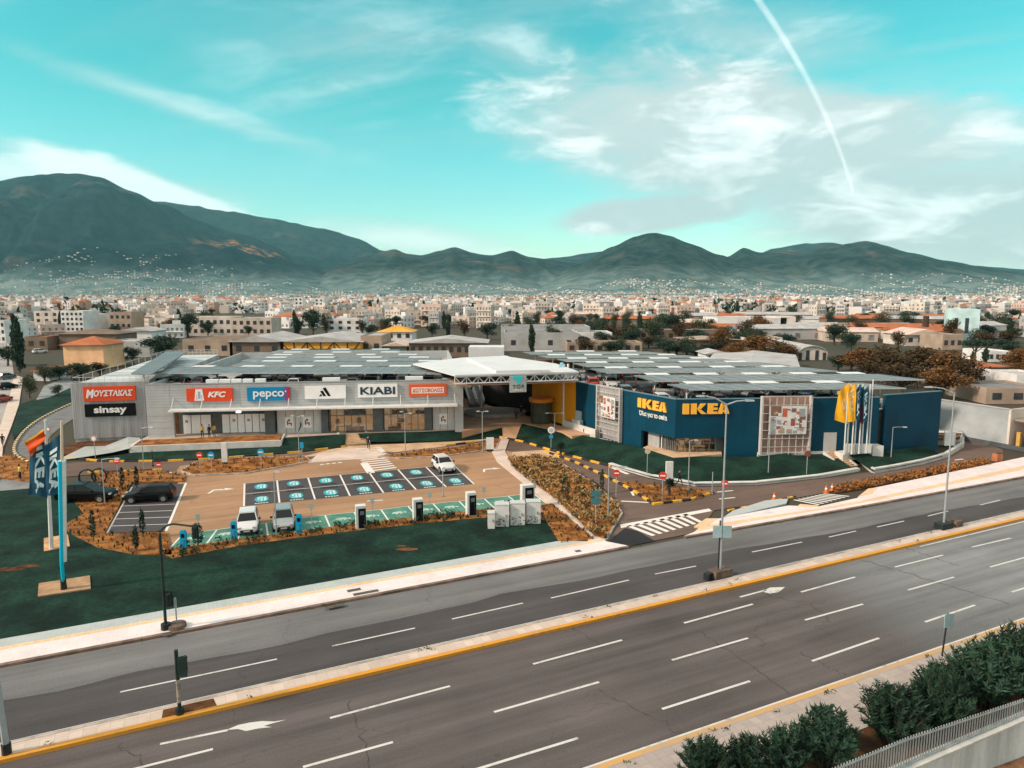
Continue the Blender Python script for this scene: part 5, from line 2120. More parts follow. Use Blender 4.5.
def tree_at(proto, px, yb, yt, wpx, label=None, rot=None, z=0.0):
    """stand a copy of a prototype (kept at unit height 10 m, width 8 m) on the ground"""
    p = at(px, yb, z)
    h = zat(px, yt, p) - z
    w = wpx / F * p.y
    o, used = _pos.setdefault(proto.name, [proto, False])
    sc_ = (w / 8.0, w / 8.0, h / 10.0)
    rot = random.random() * 6 if rot is None else rot
    if not used:
        _pos[proto.name][1] = True
        proto.location, proto.rotation_euler, proto.scale = p, (0, 0, rot), sc_
        if label:
            proto['label'] = label
        return proto
    return dup(proto, p, rot, label, scale=sc_)


T_CYP = make_tree('cypress_tree', 'column', 10, 8, 'dark', 'narrow dark cypress among the pale town houses', 'tree', 'cypresses in the town', 700, 1)
T_RND = make_tree('evergreen_tree', 'round', 10, 8, 'dark', 'rounded dark evergreen among the town houses', 'tree', 'evergreens in the town', 900, 2)
T_AUT = make_tree('autumn_tree', 'loose', 10, 8, 'autumn', 'rusty brown autumn tree among the sheds', 'tree', 'autumn trees behind the stores', 1100, 3)
T_BRN = make_tree('bare_brown_tree', 'loose', 10, 8, 'brown', 'thinning brown tree among the town houses', 'tree', 'brown trees in the town', 700, 4)
T_OLV = make_tree('olive_green_tree', 'loose', 10, 8, 'olive', 'loose olive green tree among the town houses', 'tree', 'olive green trees in the town', 800, 5)
T_UMB = make_tree('umbrella_pine', 'umbrella', 10, 8, 'dark', 'flat topped umbrella pine in front of the pale blue tower', 'tree', None, 900, 6)
random.seed(77)
for proto, px, yb, yt, w, lab in [
    (T_CYP, 20, 373, 315, 14, 'tall dark cypress beside the pale side street'), (T_CYP, 61, 331, 311, 5, 'thin cypress beside the white apartment block'), (T_CYP, 971, 375, 351, 6, 'slim cypress left of the umbrella pine'),
    (T_CYP, 985, 363, 348, 8, 'short broad cypress right of the umbrella pine'),
    (T_RND, 163, 360, 331, 46, 'wide dome shaped dark evergreen behind the corrugated block'), (T_RND, 133, 364, 343, 20, 'dark bushy tree left of the wide dome shaped evergreen'),
    (T_RND, 82, 379, 359, 36, 'dark bushes in front of the yellow house'), (T_RND, 60, 381, 362, 22, 'dark bush left of the yellow house front'), (T_BRN, 100, 378, 361, 20, 'brownish shrub at the corner of the yellow house'),
    (T_RND, 670, 334, 310, 28, 'large dark green tree left of the long white factory'), (T_RND, 785, 350, 330, 20, 'dark spreading tree beside the arched hangar'), (T_RND, 800, 356, 340, 18, 'low dark tree in front of the arched hangar'),
    (T_RND, 668, 357, 337, 30, 'dark green tree behind the solar roofs of the blue store'), (T_RND, 695, 357, 345, 34, 'low dark hedge tree left of the small white house'),
    (T_AUT, 756, 361, 333, 44, 'orange brown autumn tree behind the small white house'), (T_AUT, 735, 364, 341, 26, 'smaller rusty tree beside the small white house'), (T_AUT, 788, 360, 343, 30, 'low rusty tree in front of the arched hangar'),
    (T_RND, 1007, 388, 370, 30, 'dark tree at the right edge above the pale roofs'), (T_AUT, 1016, 378, 346, 36, 'tall brown autumn tree at the right edge'), (T_RND, 988, 328, 309, 9, 'dark tree right of the pale blue tower'),
    (T_RND, 8, 366, 342, 26, 'dark tree at the left edge of the side street'), (T_OLV, 45, 383, 364, 24, 'olive tree on the right side of the side street'), (T_OLV, 30, 398, 374, 16, 'small olive tree by the side street footway'),
    (T_OLV, 58, 396, 384, 14, 'small round shrub on the grey yard'), (T_UMB, 974, 372, 339, 30, None),
    (T_RND, 313, 338, 303, 24, 'tall dark tree behind the orange braced shed'), (T_RND, 299, 337, 314, 14, 'dark tree left of the tall tree behind the orange shed'), (T_OLV, 326, 337, 312, 14, 'olive tree right of the tall tree behind the orange shed'),
    (T_AUT, 172, 336, 317, 26, 'orange tree above the wide dome shaped evergreen'), (T_RND, 188, 337, 308, 22, 'tall dark tree left of the beige town block'), (T_RND, 208, 337, 318, 18, 'dark tree at the left end of the beige town block'),
    (T_RND, 487, 340, 319, 22, 'dark tree left of the long grey white shed'), (T_BRN, 464, 340, 318, 16, 'brown tree above the long grey roofed shed'), (T_RND, 432, 338, 320, 16, 'dark tree right of the orange roofed house'),
    (T_RND, 370, 339, 321, 16, 'dark tree left of the orange roofed house'), (T_BRN, 384, 340, 322, 12, 'thin brown tree left of the orange roofed house'), (T_BRN, 362, 338, 318, 12, 'brown tree beside the white layered block'),
    (T_CYP, 297, 338, 316, 7, 'dark cypress beside the tall tree behind the orange shed'), (T_CYP, 448, 337, 321, 6, 'slim cypress right of the orange roofed house'), (T_AUT, 690, 337, 322, 26, 'rusty tree left of the long white factory'),
    (T_AUT, 712, 337, 324, 22, 'rusty tree touching the long white factory'), (T_RND, 757, 336, 325, 10, 'small dark tree in front of the long white factory'),
]:
    tree_at(proto, px, yb, yt, w, lab)
# the autumn wood right of the blue store
for k, (px, yb, yt, w) in enumerate([(862, 376, 346, 46), (886, 384, 343, 50), (915, 388, 345, 56), (944, 391, 348, 52), (966, 396, 356, 40), (900, 396, 361, 60), (940, 400, 364, 50), (872, 388, 358, 44), (925, 380, 347, 40), (851, 370, 352, 28)]):
    o = tree_at(T_BRN if k % 3 else T_AUT, px, yb, yt, w, 'broad autumn tree of the rusty wood behind the end of the blue store')
    o['group'] = 'autumn wood behind the blue store'
tree_at(T_RND, 838, 372, 351, 28, 'dark green tree at the left end of the rusty wood')

# ------------------------------------------------------------------ buildings of the middle distance
WCOL = dict(white=(.70, .69, .67), cream=(.62, .55, .48), beige=(.52, .44, .37), grey=(.40, .40, .39), yellow=(.86, .52, .29), orange=(.72, .35, .06), blue=(.50, .70, .71), brown=(.20, .14, .10),
            dgrey=(.22, .22, .22), tan=(.38, .29, .22), terra=(.42, .14, .06), lightroof=(.43, .415, .405), pink=(.62, .47, .40), green=(.18, .22, .17))
WM = {k: mat('render ' + k, c, .85, .16, .25, fine=.08) for k, c in WCOL.items()}
m_win2 = mat('dull window', (0.21, 0.205, 0.20), .4, .5, .4)
m_win = mat('dark window', (0.045, 0.05, 0.055), .3, .3, 1)


def gable(mb, w, d, z0, rise, over=.4, hip=False, mi=0):
    x, y = w / 2 + over, d / 2 + over
    if hip:
        r = max(0.1, w / 2 - d / 2)
        mb.v += [(-x, -y, z0), (x, -y, z0), (x, y, z0), (-x, y, z0), (-r, 0, z0 + rise), (r, 0, z0 + rise)]
        b = len(mb.v) - 6
        for f in ((0, 1, 5, 4), (2, 3, 4, 5), (1, 2, 5), (3, 0, 4), (3, 2, 1, 0)):
            mb.f.append(tuple(b + i for i in f))
            mb.m.append(mi)
    else:                       # ridge along y: the gable end faces the viewer
        mb.v += [(-x, -y, z0), (x, -y, z0), (x, y, z0), (-x, y, z0), (0, -y, z0 + rise), (0, y, z0 + rise)]
        b = len(mb.v) - 6
        for f in ((0, 4, 5, 3), (1, 2, 5, 4), (0, 1, 4), (2, 3, 5), (3, 2, 1, 0)):
            mb.f.append(tuple(b + i for i in f))
            mb.m.append(mi)


def bld(x0, x1, yt, yb, depth, wall, roof, label, rtype='flat', yr=None, floors=0, nwin=0, rot=0.0, cat='building', name='town_building', z=0.0, door=False):
    c = at((x0 + x1) / 2, yb, z)
    w = (x1 - x0) / F * c.y
    h = zat((x0 + x1) / 2, yt, c) - z
    c = c + Vector((0, depth / 2, 0))
    o = thing(name, label, cat, (0, 0, 0))
    g = MB().box((0, 0, 0), (w, depth, h))
    if rtype == 'flat':
        for (cx, cy, sx, sy) in ((0, -depth / 2 + .15, w, .3), (0, depth / 2 - .15, w, .3), (-w / 2 + .15, 0, .3, depth - .6), (w / 2 - .15, 0, .3, depth - .6)):
            g.box((cx, cy, h), (sx, sy, .5))
    g.build('wall', WM[wall], o)
    if rtype != 'flat':
        rise = zat((x0 + x1) / 2, yr, c) - h
        g = MB()
        gable(g, w, depth, h + .003, max(.6, rise), .8, rtype == 'hip')
        g.build('roof', WM[roof], o)
    else:
        g = MB().box((0, 0, h + .003), (w - .7, depth - .7, .12))
        g.build('roof', WM[roof], o)
    for fl in range(floors):
        for i in range(nwin):
            cx = -w / 2 + w * (i + .5) / nwin
            ww = min(1.6, w / nwin * .5)
            zz = h * (fl + .35) / floors
            hh = min(1.7, h / floors * .5)
            g = MB().box((cx, -depth / 2 - .04, zz), (ww, .08, hh))
            g.build('window', m_win, o)
    o.location = c
    o.rotation_euler = (0, 0, rot)
    return o


bld(64, 103, 345, 369, 11, 'yellow', 'terra', 'yellow house with a red hipped tile roof', 'hip', 336, 0, 0, name='house', cat='house', rot=.05)
bld(60, 117, 334, 349, 14, 'brown', 'brown', 'long brown roofed hall behind the yellow house', 'hip', 329)
bld(103, 150, 343, 357, 14, 'grey', 'lightroof', 'low grey shed beside the yellow house', 'flat')
bld(118, 152, 331, 343, 12, 'white', 'lightroof', 'white shed left of the wide dome shaped evergreen', 'gable', 327)
bld(183, 233, 341, 356, 22, 'tan', 'brown', 'tan shed with a brown lean roof and dark openings', 'flat', floors=1, nwin=3)
bld(230, 284, 342, 356, 26, 'brown', 'lightroof', 'brown shed with a broad pale gabled roof', 'gable', 333, 1, 3)
ob = bld(281, 361, 342, 356, 30, 'orange', 'lightroof', 'wide orange shed with dark diagonal bracing and a pale gabled roof', 'gable', 333.5)
g = MB()
w_ = 80 / F * at(321, 356).y
h_ = zat(321, 342, at(321, 356))
for i in range(6):
    xa = -w_ / 2 + w_ * i / 6
    xb = xa + w_ / 6
    g.tube([(xa, -15.1, 0), (xa, -15.1, h_)], .16, 4)
    g.tube([(xa, -15.1, 0 if i % 2 else h_), (xb, -15.1, h_ if i % 2 else 0)], .13, 4)
    g.tube([(xa, -15.1, h_ * .5), (xb, -15.1, h_ * .5)], .1, 4)
me_ = g.mesh('bracing', m_dark)
br_ = bpy.data.objects.new('bracing', me_)
COL.objects.link(br_)
br_.parent = ob
bld(361, 382, 337, 355, 18, 'tan', 'lightroof', 'narrow tan annex right of the orange braced shed', 'flat', floors=1, nwin=2)
bld(384, 407, 346, 356, 14, 'green', 'pink', 'small green gabled shed with a pinkish roof', 'gable', 341)
bld(409, 486, 343, 357, 16, 'brown', 'lightroof', 'long open shed with two tiers of grey roofing', 'gable', 336.5, 1, 10)
bld(504, 578, 334, 351, 24, 'grey', 'dgrey', 'long grey white shed with a dark door', 'flat', floors=1, nwin=4)
bld(501, 590, 328, 345, 20, 'grey', 'dgrey', 'dark roofed upper hall behind the long grey white shed', 'flat')
bld(578, 612, 334, 347, 16, 'white', 'lightroof', 'white hall right of the long grey white shed', 'flat', floors=1, nwin=2)
bld(567, 642, 344, 353, 12, 'tan', 'brown', 'low tan building with dark openings behind the solar roofs', 'flat', floors=1, nwin=8)
bld(612, 720, 331, 341, 14, 'brown', 'dgrey', 'very long low brown hall with a grey roof edge', 'flat', floors=1, nwin=12)
bld(684, 742, 340, 351, 14, 'brown', 'tan', 'low brown building with a broad sandy roof', 'gable', 337)
bld(744, 782, 339, 351, 14, 'beige', 'tan', 'beige low hall behind the orange brown autumn tree', 'flat')
bld(717, 786, 319, 334, 26, 'white', 'lightroof', 'long blank white factory block', 'flat')
bld(780, 795, 318, 334, 20, 'cream', 'lightroof', 'cream end block of the long white factory', 'flat')
bld(706, 728, 354, 363, 9, 'white', 'lightroof', 'small white house with a gable among dark hedges', 'gable', 349.5, 1, 2, name='house', cat='house')
bld(735, 822, 367, 380, 36, 'grey', 'lightroof', 'big shed with a wide pale low pitched roof behind the blue store', 'gable', 356, rot=-.35)
# arched hangar
c = at(812, 360)
w = 30 / F * c.y
ha = thing('arched_hangar', 'white arched hangar with a rounded roof', 'building', c)
n = 10
arc = [Vector((c.x + w / 2 * math.cos(math.pi - math.pi * i / n), c.y, 1.6 + w * .30 * math.sin(math.pi * i / n))) for i in range(n + 1)]
g = MB()
g.poly([Vector((c.x - w / 2, c.y, 0)), Vector((c.x + w / 2, c.y, 0))] + [Vector((p.x, c.y, p.z)) for p in reversed(arc)])
g.build('end_wall', WM['cream'], ha)
g = MB()
g.strip([p + Vector((0, -.6, .05)) for p in arc], [p + Vector((0, 34, .05)) for p in arc])
g.strip([p + Vector((0, -.6, -.15)) for p in arc], [p + Vector((0, -.6, .05)) for p in arc])
g.build('arched_roof', WM['lightroof'], ha)
g = MB()
for p in arc[2:9:2]:
    g.box((p.x, c.y - .05, 0), (1.0, .08, p.z * .7))
each(g, 'window', m_win, ha)
tw = bld(957, 984, 310.5, 341, 14, 'blue', 'lightroof', 'pale blue square tower with dark tall windows', 'flat', name='tower', rot=-.45)
g = MB()
for x in (-2.2, .4):
    pass
me_ = None
for x in (-2.6, 1.2):
    q = MB().box((x, -7.06, 3.2), (1.3, .1, 6.2))
    o_ = q.build('window', m_win)
    o_.parent = tw

ch = MB()
cb = at(924.5, 340)
ch.tube([cb, (cb.x, cb.y, zat(924, 316, cb))], [1.5, 1.1], 10)
tag(ch.build('factory_chimney', mat('sooty brick', (.07, .045, .035), .9, .3, 1)), 'dark round factory chimney left of the pale blue tower', 'chimney')
bld(840, 906, 326, 337, 22, 'beige', 'brown', 'long beige block with a brown roof line', 'flat', floors=2, nwin=12)
bld(905, 945, 335, 346, 16, 'cream', 'pink', 'cream houses with a pinkish roof below the chimney', 'gable', 328, 1, 4)
bld(942, 962, 336, 350, 14, 'tan', 'brown', 'tan workshop in front of the pale blue tower', 'flat', floors=1, nwin=3)
bld(988, 1012, 353, 362, 12, 'white', 'lightroof', 'low white house right of the umbrella pine', 'flat', floors=1, nwin=4, name='house', cat='house')
bld(946, 1004, 374, 388, 12, 'cream', 'pink', 'cream house with a pale roof above the grey boundary hall', 'flat', floors=1, nwin=4, name='house', cat='house')
bld(978, 1012, 367, 376, 14, 'tan', 'terra', 'low house with an orange tile roof at the right', 'hip', 364, name='house', cat='house')
bld(985, 1050, 391, 404, 12, 'tan', 'dgrey', 'tan flat roofed sheds behind the grey boundary hall', 'flat', floors=1, nwin=3)
bld(1015, 1050, 377, 396, 9, 'white', 'lightroof', 'bluish white shed cut by the right edge', 'flat')
bld(378, 412, 332, 341, 14, 'white', 'orange', 'white house with a bright orange roof', 'hip', 325, 1, 4, name='house', cat='house')
bld(35, 60, 312, 330, 14, 'cream', 'lightroof', 'cream apartment block with a dark roof box', 'flat', floors=3, nwin=3)
bld(62, 84, 312, 332, 14, 'white', 'lightroof', 'white four storey apartment block with small windows', 'flat', floors=4, nwin=5)
bld(82, 98, 315, 330, 12, 'white', 'lightroof', 'plain white block right of the four storey apartments', 'flat', floors=3, nwin=3)
bld(110, 132, 313, 330, 14, 'tan', 'brown', 'tan block with tall dark openings', 'flat', floors=2, nwin=4)
bld(186, 232, 318, 336, 14, 'cream', 'lightroof', 'long beige town block between dark trees', 'flat', floors=2, nwin=7)
bld(232, 272, 319, 336, 14, 'beige', 'lightroof', 'beige town block right of the long one', 'flat', floors=2, nwin=6)
bld(328, 362, 320, 337, 14, 'white', 'lightroof', 'white layered block with long dark window bands', 'flat', floors=3, nwin=4)
bld(295, 303, 298, 316, 10, 'white', 'lightroof', 'slender white tower block on the left of a pair', 'flat', floors=5, nwin=2, name='tower_block')
bld(315, 324, 299, 316, 10, 'white', 'lightroof', 'slender white tower block on the right of a pair', 'flat', floors=5, nwin=2, name='tower_block')
bld(-12, 6, 322, 343, 14, 'white', 'lightroof', 'white block cut by the left edge', 'flat', floors=3, nwin=4)
bld(26, 48, 338, 350, 12, 'brown', 'terra', 'brown shed with an orange sign band beside the side street', 'flat', floors=1, nwin=2)
bld(34, 50, 371, 381, 6, 'white', 'terra', 'little white hut with a red roof by the side street', 'gable', 367, name='hut')

# trees and low sheds filling the ground between the industrial halls
random.seed(44)
cnt = 0
occ = []
while cnt < 64:
    px, yb = random.uniform(545, 1015), random.uniform(327, 357)
    if (800 < px < 985 and yb > 340) or any(abs(px - a) < 9 and abs(yb - b) < 4 for a, b in occ):
        continue
    occ.append((px, yb))
    D = H * F / (yb - HZ)
    pr = random.choices((T_RND, T_OLV, T_BRN, T_AUT), (4, 3, 2.4, .9))[0]
    hh = random.uniform(4.5, 8.5)
    o = tree_at(pr, px, yb, yb - hh * F / D, random.uniform(6, 11) * F / D,
                {T_RND.name: 'rounded dark evergreen between the industrial sheds', T_OLV.name: 'olive green tree between the industrial sheds', T_BRN.name: 'thinning brown tree between the industrial sheds', T_AUT.name: 'rusty tree between the industrial sheds'}[pr.name])
    o['group'] = o['label'] + 's'
    cnt += 1
cnt = 0
while cnt < 34:
    px, yb = random.uniform(560, 1040), random.uniform(320, 342)
    if any(abs(px - a) < 16 and abs(yb - b) < 3 for a, b in occ):
        continue
    occ.append((px, yb))
    D = H * F / (yb - HZ)
    w_ = random.uniform(14, 34)
    g = MB().box((0, 0, 0), (w_, 14, random.uniform(3.5, 6)))
    hh = g.v[-1][2]
    gable(g, 14, w_, hh + .003, 1.6, .5, False, 1)
    n_ = len(g.v) - 6
    g.v[n_:] = [(y, x, z) for x, y, z in g.v[n_:]]
    for i in range(4):
        g.box((-w_ / 2 + w_ * (i + .5) / 4, -7.03, .6), (2.2, .06, 2.2), 0, 2)
    wk = random.choice(('white', 'grey', 'tan', 'beige', 'brown'))
    rk = random.choice(('lightroof', 'lightroof', 'dgrey', 'pink', 'terra'))
    o = g.build('low_shed', [WM[wk], WM[rk], m_win2])
    o.location = at(px, yb)
    o.rotation_euler = (0, 0, random.uniform(-.35, .35))
    tag(o, 'low %s shed with a %s roof among the trees right of the town' % (wk, {'lightroof': 'pale', 'dgrey': 'dark grey', 'pink': 'pinkish', 'terra': 'red'}[rk]), 'shed', '%s sheds with %s roofs' % (wk, rk))
    cnt += 1

# grey boundary hall right of the blue store
ga, gb = at(940, 434, 0.2), at(1006, 446.5, 0.2)
gz = 5.0
gh = thing('boundary_hall', 'long blank grey hall wall behind the curving exit lane', 'building', (ga.x, ga.y, 0))
gF = Face(ga - (gb - ga) * .35, gb)
g = MB()
gF.box(g, 0, gF.L, 0, gz, -.4, 0)
g.build('wall', mat('blue grey rendered wall', (.36, .39, .40), .8, .14, .3, fine=.05), gh)
g = MB()
gF.box(g, -.2, gF.L + .1, gz, gz + .1, -.5, .1)
g.build('roof', WM['lightroof'], gh)
g = MB()
gF.box(g, gF.L + .003, gF.L + .3, 0, gz + .1, -3, .05)
g.build('end_wall', WM['cream'], gh)
g = MB()
gF.box(g, 3, gF.L + 16, 0, .55, .12, .4)
tag(g.build('low_wall', mat('dark base wall', (.09, .10, .11), .8, .2, 1)), 'low dark kerb wall along the foot of the grey hall', 'wall')
ys = thing('open_shed', 'open shed with yellow posts and clutter cut by the right edge', 'building', gF.p(gF.L + 4, 0, -3))
g = MB()
gF.box(g, gF.L + .5, gF.L + 14, 3.6, 3.8, -9, -.5)
gF.box(g, gF.L + .5, gF.L + 14, 0, 3.59, -9, -8.8, 0)
g.build('roof_and_back', WM['tan'], ys)
for k in (.8, 4.2, 7.6, 11):
    g = MB()
    gF.box(g, gF.L + k, gF.L + k + .45, 0, 2.2, -1.0, -.6)
    g.build('yellow_post', mat('yellow post paint', (.60, .36, .08), .6, .15, 2) if 'yellow post paint' not in bpy.data.materials else bpy.data.materials['yellow post paint'], ys)
g = MB()
random.seed(8)
for i in range(12):
    uu = gF.L + random.uniform(1.3, 12)
    gF.box(g, uu, uu + random.uniform(.5, 1.4), 0, random.uniform(.5, 1.6), -3.5, -1.6 - random.random())
each(g, 'crate_pile', [mat('orange crate', (.42, .17, .06), .8, .3, 1)], ys)

# ------------------------------------------------------------------ the town
random.seed(123)
keep = [(60, 118, 329, 372), (100, 152, 327, 360), (180, 500, 331, 360), (495, 735, 326, 356), (714, 800, 317, 366), (800, 1030, 322, 400), (30, 134, 310, 336), (184, 274, 316, 338), (290, 330, 298, 318)]


def h_mesh(kind, seed):
    rnd = random.Random(seed)
    g = MB()
    w, d, h = rnd.uniform(9, 15), rnd.uniform(9, 13), rnd.choice((4, 7, 7, 10, 10, 13))
    g.box((0, 0, 0), (w, d, h), 0, 0, 1)
    if kind == 'tile':
        gable(g, w, d, h + .003, 2.2, .5, True, 2)
    else:
        g.box((rnd.uniform(-2, 2), rnd.uniform(-1, 2), h), (rnd.uniform(2.5, 4), 3, 2.3), 0, 0, 1)
        g.box((0, -d / 2 + .12, h + .002), (w, .22, .6), 0, 0)
    fl = max(1, int(h // 3))
    for f in range(fl):
        zz = .9 + f * 3.1
        if rnd.random() < .6:
            g.box((0, -d / 2 - .55, zz - .75), (w * .9, 1.1, .16), 0, 0)
        n = rnd.choice((3, 4, 5))
        for i in range(n):
            cx = -w / 2 + w * (i + .5) / n
            g.box((cx, -d / 2 - .03, zz), (1.2, .06, 1.5), 0, 3)
        for i in range(3):
            for s in (-1, 1):
                g.box((s * (w / 2 + .03), -d / 2 + d * (i + .5) / 3, zz), (.06, 1.1, 1.4), 0, 3)
    return g


KINDS = [('white', 'flat', 'white', 'white flat roofed town house in the dense town below the mountains'), ('cream', 'flat', 'cream', 'cream flat roofed town house in the dense town below the mountains'),
         ('beige', 'flat', 'beige', 'sandy beige flat roofed town house in the dense town below the mountains'), ('white', 'tile', 'white', 'white town house with a red tile roof in the dense town'),
         ('pink', 'flat', 'pink', 'pinkish flat roofed town house in the dense town below the mountains'), ('cream', 'tile', 'cream', 'cream town house with a red tile roof in the dense town'),
         ('grey', 'flat', 'grey', 'grey flat roofed town house in the dense town below the mountains')]
protos = []
for k, (wc, kind, cn, lab) in enumerate(KINDS):
    for v in range(2):
        g = h_mesh(kind, 40 + k * 7 + v)
        o = g.build('town_house', [WM[wc], WM['lightroof'], WM['terra'], m_win2])
        tag(o, lab, 'house', '%s town houses' % (wc + (' red roofed' if kind == 'tile' else ' flat roofed')))
        protos.append(o)
cand = []


def dens(px):
    return 1.0 if px < 430 else (.75 if px < 720 else .34)


for _ in range(9000):
    D = random.uniform(310, 950)
    tx = random.uniform(-.84, .84)
    px = 512 + F * tx
    if random.random() > dens(px):
        continue
    yb = HZ + H * F / D
    if any(a - 2 < px < b + 2 and c - 3 < yb < d for a, b, c, d in keep):
        continue
    p = (tx * D, D)
    if all((p[0] - q[0]) ** 2 + (p[1] - q[1]) ** 2 > 150 for q in cand):
        cand.append(p)
cand.sort(key=lambda p: p[1])
near = cand[:285]
wts = [4, 4, 2.5, 2.5, 1.5, 1.5, .7, .7, 1, 1, .5, .5, 2, 2]
used = set()
for p in near:
    i = random.choices(range(len(protos)), wts)[0]
    rot = random.choice((0, .3, -.3, .6, -.5)) + random.uniform(-.15, .15)
    s = random.uniform(.6, 1.0)
    if i not in used:
        used.add(i)
        o = protos[i]
    else:
        o = protos[i].copy()
        COL.objects.link(o)
    o.location = (p[0], p[1], 0)
    o.rotation_euler = (0, 0, rot)
    o.scale = (s, s * random.uniform(.8, 1.3), random.uniform(.6, 1.05))
for i, o in enumerate(protos):
    if i not in used:
        bpy.data.objects.remove(o)
# the rest of the town, out to the mountains
g, gt, gd = MB(), MB(), MB()
far_pts = cand[285:]
for _ in range(9500):
    D = 700 * (3.6 ** random.random()) if random.random() < .75 else random.uniform(700, 2600)
    tx = random.uniform(-.95, .95)
    if random.random() < dens(512 + F * tx) * 1.1 + .25:
        far_pts.append((tx * D, D))
for p in far_pts:
    s = random.uniform(.55, 1.15)
    h = random.choice((4, 4, 7, 7, 7, 10, 10)) * random.uniform(.8, 1.15)
    r = random.uniform(-.6, .6)
    g.box((p[0], p[1], 0), (12 * s, 11 * s, h), r)
    if random.random() < .35:
        g.box((p[0], p[1], h), (4, 3, 2.4), r)
    if p[1] < 1500 and random.random() < .7:          # dark window bands
        ca, sa = math.cos(r), math.sin(r)
        for zz in range(1, int(h) - 1, 3):
            for cx in (-3.4 * s, 0, 3.4 * s):
                gd.box((p[0] + cx * ca + 5.54 * s * sa, p[1] + cx * sa - 5.54 * s * ca, zz + .3), (1.6, .1, 1.5), r)
    if random.random() < .06:
        gg = MB()
        gable(gg, 12 * s, 11 * s, h + .01, 2.5, .4, True)
        b = len(gt.v)
        ca, sa = math.cos(r), math.sin(r)
        gt.v += [(p[0] + x * ca - y * sa, p[1] + x * sa + y * ca, z) for x, y, z in gg.v]
        gt.f += [tuple(b + i for i in f) for f in gg.f]
        gt.m += gg.m
tag(g.build('distant_town', m_town), 'dense pale crowd of distant town buildings reaching to the foot of the mountains', 'town', kind='stuff')
tag(gt.build('distant_tile_roofs', WM['terra']), 'scattered red tile roofs in the distant town', 'roofs', kind='stuff')
tag(gd.build('distant_windows', m_win2), 'dark windows of the distant town', 'windows', kind='stuff')
# countable trees of the nearer town, then the far greenery
random.seed(9)
k = 0
tp = []
while k < 170:
    D = random.uniform(230, 620)
    tx = random.uniform(-.8, .8)
    px = 512 + F * tx
    yb = HZ + H * F / D
    if any(a < px < b and c < yb < d for a, b, c, d in keep[:3] + keep[6:]) and random.random() < .85:
        continue
    if px < 520 and random.random() < .35:
        continue
    p = Vector((tx * D, D, 0))
    if any((p - q).length < 9 for q in tp):
        continue
    tp.append(p)
    proto = random.choices((T_RND, T_OLV, T_BRN, T_AUT, T_CYP), (4, 3, 2, .9, 1.4))[0]
    h = random.uniform(5.5, 11) * (1.3 if proto is T_CYP else 1)
    w = h * (.28 if proto is T_CYP else random.uniform(.75, 1.1))
    lab = {T_RND.name: 'rounded dark evergreen among the town houses', T_OLV.name: 'loose olive green tree among the town houses', T_BRN.name: 'thinning brown tree among the town houses',
           T_AUT.name: 'rusty autumn tree among the town houses', T_CYP.name: 'narrow dark cypress among the town houses'}[proto.name]
    o = dup(proto, p, random.random() * 6, lab, scale=(w / 8, w / 8, h / 10))
    if proto is T_AUT:
        o['group'] = 'autumn trees in the town'
    k += 1
gd, ga_ = MB(), MB()
rnd = random.Random(4)
for _ in range(1500):
    D = 600 * (5.5 ** rnd.random())
    tx = rnd.uniform(-.95, .95)
    px = 512 + F * tx
    if rnd.random() > (.45 if px < 430 else .8):
        continue
    h = rnd.uniform(5, 11)
    c = Vector((tx * D, D, h * .55))
    mb = ga_ if rnd.random() < .12 else gd
    for _ in range(16 if D < 1600 else 9):
        d = Vector((rnd.gauss(0, .42), rnd.gauss(0, .42), rnd.gauss(0, .36)))
        leaf_quad(mb, c + d * h * .8, h * .28, rnd)
tag(gd.build('distant_trees', LEAF['dark']), 'dark green mass of distant trees between the town buildings', 'trees', kind='stuff')
tag(ga_.build('distant_autumn_trees', LEAF['autumn']), 'rusty distant trees between the town buildings', 'trees', kind='stuff')

# ------------------------------------------------------------------ haze
g = MB().box((0, 6400, -4.0), (30000, 15000, 1900))
hz = g.build('haze', [])
tag(hz, 'thin bluish haze hanging over the plain and the mountains', 'haze', kind='stuff')
hm = bpy.data.materials.new('haze air')
hm.use_nodes = True
t = hm.node_tree
t.nodes.clear()
o_ = t.nodes.new('ShaderNodeOutputMaterial')
pv = t.nodes.new('ShaderNodeVolumePrincipled')
pv.inputs['Color'].default_value = (0.36, 0.86, 0.96, 1)
pv.inputs['Density'].default_value = 0.000034
pv.inputs['Anisotropy'].default_value = 0.0
t.links.new(pv.outputs[0], o_.inputs['Volume'])
hz.data.materials.append(hm)

# ------------------------------------------------------------------ concrete wall and railing at the lower right
cw = thing('retaining_wall', 'pale weathered concrete retaining wall under the steel railing', 'wall', (FW2.x, FW2.y, 0))
pts, zt_ = [], []
LW = Vector((FW2.x - FW1.x, FW2.y - FW1.y)).length
for s in (-60, 0, LW, LW + 8, LW + 68):
    p = fence_pt(s)
    pts.append(Vector((p.x, p.y)))
    zt_.append(.35 + (.8 - .35) * max(0, min(s, LW + 8)) / LW)
g = MB().wall(pts, .35, -1.4, zt_)
g.build('wall_body', m_conc, cw)
g = MB().wall(pts, .50, [z + .003 for z in zt_], [z + .09 for z in zt_])
g.build('coping', mat('pale coping', (.52, .53, .50), .8, .15, 1, fine=.08), cw)
fe = thing('steel_railing', 'grey steel picket railing on top of the retaining wall', 'fence', (FW2.x, FW2.y, 0))
ZF = 1.74
m_fence = mat('grey fence steel', (.44, .50, .51), .45, .12, 2, metal=.35)


def zb_at(s):
    return .35 + (.8 - .35) * max(0, min(s, LW + 8)) / LW + .09


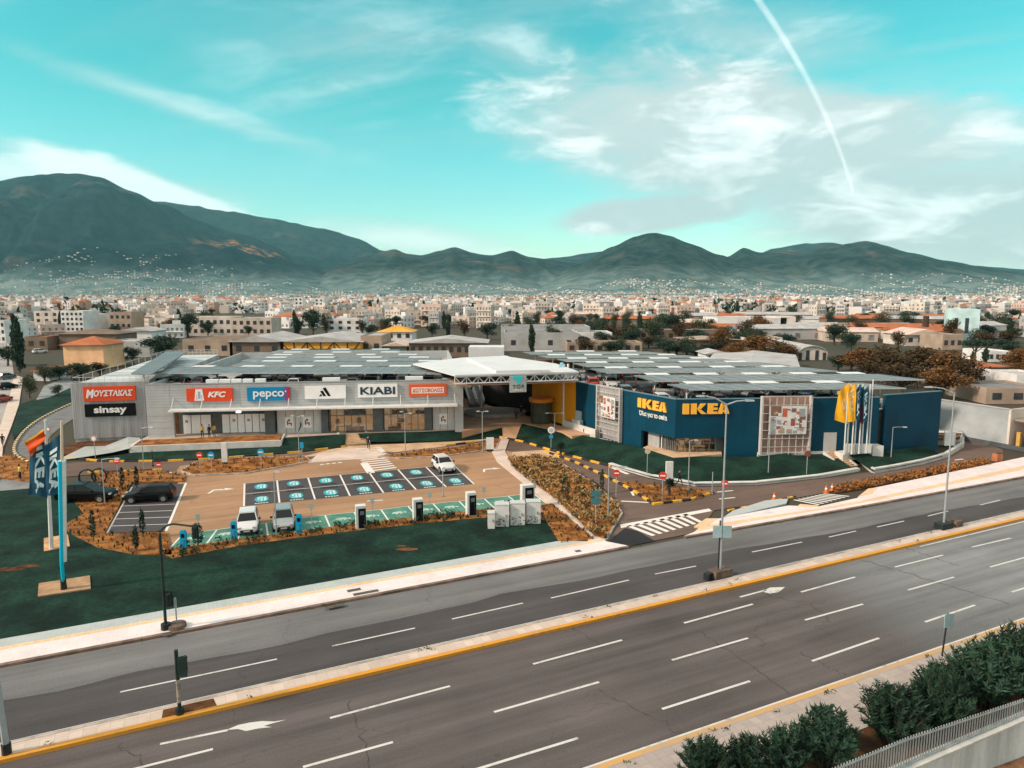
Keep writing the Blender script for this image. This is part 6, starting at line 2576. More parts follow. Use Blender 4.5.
g = MB()
s = -12.0
while s < LW + 30:
    p = fence_pt(s)
    g.box((p.x, p.y, zb_at(s)), (.05, .035, ZF - zb_at(s)), math.atan2(fdir.y, fdir.x))
    s += .165
fo = g.build('pickets', m_fence, fe)
g = MB()
for zz in (ZF - .16,):
    g.wall([fence_pt(-12), FW1, FW1 + fdir * (LW + 30)], .05, zz, zz + .05)
a_, b_ = fence_pt(-12), FW1 + fdir * (LW + 30)
g.wall([a_, FW1, FW2, FW2 + fdir * 8, b_], .05, [zb_at(q) + .07 for q in (-12, 0, LW, LW + 8, LW + 30)], [zb_at(q) + .12 for q in (-12, 0, LW, LW + 8, LW + 30)])
g.build('rails', m_fence, fe)

# oleander shrubs behind it
SH_LAB = ['low oleander shrub at the bottom edge, first from the left', 'oleander shrub second from the left, touching the bottom edge', 'oleander shrub third from the left', 'tall oleander shrub just left of the bare soil gap',
          'wide oleander shrub just right of the bare soil gap', 'rounded oleander shrub leaning over the railing', 'oleander shrub below the square road sign', 'tall oleander shrub right of the square road sign',
          'oleander shrub second from the right edge', 'oleander shrub cut by the right edge', 'oleander shrub behind the railing outside the corner', 'farthest oleander shrub of the row']


def make_shrub(seed):
    rnd = random.Random(seed)
    o = thing('oleander_shrub', SH_LAB[0], 'shrub', (0, 0, 0), 0, 'oleander shrubs along the railing')
    g, t = MB(), MB()
    # fountains of narrow leaves on many upright stems
    for k in range(120):
        a, r = rnd.random() * 6.283, (rnd.random() ** .6)
        lean = r * .95
        x0, y0 = math.cos(a) * r * .28, math.sin(a) * r * .28
        hh = 1.0 - .42 * r * r + rnd.uniform(-.20, .08)
        top = Vector((math.cos(a) * r * .86, math.sin(a) * r * .86, max(.25, hh)))
        base = Vector((x0, y0, 0))
        mid = base.lerp(top, .5) + Vector((0, 0, .10))
        t.tube([base, mid, top], [.018, .012, .005], 4)
        for i in range(62):
            q = .16 + .88 * (i / 62)
            c = base.lerp(mid, min(1, q * 2)) if q < .5 else mid.lerp(top, min(1.06, (q - .5) * 2))
            aa = rnd.random() * 6.283
            d = Vector((math.cos(aa), math.sin(aa), rnd.uniform(.1, 1.1))).normalized()
            L = rnd.uniform(.055, .105)
            c = c + d * L * .6
            sd = d.cross(Vector((rnd.random(), rnd.random(), .3))).normalized() * L * .17
            g.poly([c - d * L, c + sd, c + d * L, c - sd])
    g.build('foliage', LEAF['oleander'], o)
    t.build('stems', m_bark, o)
    return o


SP = [make_shrub(s) for s in (51, 52, 53)]
seen_ = set()
for k, (cx, yb, wpx, yt) in enumerate([(705, 785, 62, 738), (748, 783, 56, 735), (785, 775, 56, 727), (826, 765, 66, 707), (893, 741, 78, 684), (938, 733, 62, 668), (944, 712, 62, 660), (985, 705, 76, 640),
                                       (1018, 690, 70, 626), (1058, 676, 70, 612), (1100, 660, 70, 600), (1145, 645, 70, 590)]):
    p = at(cx, yb, .1)
    h = (zat(cx, yt, p) - .1) * .93
    w = wpx / F * p.y * .60
    src = SP[k % 3]
    if k % 3 not in seen_:
        seen_.add(k % 3)
        o = src
        o.location, o.rotation_euler, o.scale = p, (0, 0, k * 1.3), (w, w, h)
        o['label'] = SH_LAB[k]
    else:
        dup(src, p, k * 1.3, SH_LAB[k], scale=(w, w, h))

# ------------------------------------------------------------------ street furniture


def post(name, label, cat, px, yb, ytop, r=.06, z=0.0, m=None, group=None, arms=(), base=None, rt=None, head='lamp'):
    b = at(px, yb, z)
    o = thing(name, label, cat, b, 0, group)
    zt_ = zat(px, ytop, b)
    m = m or m_pole
    MB().tube([b, Vector((b.x, b.y, zt_))], [r, rt or r * .75], 8).build('pole', m, o)
    MB().tube([b, b + Vector((0, 0, .12))], r * 2.2, 8).build('base_plate', m, o)
    for dx_, dz_, wd in arms:
        ln = dx_
        q = Vector((b.x + ln, b.y, zt_ + dz_))
        a = MB().tube([Vector((b.x, b.y, zt_ - .05)), Vector((b.x + ln * .5, b.y, zt_ + dz_ * .75)), q], r * .6, 6).build('arm', m, o)
        e = 1 if ln > 0 else -1
        MB().hexa([(q.x - .05 * e, q.y - .11, q.z - .07), (q.x + wd * e, q.y - .13, q.z - .05), (q.x + wd * e, q.y + .13, q.z - .05), (q.x - .05 * e, q.y + .11, q.z - .07),
                   (q.x - .05 * e, q.y - .07, q.z + .07), (q.x + wd * e, q.y - .08, q.z + .04), (q.x + wd * e, q.y + .08, q.z + .04), (q.x - .05 * e, q.y + .07, q.z + .07)]).build('lamp_head', m, o)
    return o, b, zt_


# avenue lamp columns on the median
m_blockc = mat('stained concrete block', (.13, .095, .075), .9, .35, 1.5, fine=.25)
o, b, zt_ = post('street_lamp', 'tall grey lamp column with two square sign backs on the median', 'street lamp', 720, 576, 404, .095, .15, m_pole, 'avenue lamp columns', ((1.3, .25, .55), (-1.6, .55, .5)), rt=.05)
MB().box((b.x, b.y, .14), (1.5, .85, .55), RA).build('concrete_base', m_blockc, o)
MB().box((b.x - 1.0, b.y - .5, .14), (.5, .4, .45), RA + .3).build('broken_block', m_black_p, o)
for sx in (-.34, .34):
    zz = zat(724, 537, b)
    MB().box((b.x + sx, b.y - .14, zz), (.62, .04, .86), .1 * sx).build('sign_plate', mat('pale sign back', (.30, .43, .45), .5, .1, 2) if 'pale sign back' not in bpy.data.materials else bpy.data.materials['pale sign back'], o)
MB().tube([(b.x - .16, b.y - .02, .15), (b.x - .14, b.y - .02, 4.2)], .045, 6).build('cable_pipe', m_black_p, o)
o, b, zt_ = post('street_lamp', 'tall grey lamp column on a dark block, right part of the median', 'street lamp', 943.5, 528, 393, .095, .15, m_pole, 'avenue lamp columns', ((-1.9, .5, .6),), rt=.05)
MB().box((b.x, b.y, .14), (1.4, .8, .5), RA).build('concrete_base', m_black_p, o)
MB().box((b.x + 1.35, b.y + .6, .14), (.9, .8, .55), RA).build('concrete_base', m_blockc, o)
b0 = at(7, 754, .15)
o = thing('street_lamp', 'grey lamp column cut by the left edge', 'street lamp', b0, 0, 'avenue lamp columns')
MB().tube([b0, b0 + Vector((-.45, 0, 11.5))], [.14, .08], 8).build('pole', m_pole, o)
MB().tube([b0, b0 + Vector((0, 0, .5))], .19, 8).build('base_plate', m_black_p, o)

# traffic lights
m_tl = mat('dark green signal paint', (.018, .035, .032), .5, .2, 3)
m_vis = mat('signal lens', (.02, .022, .022), .25, .0)


def signal_head(o, c, face=(0, -1), s=1.0, name='signal_head'):
    g = MB().box((c[0], c[1], c[2]), (.34 * s, .26 * s, 1.0 * s))
    g.box((c[0], c[1] + .14 * s * -face[1], c[2] - .08 * s), (.52 * s, .03, 1.16 * s))
    hd = g.build(name, m_tl, o)
    for k in range(3):
        zz = c[2] + (.17 + .33 * k) * s
        g = MB()
        y0 = c[1] + face[1] * .13 * s
        x0 = c[0]
        n = 8
        g.tube([(x0, y0, zz), (x0, y0 + face[1] * .16 * s, zz)], .13 * s, 8)
        g.build('visor', m_vis, hd)


b = at(166, 629, .15)
o = thing('traffic_light', 'tall dark traffic light with an arm curving over the lawn', 'traffic light', b)
zt_ = zat(166, 524, b)
MB().tube([b, b + Vector((0, 0, .35))], .28, 8).build('base', m_black_p, o)
pth = [b, Vector((b.x, b.y, zt_ - .7))]
for k in range(1, 9):
    a = k / 8 * math.pi / 2
    pth.append(Vector((b.x + .9 * (1 - math.cos(a)), b.y, zt_ - .7 + .7 * math.sin(a))))
pth.append(Vector((b.x + 2.05, b.y, zt_ - .15)))
MB().tube(pth, [.09] * 2 + [.06] * 9, 8).build('pole', m_tl, o)
signal_head(o, (pth[-1].x, b.y, pth[-1].z - .72), s=.72)
signal_head(o, (b.x + .26, b.y, zat(166, 606, b)), s=.8)
b = at(180, 714, .15)
o = thing('traffic_light', 'short dark traffic light on the median with one signal', 'traffic light', b)
zt_ = zat(179, 650, b)
MB().tube([b, b + Vector((0, 0, .3))], .2, 8).build('base', m_black_p, o)
MB().tube([b, Vector((b.x, b.y, zt_))], .09, 8).build('pole', m_tl, o)
signal_head(o, (b.x + .30, b.y, zt_ - 1.2), (0, 1), s=.85)
MB().tube([(b.x, b.y, .75), (b.x, b.y, 1.9)], .098, 8).build('torn_sticker', mat('peeling sticker', (.30, .26, .21), .8, .5, 5), o)
b = at(177, 627, .15)
o = thing('sign_post', 'thin temporary post in a round dark foot on the far footway', 'post', b)
MB().tube([b, b + Vector((0, 0, .22)), b + Vector((0, 0, .26))], [.55, .52, .3], 14).build('round_foot', m_blockc, o)
MB().tube([b, b + Vector((0, 0, zat(176, 600, b)))], .04, 6).build('post', m_pole, o)
MB().box((b.x, b.y - .05, zat(176, 607, b)), (.16, .03, .55)).build('plate', m_pole, o)
# square road sign seen from behind
b = at(942, 656, .14)
o = thing('road_sign', 'square road sign seen from behind, leaning beside the shrubs', 'sign', b)
tp_ = Vector((b.x + .12, b.y, zat(944, 622, b)))
MB().tube([b, tp_ + Vector((.02, 0, .5))], .045, 6).build('post', m_black_p, o)
MB().box((tp_.x + .05, tp_.y - .07, tp_.z - .28), (.58, .03, .78), .25).build('sign_plate', bpy.data.materials['pale sign back'], o)

# lamp posts of the retail park
PARK = [((105, 505, 459), 'thin lamp post by the left planting bed', ((1.3, .05, .4),)), ((144, 470, 428), 'thin lamp post in front of the grey block corner', ((1.0, .1, .35),)),
        ((299.5, 463, 417), 'lamp post at the right end of the long island', ((.5, .15, .3), (-.5, .15, .3))), ((405.5, 456, 414), 'double headed lamp post before the shopping terrace', ((.55, .1, .35), (-.3, .3, .3))),
        ((482.5, 452, 412), 'lamp post in front of the covered plaza', ((.4, .1, .35), (-.4, .1, .35))), ((554.5, 440, 413), 'T shaped lamp post by the blue store lawn', ((.9, 0, .4), (-.9, 0, .4))),
        ((608, 519, 467), 'lamp post with a square arm on the right island', ((1.2, .02, .4),)), ((688, 494, 441), 'lamp post on the triangular island', ((.5, .1, .3),)),
        ((768, 477, 425), 'lamp post at the foot of the store lawn', ((.5, .1, .3),)), ((890.5, 464, 427), 'lamp post with a square arm on the right lawn', ((1.2, .0, .4),)),
        ((712, 494, 472), 'short grey post at the tip of the triangular island', ()), ((276.5, 536, 472), 'thin lamp post between the two cars at the chargers', ((.2, .05, .3),)),
        ((443, 496, 468), 'low lamp post in front of the white parked car', ()), ((153, 466, 450), 'thin dark post by the service lane', ())]
for (px, yb, yt), lab, arms in PARK:
    post('lamp_post', lab, 'lamp post', px, yb, yt, .055, .05, m_pole if px != 153 else m_black_p, 'lamp posts of the retail park', arms)

m_redsign = mat('red sign face', (.62, .05, .025), .45, .0)


def round_sign(px, yb, yc, r, m, label, bar=True, name='no_entry_sign', m2=None, z=.1, back=False):
    b = at(px, yb, z)
    zc_ = zat(px, yc, b)
    o = thing(name, label, 'sign', b)
    MB().tube([b, Vector((b.x, b.y, zc_ + r * .5))], .04, 6).build('post', m_pole, o)
    r *= .86
    d = MB().tube([(b.x, b.y - .05, zc_), (b.x, b.y - .085, zc_)], r, 16).build('disc', m, o)
    if bar:
        MB().box((b.x, b.y - .095, zc_ - r * .17), (r * 1.3, .015, r * .34)).build('white_bar', m_white_l, d)
    if m2:
        MB().tube([(b.x, b.y - .086, zc_), (b.x, b.y - .10, zc_)], r * .68, 16).build('inner_disc', m2, d)
    return o, b, zc_


m_bluesign = mat('blue sign face', (.02, .28, .50), .45, 0)
for args in [(616, 497, 473, .42, m_redsign, 'no entry sign on the right island beside the square armed lamp'), (662, 501, 475.5, .45, m_redsign, 'no entry sign on the triangular island'),
             (723, 520, 483.5, .40, m_redsign, 'no entry sign beside the tall lamp column at the junction'), (118, 477, 461, .40, m_redsign, 'no entry sign left of the black hatchback'),
             (159.5, 473, 464.5, .36, m_redsign, 'no entry sign at the stop line above the black hatchback'), (200.5, 472, 455, .42, m_redsign, 'no entry sign on the left tip of the long island')]:
    round_sign(*args)
round_sign(806.5, 474, 453.5, .40, mat('dull sign back', (.20, .07, .06), .6, .1), 'dark red round sign on the store lawn', False, 'road_sign', z=.8)
for px, yb, yc, lab in ((212, 472, 455, 'blue round arrow sign on the left tip of the long island'), (261.5, 468, 452, 'blue round arrow sign in the middle of the long island')):
    o, b, zc_ = round_sign(px, yb, yc, .45, m_bluesign, lab, False, 'direction_sign')
    MB().box((b.x, b.y - .097, zc_ - .06), (.5, .015, .12)).build('white_arrow', m_white_l, o)
round_sign(95.5, 458, 438.5, .42, mat('faded red rim', (.55, .30, .27), .6, 0), 'white round sign with a faded red rim by the access ramp', False, 'road_sign', m_white_l, z=.4)
round_sign(50, 447, 429, .32, m_redsign, 'small red rimmed round sign beside the curved drive', False, 'road_sign', m_white_l)
round_sign(647, 474, 451, .36, mat('cream sign back', (.52, .42, .33), .6, .1), 'cream round sign back on the store lawn', False, 'road_sign', z=.4)
o, b, zc_ = round_sign(551, 448, 430, .50, m_white_l, 'white round sign over a small blue plate on the grass', False, 'road_sign', mat('pale grey sign', (.45, .45, .45), .6, 0), z=.5)
MB().box((b.x, b.y - .06, zc_ - 1.05), (.5, .03, .4)).build('blue_plate', m_bluesign, o)
b = at(302.5, 463, .1)
o = thing('road_sign', 'small rectangular blue sign right of the long island', 'sign', b)
MB().tube([b, Vector((b.x, b.y, zat(302, 444, b)))], .04, 6).build('post', m_pole, o)
MB().box((b.x, b.y - .06, zat(302, 448, b)), (.42, .03, .7)).build('blue_plate', m_bluesign, o)
b = at(595.5, 523, .1)
o = thing('direction_sign', 'green double panelled direction sign on the right island', 'sign', b)
MB().tube([b, Vector((b.x, b.y, zat(596, 489, b)))], .045, 6).build('post', m_pole, o)
mgs = mat('teal sign face', (.05, .16, .18), .5, .15, 3)
for y0 in (504, 496.5):
    MB().box((b.x, b.y - .07, zat(596, y0, b)), (.85, .03, .55)).build('sign_panel', mgs, o)
for k, (px, yb, yt) in enumerate(((199, 534, 514), (312, 528, 503), (373, 523, 497), (430, 517, 491), (484, 508, 486), (534.5, 503, 482), (236, 540, 518))):
    b = at(px, yb, .1)
    o = thing('bay_sign', ['thin grey bay sign left of the white hatchback', 'thin grey bay sign right of the silver car', 'thin grey bay sign right of the first black and white charger', 'thin grey bay sign right of the second black and white charger',
                           'thin grey bay sign left of the white cabinets', 'thin grey bay sign beside the tallest charger', 'thin grey bay sign beside the white hatchback'][k], 'sign', b, 0, 'signs along the charging bays')
    MB().tube([b, Vector((b.x, b.y, zat(px, yt, b)))], .03, 5).build('post', m_pole, o)
    MB().box((b.x, b.y - .05, zat(px, yt + 6, b)), (.34, .025, .5)).build('sign_plate', mat('grey green sign back', (.30, .34, .32), .6, .1) if k == 0 else bpy.data.materials['grey green sign back'], o)
# white pillars
for px, yb, yt, w, lab in ((225, 464, 442.5, .62, 'white pillar with a dark foot on the long island'), (490, 451, 437.5, .95, 'white pillar sign at the end of the middle island'), (669, 481, 461.5, .75, 'plain white pillar on the edge of the store lawn')):
    b = at(px, yb, .1)
    o = thing('white_pillar', lab, 'pillar', b)
    h = zat(px, yt, b) - b.z
    MB().box((b.x, b.y, b.z + .25), (w, .3, h - .25), .1).build('pillar', m_pole_w, o)
    MB().box((b.x, b.y, b.z), (w * .9, .26, .25), .1).build('foot', m_black_p, o)
# traffic cones
m_cone = mat('orange cone', (.70, .17, .03), .6, .1, 3)
for px, yb, lab in ((774, 500, 'orange traffic cone by the middle of the junction kerb'), (832, 490.5, 'orange traffic cone at the end of the low hedge strip'), (826, 492.5, 'orange traffic cone left of the hedge strip cone')):
    b = at(px, yb, .02)
    o = thing('traffic_cone', lab, 'traffic cone', b)
    MB().box(b, (.42, .42, .06), .4).build('foot', m_cone, o)
    MB().tube([b + Vector((0, 0, .06)), b + Vector((0, 0, .75))], [.18, .04], 10).build('cone', m_cone, o)
    MB().tube([b + Vector((0, 0, .34)), b + Vector((0, 0, .50))], [.128, .098], 10).build('white_band', m_white_l, o)
b = at(997, 461, .02)
o = thing('waste_bin', 'orange brown bin at the right end of the hedge strip', 'bin', b)
MB().box(b, (.9, .7, .95), .3).build('bin_body', mat('orange brown bin paint', (.45, .17, .08), .7, .2, 2), o)
MB().box(b + Vector((0, 0, .955)), (.95, .75, .12), .3).build('lid', m_blockc, o)
# balustrade on the right lawn corner
o = thing('white_balustrade', 'white railing with a wide panel on the lawn corner by the exit lane', 'railing', at(945, 440, 1.2))
P = px_line([(930, 438), (944, 439.5), (955, 441), (962, 440)], 1.3)
g = MB()
for p in P + [P[0].lerp(P[1], .5), P[1].lerp(P[2], .5)]:
    g.tube([p + Vector((0, 0, -.6)), p + Vector((0, 0, 1.15))], .05, 5)
g.tube([p + Vector((0, 0, 1.15)) for p in P], .05, 5)
g.tube([p + Vector((0, 0, .6)) for p in P], .035, 5)
g.build('rails', m_pole_w, o)
g = MB()
c = at(948.5, 442, 1.3)
g.box((c.x, c.y - .2, .9), (1.3, .12, 1.7), .1)
g.build('panel', mat('pale bluish panel', (.50, .54, .53), .6, .1), o)
g = MB().prism(px_line([(926, 444.5), (962, 446), (962, 440), (930, 437)], 0), -.02, 1.15)
tag(g.build('corner_plinth', m_wwall), 'white walled plinth with brown planting at the end of the right lawn', 'wall')
g = MB().prism(px_line([(936, 448), (959, 447), (961, 442), (938, 441.5)], 0), 1.0, 1.22)
struct('planting_bed', g, m_soil_d)

# ------------------------------------------------------------------ chargers, cabinets
for k, (px, yb, yt, w, lab) in enumerate(((361, 528, 505, .85, 'black faced white charger nearest the silver car'), (418, 521, 498.5, .85, 'black faced white charger second from the silver car'),
                                         (471, 515, 492, .85, 'black faced white charger left of the white cabinets'), (527, 507, 484.5, 1.15, 'wide black faced white charger behind the white cabinets'))):
    b = at(px, yb, .1)
    h = zat(px, yt, b) - b.z
    o = thing('vehicle_charger', lab, 'charger', b, 0, 'black and white vehicle chargers')
    r = .32
    MB().box(b, (w, .7, h), r).build('cabinet', m_pole_w, o)
    e = Vector((math.cos(r), math.sin(r), 0))
    n = Vector((e.y, -e.x, 0))
    g = MB()
    c = b + n * .352 + e * (.1 * w)
    g.box((c.x, c.y, b.z + .08), (w * .74, .03, h - .3), r)
    f_ = g.build('front_panel', m_black_s, o)
    g = MB()
    c2 = c + n * .02
    g.box((c2.x, c2.y, b.z + h * .62), (w * .4, .02, h * .16), r)
    g.build('screen', mat('charger screen', (.16, .19, .2), .2, 0) if k == 0 else bpy.data.materials['charger screen'], f_)
    g = MB()
    g.tube([c + n * .03 + e * .2 * w + Vector((0, 0, h * .55)), c + n * .16 + e * .2 * w + Vector((0, 0, h * .2)), c + n * .05 + e * .25 * w + Vector((0, 0, h * .35))], .03, 5)
    g.build('cable', m_black_p, o)
m_cyan = mat('bright blue charger shell', (.01, .30, .52), .45, .06)
for k, (px, yb, yt, lab) in enumerate(((184, 549, 530, 'slim blue charger at the left end of the green bays'), (234.5, 540, 521, 'slim blue charger beside the white hatchback'), (299.5, 533, 514, 'slim blue charger beside the silver car'))):
    b = at(px, yb, .1)
    h = zat(px, yt, b) - b.z
    o = thing('slim_charger', lab, 'charger', b, 0, 'slim blue vehicle chargers')
    g = MB()
    q = [(-.24, 0), (.24, 0), (.24, h * .88), (.14, h), (-.14, h), (-.24, h * .88)]
    pts = [b + Vector((x, -.11, z)) for x, z in q] + [b + Vector((x, .11, z)) for x, z in q]
    bb = len(g.v)
    g.v += [tuple(p) for p in pts]
    g.f += [tuple(range(5, -1, -1)), tuple(range(6, 12))] + [(i, (i + 1) % 6, 6 + (i + 1) % 6, 6 + i) for i in range(6)]
    g.m += [0] * 8
    g.build('shell', m_cyan, o)
    MB().box(b + Vector((0, -.125, h * .62)), (.26, .02, h * .2)).build('screen', m_black_s, o)
    MB().tube([b + Vector((.1, -.13, h * .5)), b + Vector((.18, -.3, h * .25)), b + Vector((.05, -.14, h * .1))], .025, 5).build('cable', m_black_p, o)
for k, (xa, xb, yb, yt, lab) in enumerate(((494.5, 509, 527, 505.5, 'tall white cabinet left of the group of three'), (510, 525, 525.5, 504, 'tall white cabinet in the middle of the group of three'), (526, 540.5, 524, 502.5, 'tall white cabinet right of the group of three'),
                                           (487.5, 494.5, 529, 514, 'small white cabinet at the left of the tall ones'))):
    b = at((xa + xb) / 2, yb, .1)
    w = (xb - xa) / F * b.y
    h = zat((xa + xb) / 2, yt, b) - b.z
    o = thing('white_cabinet', lab, 'cabinet', b)
    MB().box(b + Vector((0, .45, 0)), (w, .9, h), .06).build('body', m_pole_w, o)
    MB().box(b + Vector((0, .45, h + .003)), (w + .05, .95, .07), .06).build('lid', m_panel_g, o)
    MB().box(b + Vector((w * .3, -.03, h * .45)), (.06, .05, .25), .06).build('handle', m_frame, o)

# ------------------------------------------------------------------ flags
def upright(px, py, y):
    """point seen at a photograph pixel in the upright plane y metres ahead"""
    u = (px - 512) / F
    v = (384 - py) / F
    d = Vector((u, CT + v * ST, -ST + v * CT))
    t = y / d.y
    return Vector((d.x * t, y, H + d.z * t))


def flag(name, label, corners, y, mats_, text=None, wave=.12, trot=-90, tbox=(.25, .75, .08, .92), nu=8, nv=16, tm=None, border=None, cat='flag', group=None, phase=0.0, stripe=None):
    """corners TL, TR, BR, BL as photograph pixels in an upright plane y metres away"""
    tl, tr, br, bl = (upright(c[0], c[1], y) for c in corners)

    def S(u, v, n=0.0):
        p = bl.lerp(br, u).lerp(tl.lerp(tr, u), v)
        amp = wave * (1 - u if corners[1][0] > corners[0][0] else u)
        off = math.sin(u * 7.0 + v * 4.0 + phase) * wave + math.sin(v * 9 + u * 3 + phase * 2) * wave * .5
        return p + Vector((0, off - n, 0))
    g = MB()
    for i in range(nu):
        for j in range(nv):
            u0, u1, v0, v1 = i / nu, (i + 1) / nu, j / nv, (j + 1) / nv
            mi = 0
            if stripe and v0 >= stripe:
                mi = 1
            b_ = len(g.v)
            for n in (.008, -.008):
                g.v += [tuple(S(u, v, n)) for u, v in ((u0, v0), (u1, v0), (u1, v1), (u0, v1))]
            g.f += [(b_, b_ + 1, b_ + 2, b_ + 3), (b_ + 7, b_ + 6, b_ + 5, b_ + 4)]
            g.m += [mi, mi]
    o = thing(name, label, cat, S(1, 0), 0, group)
    g.build('cloth', mats_, o, smooth=True)
    if text:
        geo = text_geo(text, .045, 0, spacing=1.12)
        for side in (1, -1):
            g = MB()
            u0, u1, v0, v1 = tbox
            # cut the lettering finely enough to follow the cloth: vertices lie on the cloth itself
            put_text(g, geo, lambda a, b, n: S(u0 + (u1 - u0) * b, v1 - (v1 - v0) * a, side * (.03 + .01 * n)))
            g.build('lettering', tm or m_white_l, o)
    return o


m_flag_b = mat('deep blue flag cloth', (.008, .062, .110), .7, .25, .8)
m_flag_y = mat('yellow flag cloth', (.80, .40, .02), .7, .12, .8)
m_flag_o = mat('orange red flag cloth', (.72, .10, .02), .7, .12, .8)
m_flag_t = mat('pale blue lettering', (.52, .66, .68), .6, 0)
b1 = at(51.5, 549, .12)
fp1 = thing('flag_pole', 'white flag pole on a small paved plinth, the farther of two', 'flag pole', b1)
tp1 = upright(45.5, 422, b1.y)
MB().tube([b1, b1.lerp(tp1, .5), tp1], [.16, .12, .07], 8).build('pole', m_pole_w, fp1)
MB().tube([tp1, tp1 + Vector((0, 0, .18))], .1, 8).build('finial', m_pole_w, fp1)
MB().prism(px_line([(44, 553), (44, 540), (68, 536), (70, 548)]), 0, .16).build('paved_plinth', mat('tan paved plinth', (.55, .32, .16), .85, .3, 1, fine=.2), fp1)
b2 = at(64, 589, .2)
fp2 = thing('flag_pole', 'white flag pole sleeved in bright cyan on a brown bed, the nearer of two', 'flag pole', b2)
tp2 = upright(61.5, 421, b2.y)
MB().tube([b2, b2 + Vector((0, 0, .9))], [.20, .16], 8).build('dark_foot', m_black_p, fp2)
q1 = b2.lerp(tp2, .17)
q2 = b2.lerp(tp2, .77)
MB().tube([q1, tp2], [.12, .08], 8).build('pole', mat('cream pole paint', (.62, .52, .40), .5, .05), fp2)
MB().tube([b2 + Vector((0, -.02, .25)), q1 + Vector((0, -.20, 0)), q2 + Vector((0, -.22, 0))], [.11, .12, .13], 8).build('cyan_sleeve', mat('bright cyan plastic', (.005, .48, .66), .35, .05), fp2)
MB().tube([q1 + Vector((0, -.02, 0)), q2 + Vector((0, -.02, 0))], [.21, .25], 8).build('white_sleeve', m_pole_w, fp2)
MB().prism(px_line([(38, 599), (39, 586), (90, 578), (91, 591)]), 0, .2).build('brown_bed', mat('tan flag bed', (.40, .245, .14), .9, .25, 1, fine=.25), fp2)
flag('blue_flag', 'tall blue banner with white letters under the orange flag', [(30, 448), (45, 439), (47, 497), (28, 495)], b1.y - .2, m_flag_b, 'IKEA', .10, tbox=(.42, .86, .04, .93), tm=m_flag_t)
flag('blue_flag', 'tall blue banner with white letters next to the cyan sleeve', [(45, 446), (60.5, 434), (60, 494), (46, 496)], b2.y + .35, m_flag_b, 'IKEA', .10, tbox=(.32, .86, .04, .82), tm=m_flag_t, phase=1.5)
flag('orange_flag', 'orange red flag with a yellow upper edge blowing at the pole top', [(25, 442), (45, 428.5), (44.5, 440), (30, 457)], b1.y - .45, [m_flag_o, m_flag_y], None, .10, stripe=.87, phase=.6)
# flags by the blue store
FP = thing('flag_plinth', 'white low plinth carrying the row of flag poles by the blue store', 'plinth', at(857, 455, 1.2))
g = MB()
pa, pb = at(843, 456, 1.2), at(873, 453, 1.2)
nn = Vector((-(pb - pa).y, (pb - pa).x, 0)).normalized()
g.prism([pa, pb, pb + nn * 1.3, pa + nn * 1.3], .6, 1.5)
g.build('plinth_base', m_wwall, FP)
for xa in (847, 852.5, 858, 863.5, 868.5):
    MB().box(at(xa, 453, 1.5) + Vector((0, .1, 0)), (.55, .3, 1.05)).build('white_board', m_pole_w, FP)
g = MB()
g.prism([ir.p(ir.u(866, 448), 0, .1), ir.p(ir.L, 0, .1), ir.p(ir.L, 0, 1.4), ir.p(ir.u(866, 448), 0, 1.4)], .4, 2.2)
g.build('side_wall', m_wwall, FP)
fpl = [(844, 454.5, 386), (846.8, 454, 384), (851.5, 454, 385), (854, 453.5, 384), (858.7, 453.5, 384), (861.3, 453, 386), (866, 453, 384), (868.5, 452.5, 379)]
FLB = ['first from the left', 'second from the left', 'third from the left', 'fourth from the left', 'fourth from the right', 'third from the right', 'second from the right', 'first from the right and tallest']
for k, (px, yb, yt) in enumerate(fpl):
    b = at(px, yb, 1.5)
    o = thing('flag_pole', 'slim white flag pole by the blue store, %s' % FLB[k], 'flag pole', b, 0, 'flag poles by the blue store')
    MB().tube([b, Vector((b.x, b.y, zat(px, yt, b)))], [.085, .06], 6).build('pole', m_pole_w, o)
    MB().tube([b, b + Vector((0, 0, .25))], .14, 6).build('foot', m_pole_w, o)
yf = at(857, 454, 1.5).y - .25
flag('yellow_flag', 'yellow banner with a pale emblem, left of the two yellow ones', [(839, 391), (848.5, 383), (848.5, 424.5), (834.5, 420)], yf, m_flag_y, 'O', .10, tbox=(.42, .80, .36, .66), tm=mat('cream emblem', (.80, .62, .35), .6, 0))
flag('yellow_flag', 'yellow banner with pale letters, right of the two yellow ones', [(848.5, 388), (855.8, 383), (855.5, 421), (846.5, 422.5)], yf - .1, m_flag_y, 'IKEA', .08, tbox=(.3, .75, .2, .88), tm=mat('cream lettering', (.80, .62, .35), .6, 0), phase=1)
flag('blue_flag', 'narrow blue banner with white letters right of the yellow banners', [(856, 390), (860.5, 384), (860, 420), (856, 419)], yf, m_flag_b, 'IKEA', .08, tbox=(.25, .8, .08, .86), tm=m_flag_t)
flag('dark_red_flag', 'dark red and blue flag folded between the two blue banners', [(861, 388), (864, 386), (863.5, 424), (859.5, 423)], yf + .3, [mat('dark red cloth', (.12, .018, .025), .7, .2), m_flag_b], None, .08, stripe=.5, phase=2)
flag('blue_flag', 'wide blue banner with white letters at the right of the flags', [(863.5, 391), (868.3, 386), (868, 421), (863, 422)], yf - .1, m_flag_b, 'IKEA', .08, tbox=(.2, .8, .08, .86), tm=m_flag_t, phase=.5)

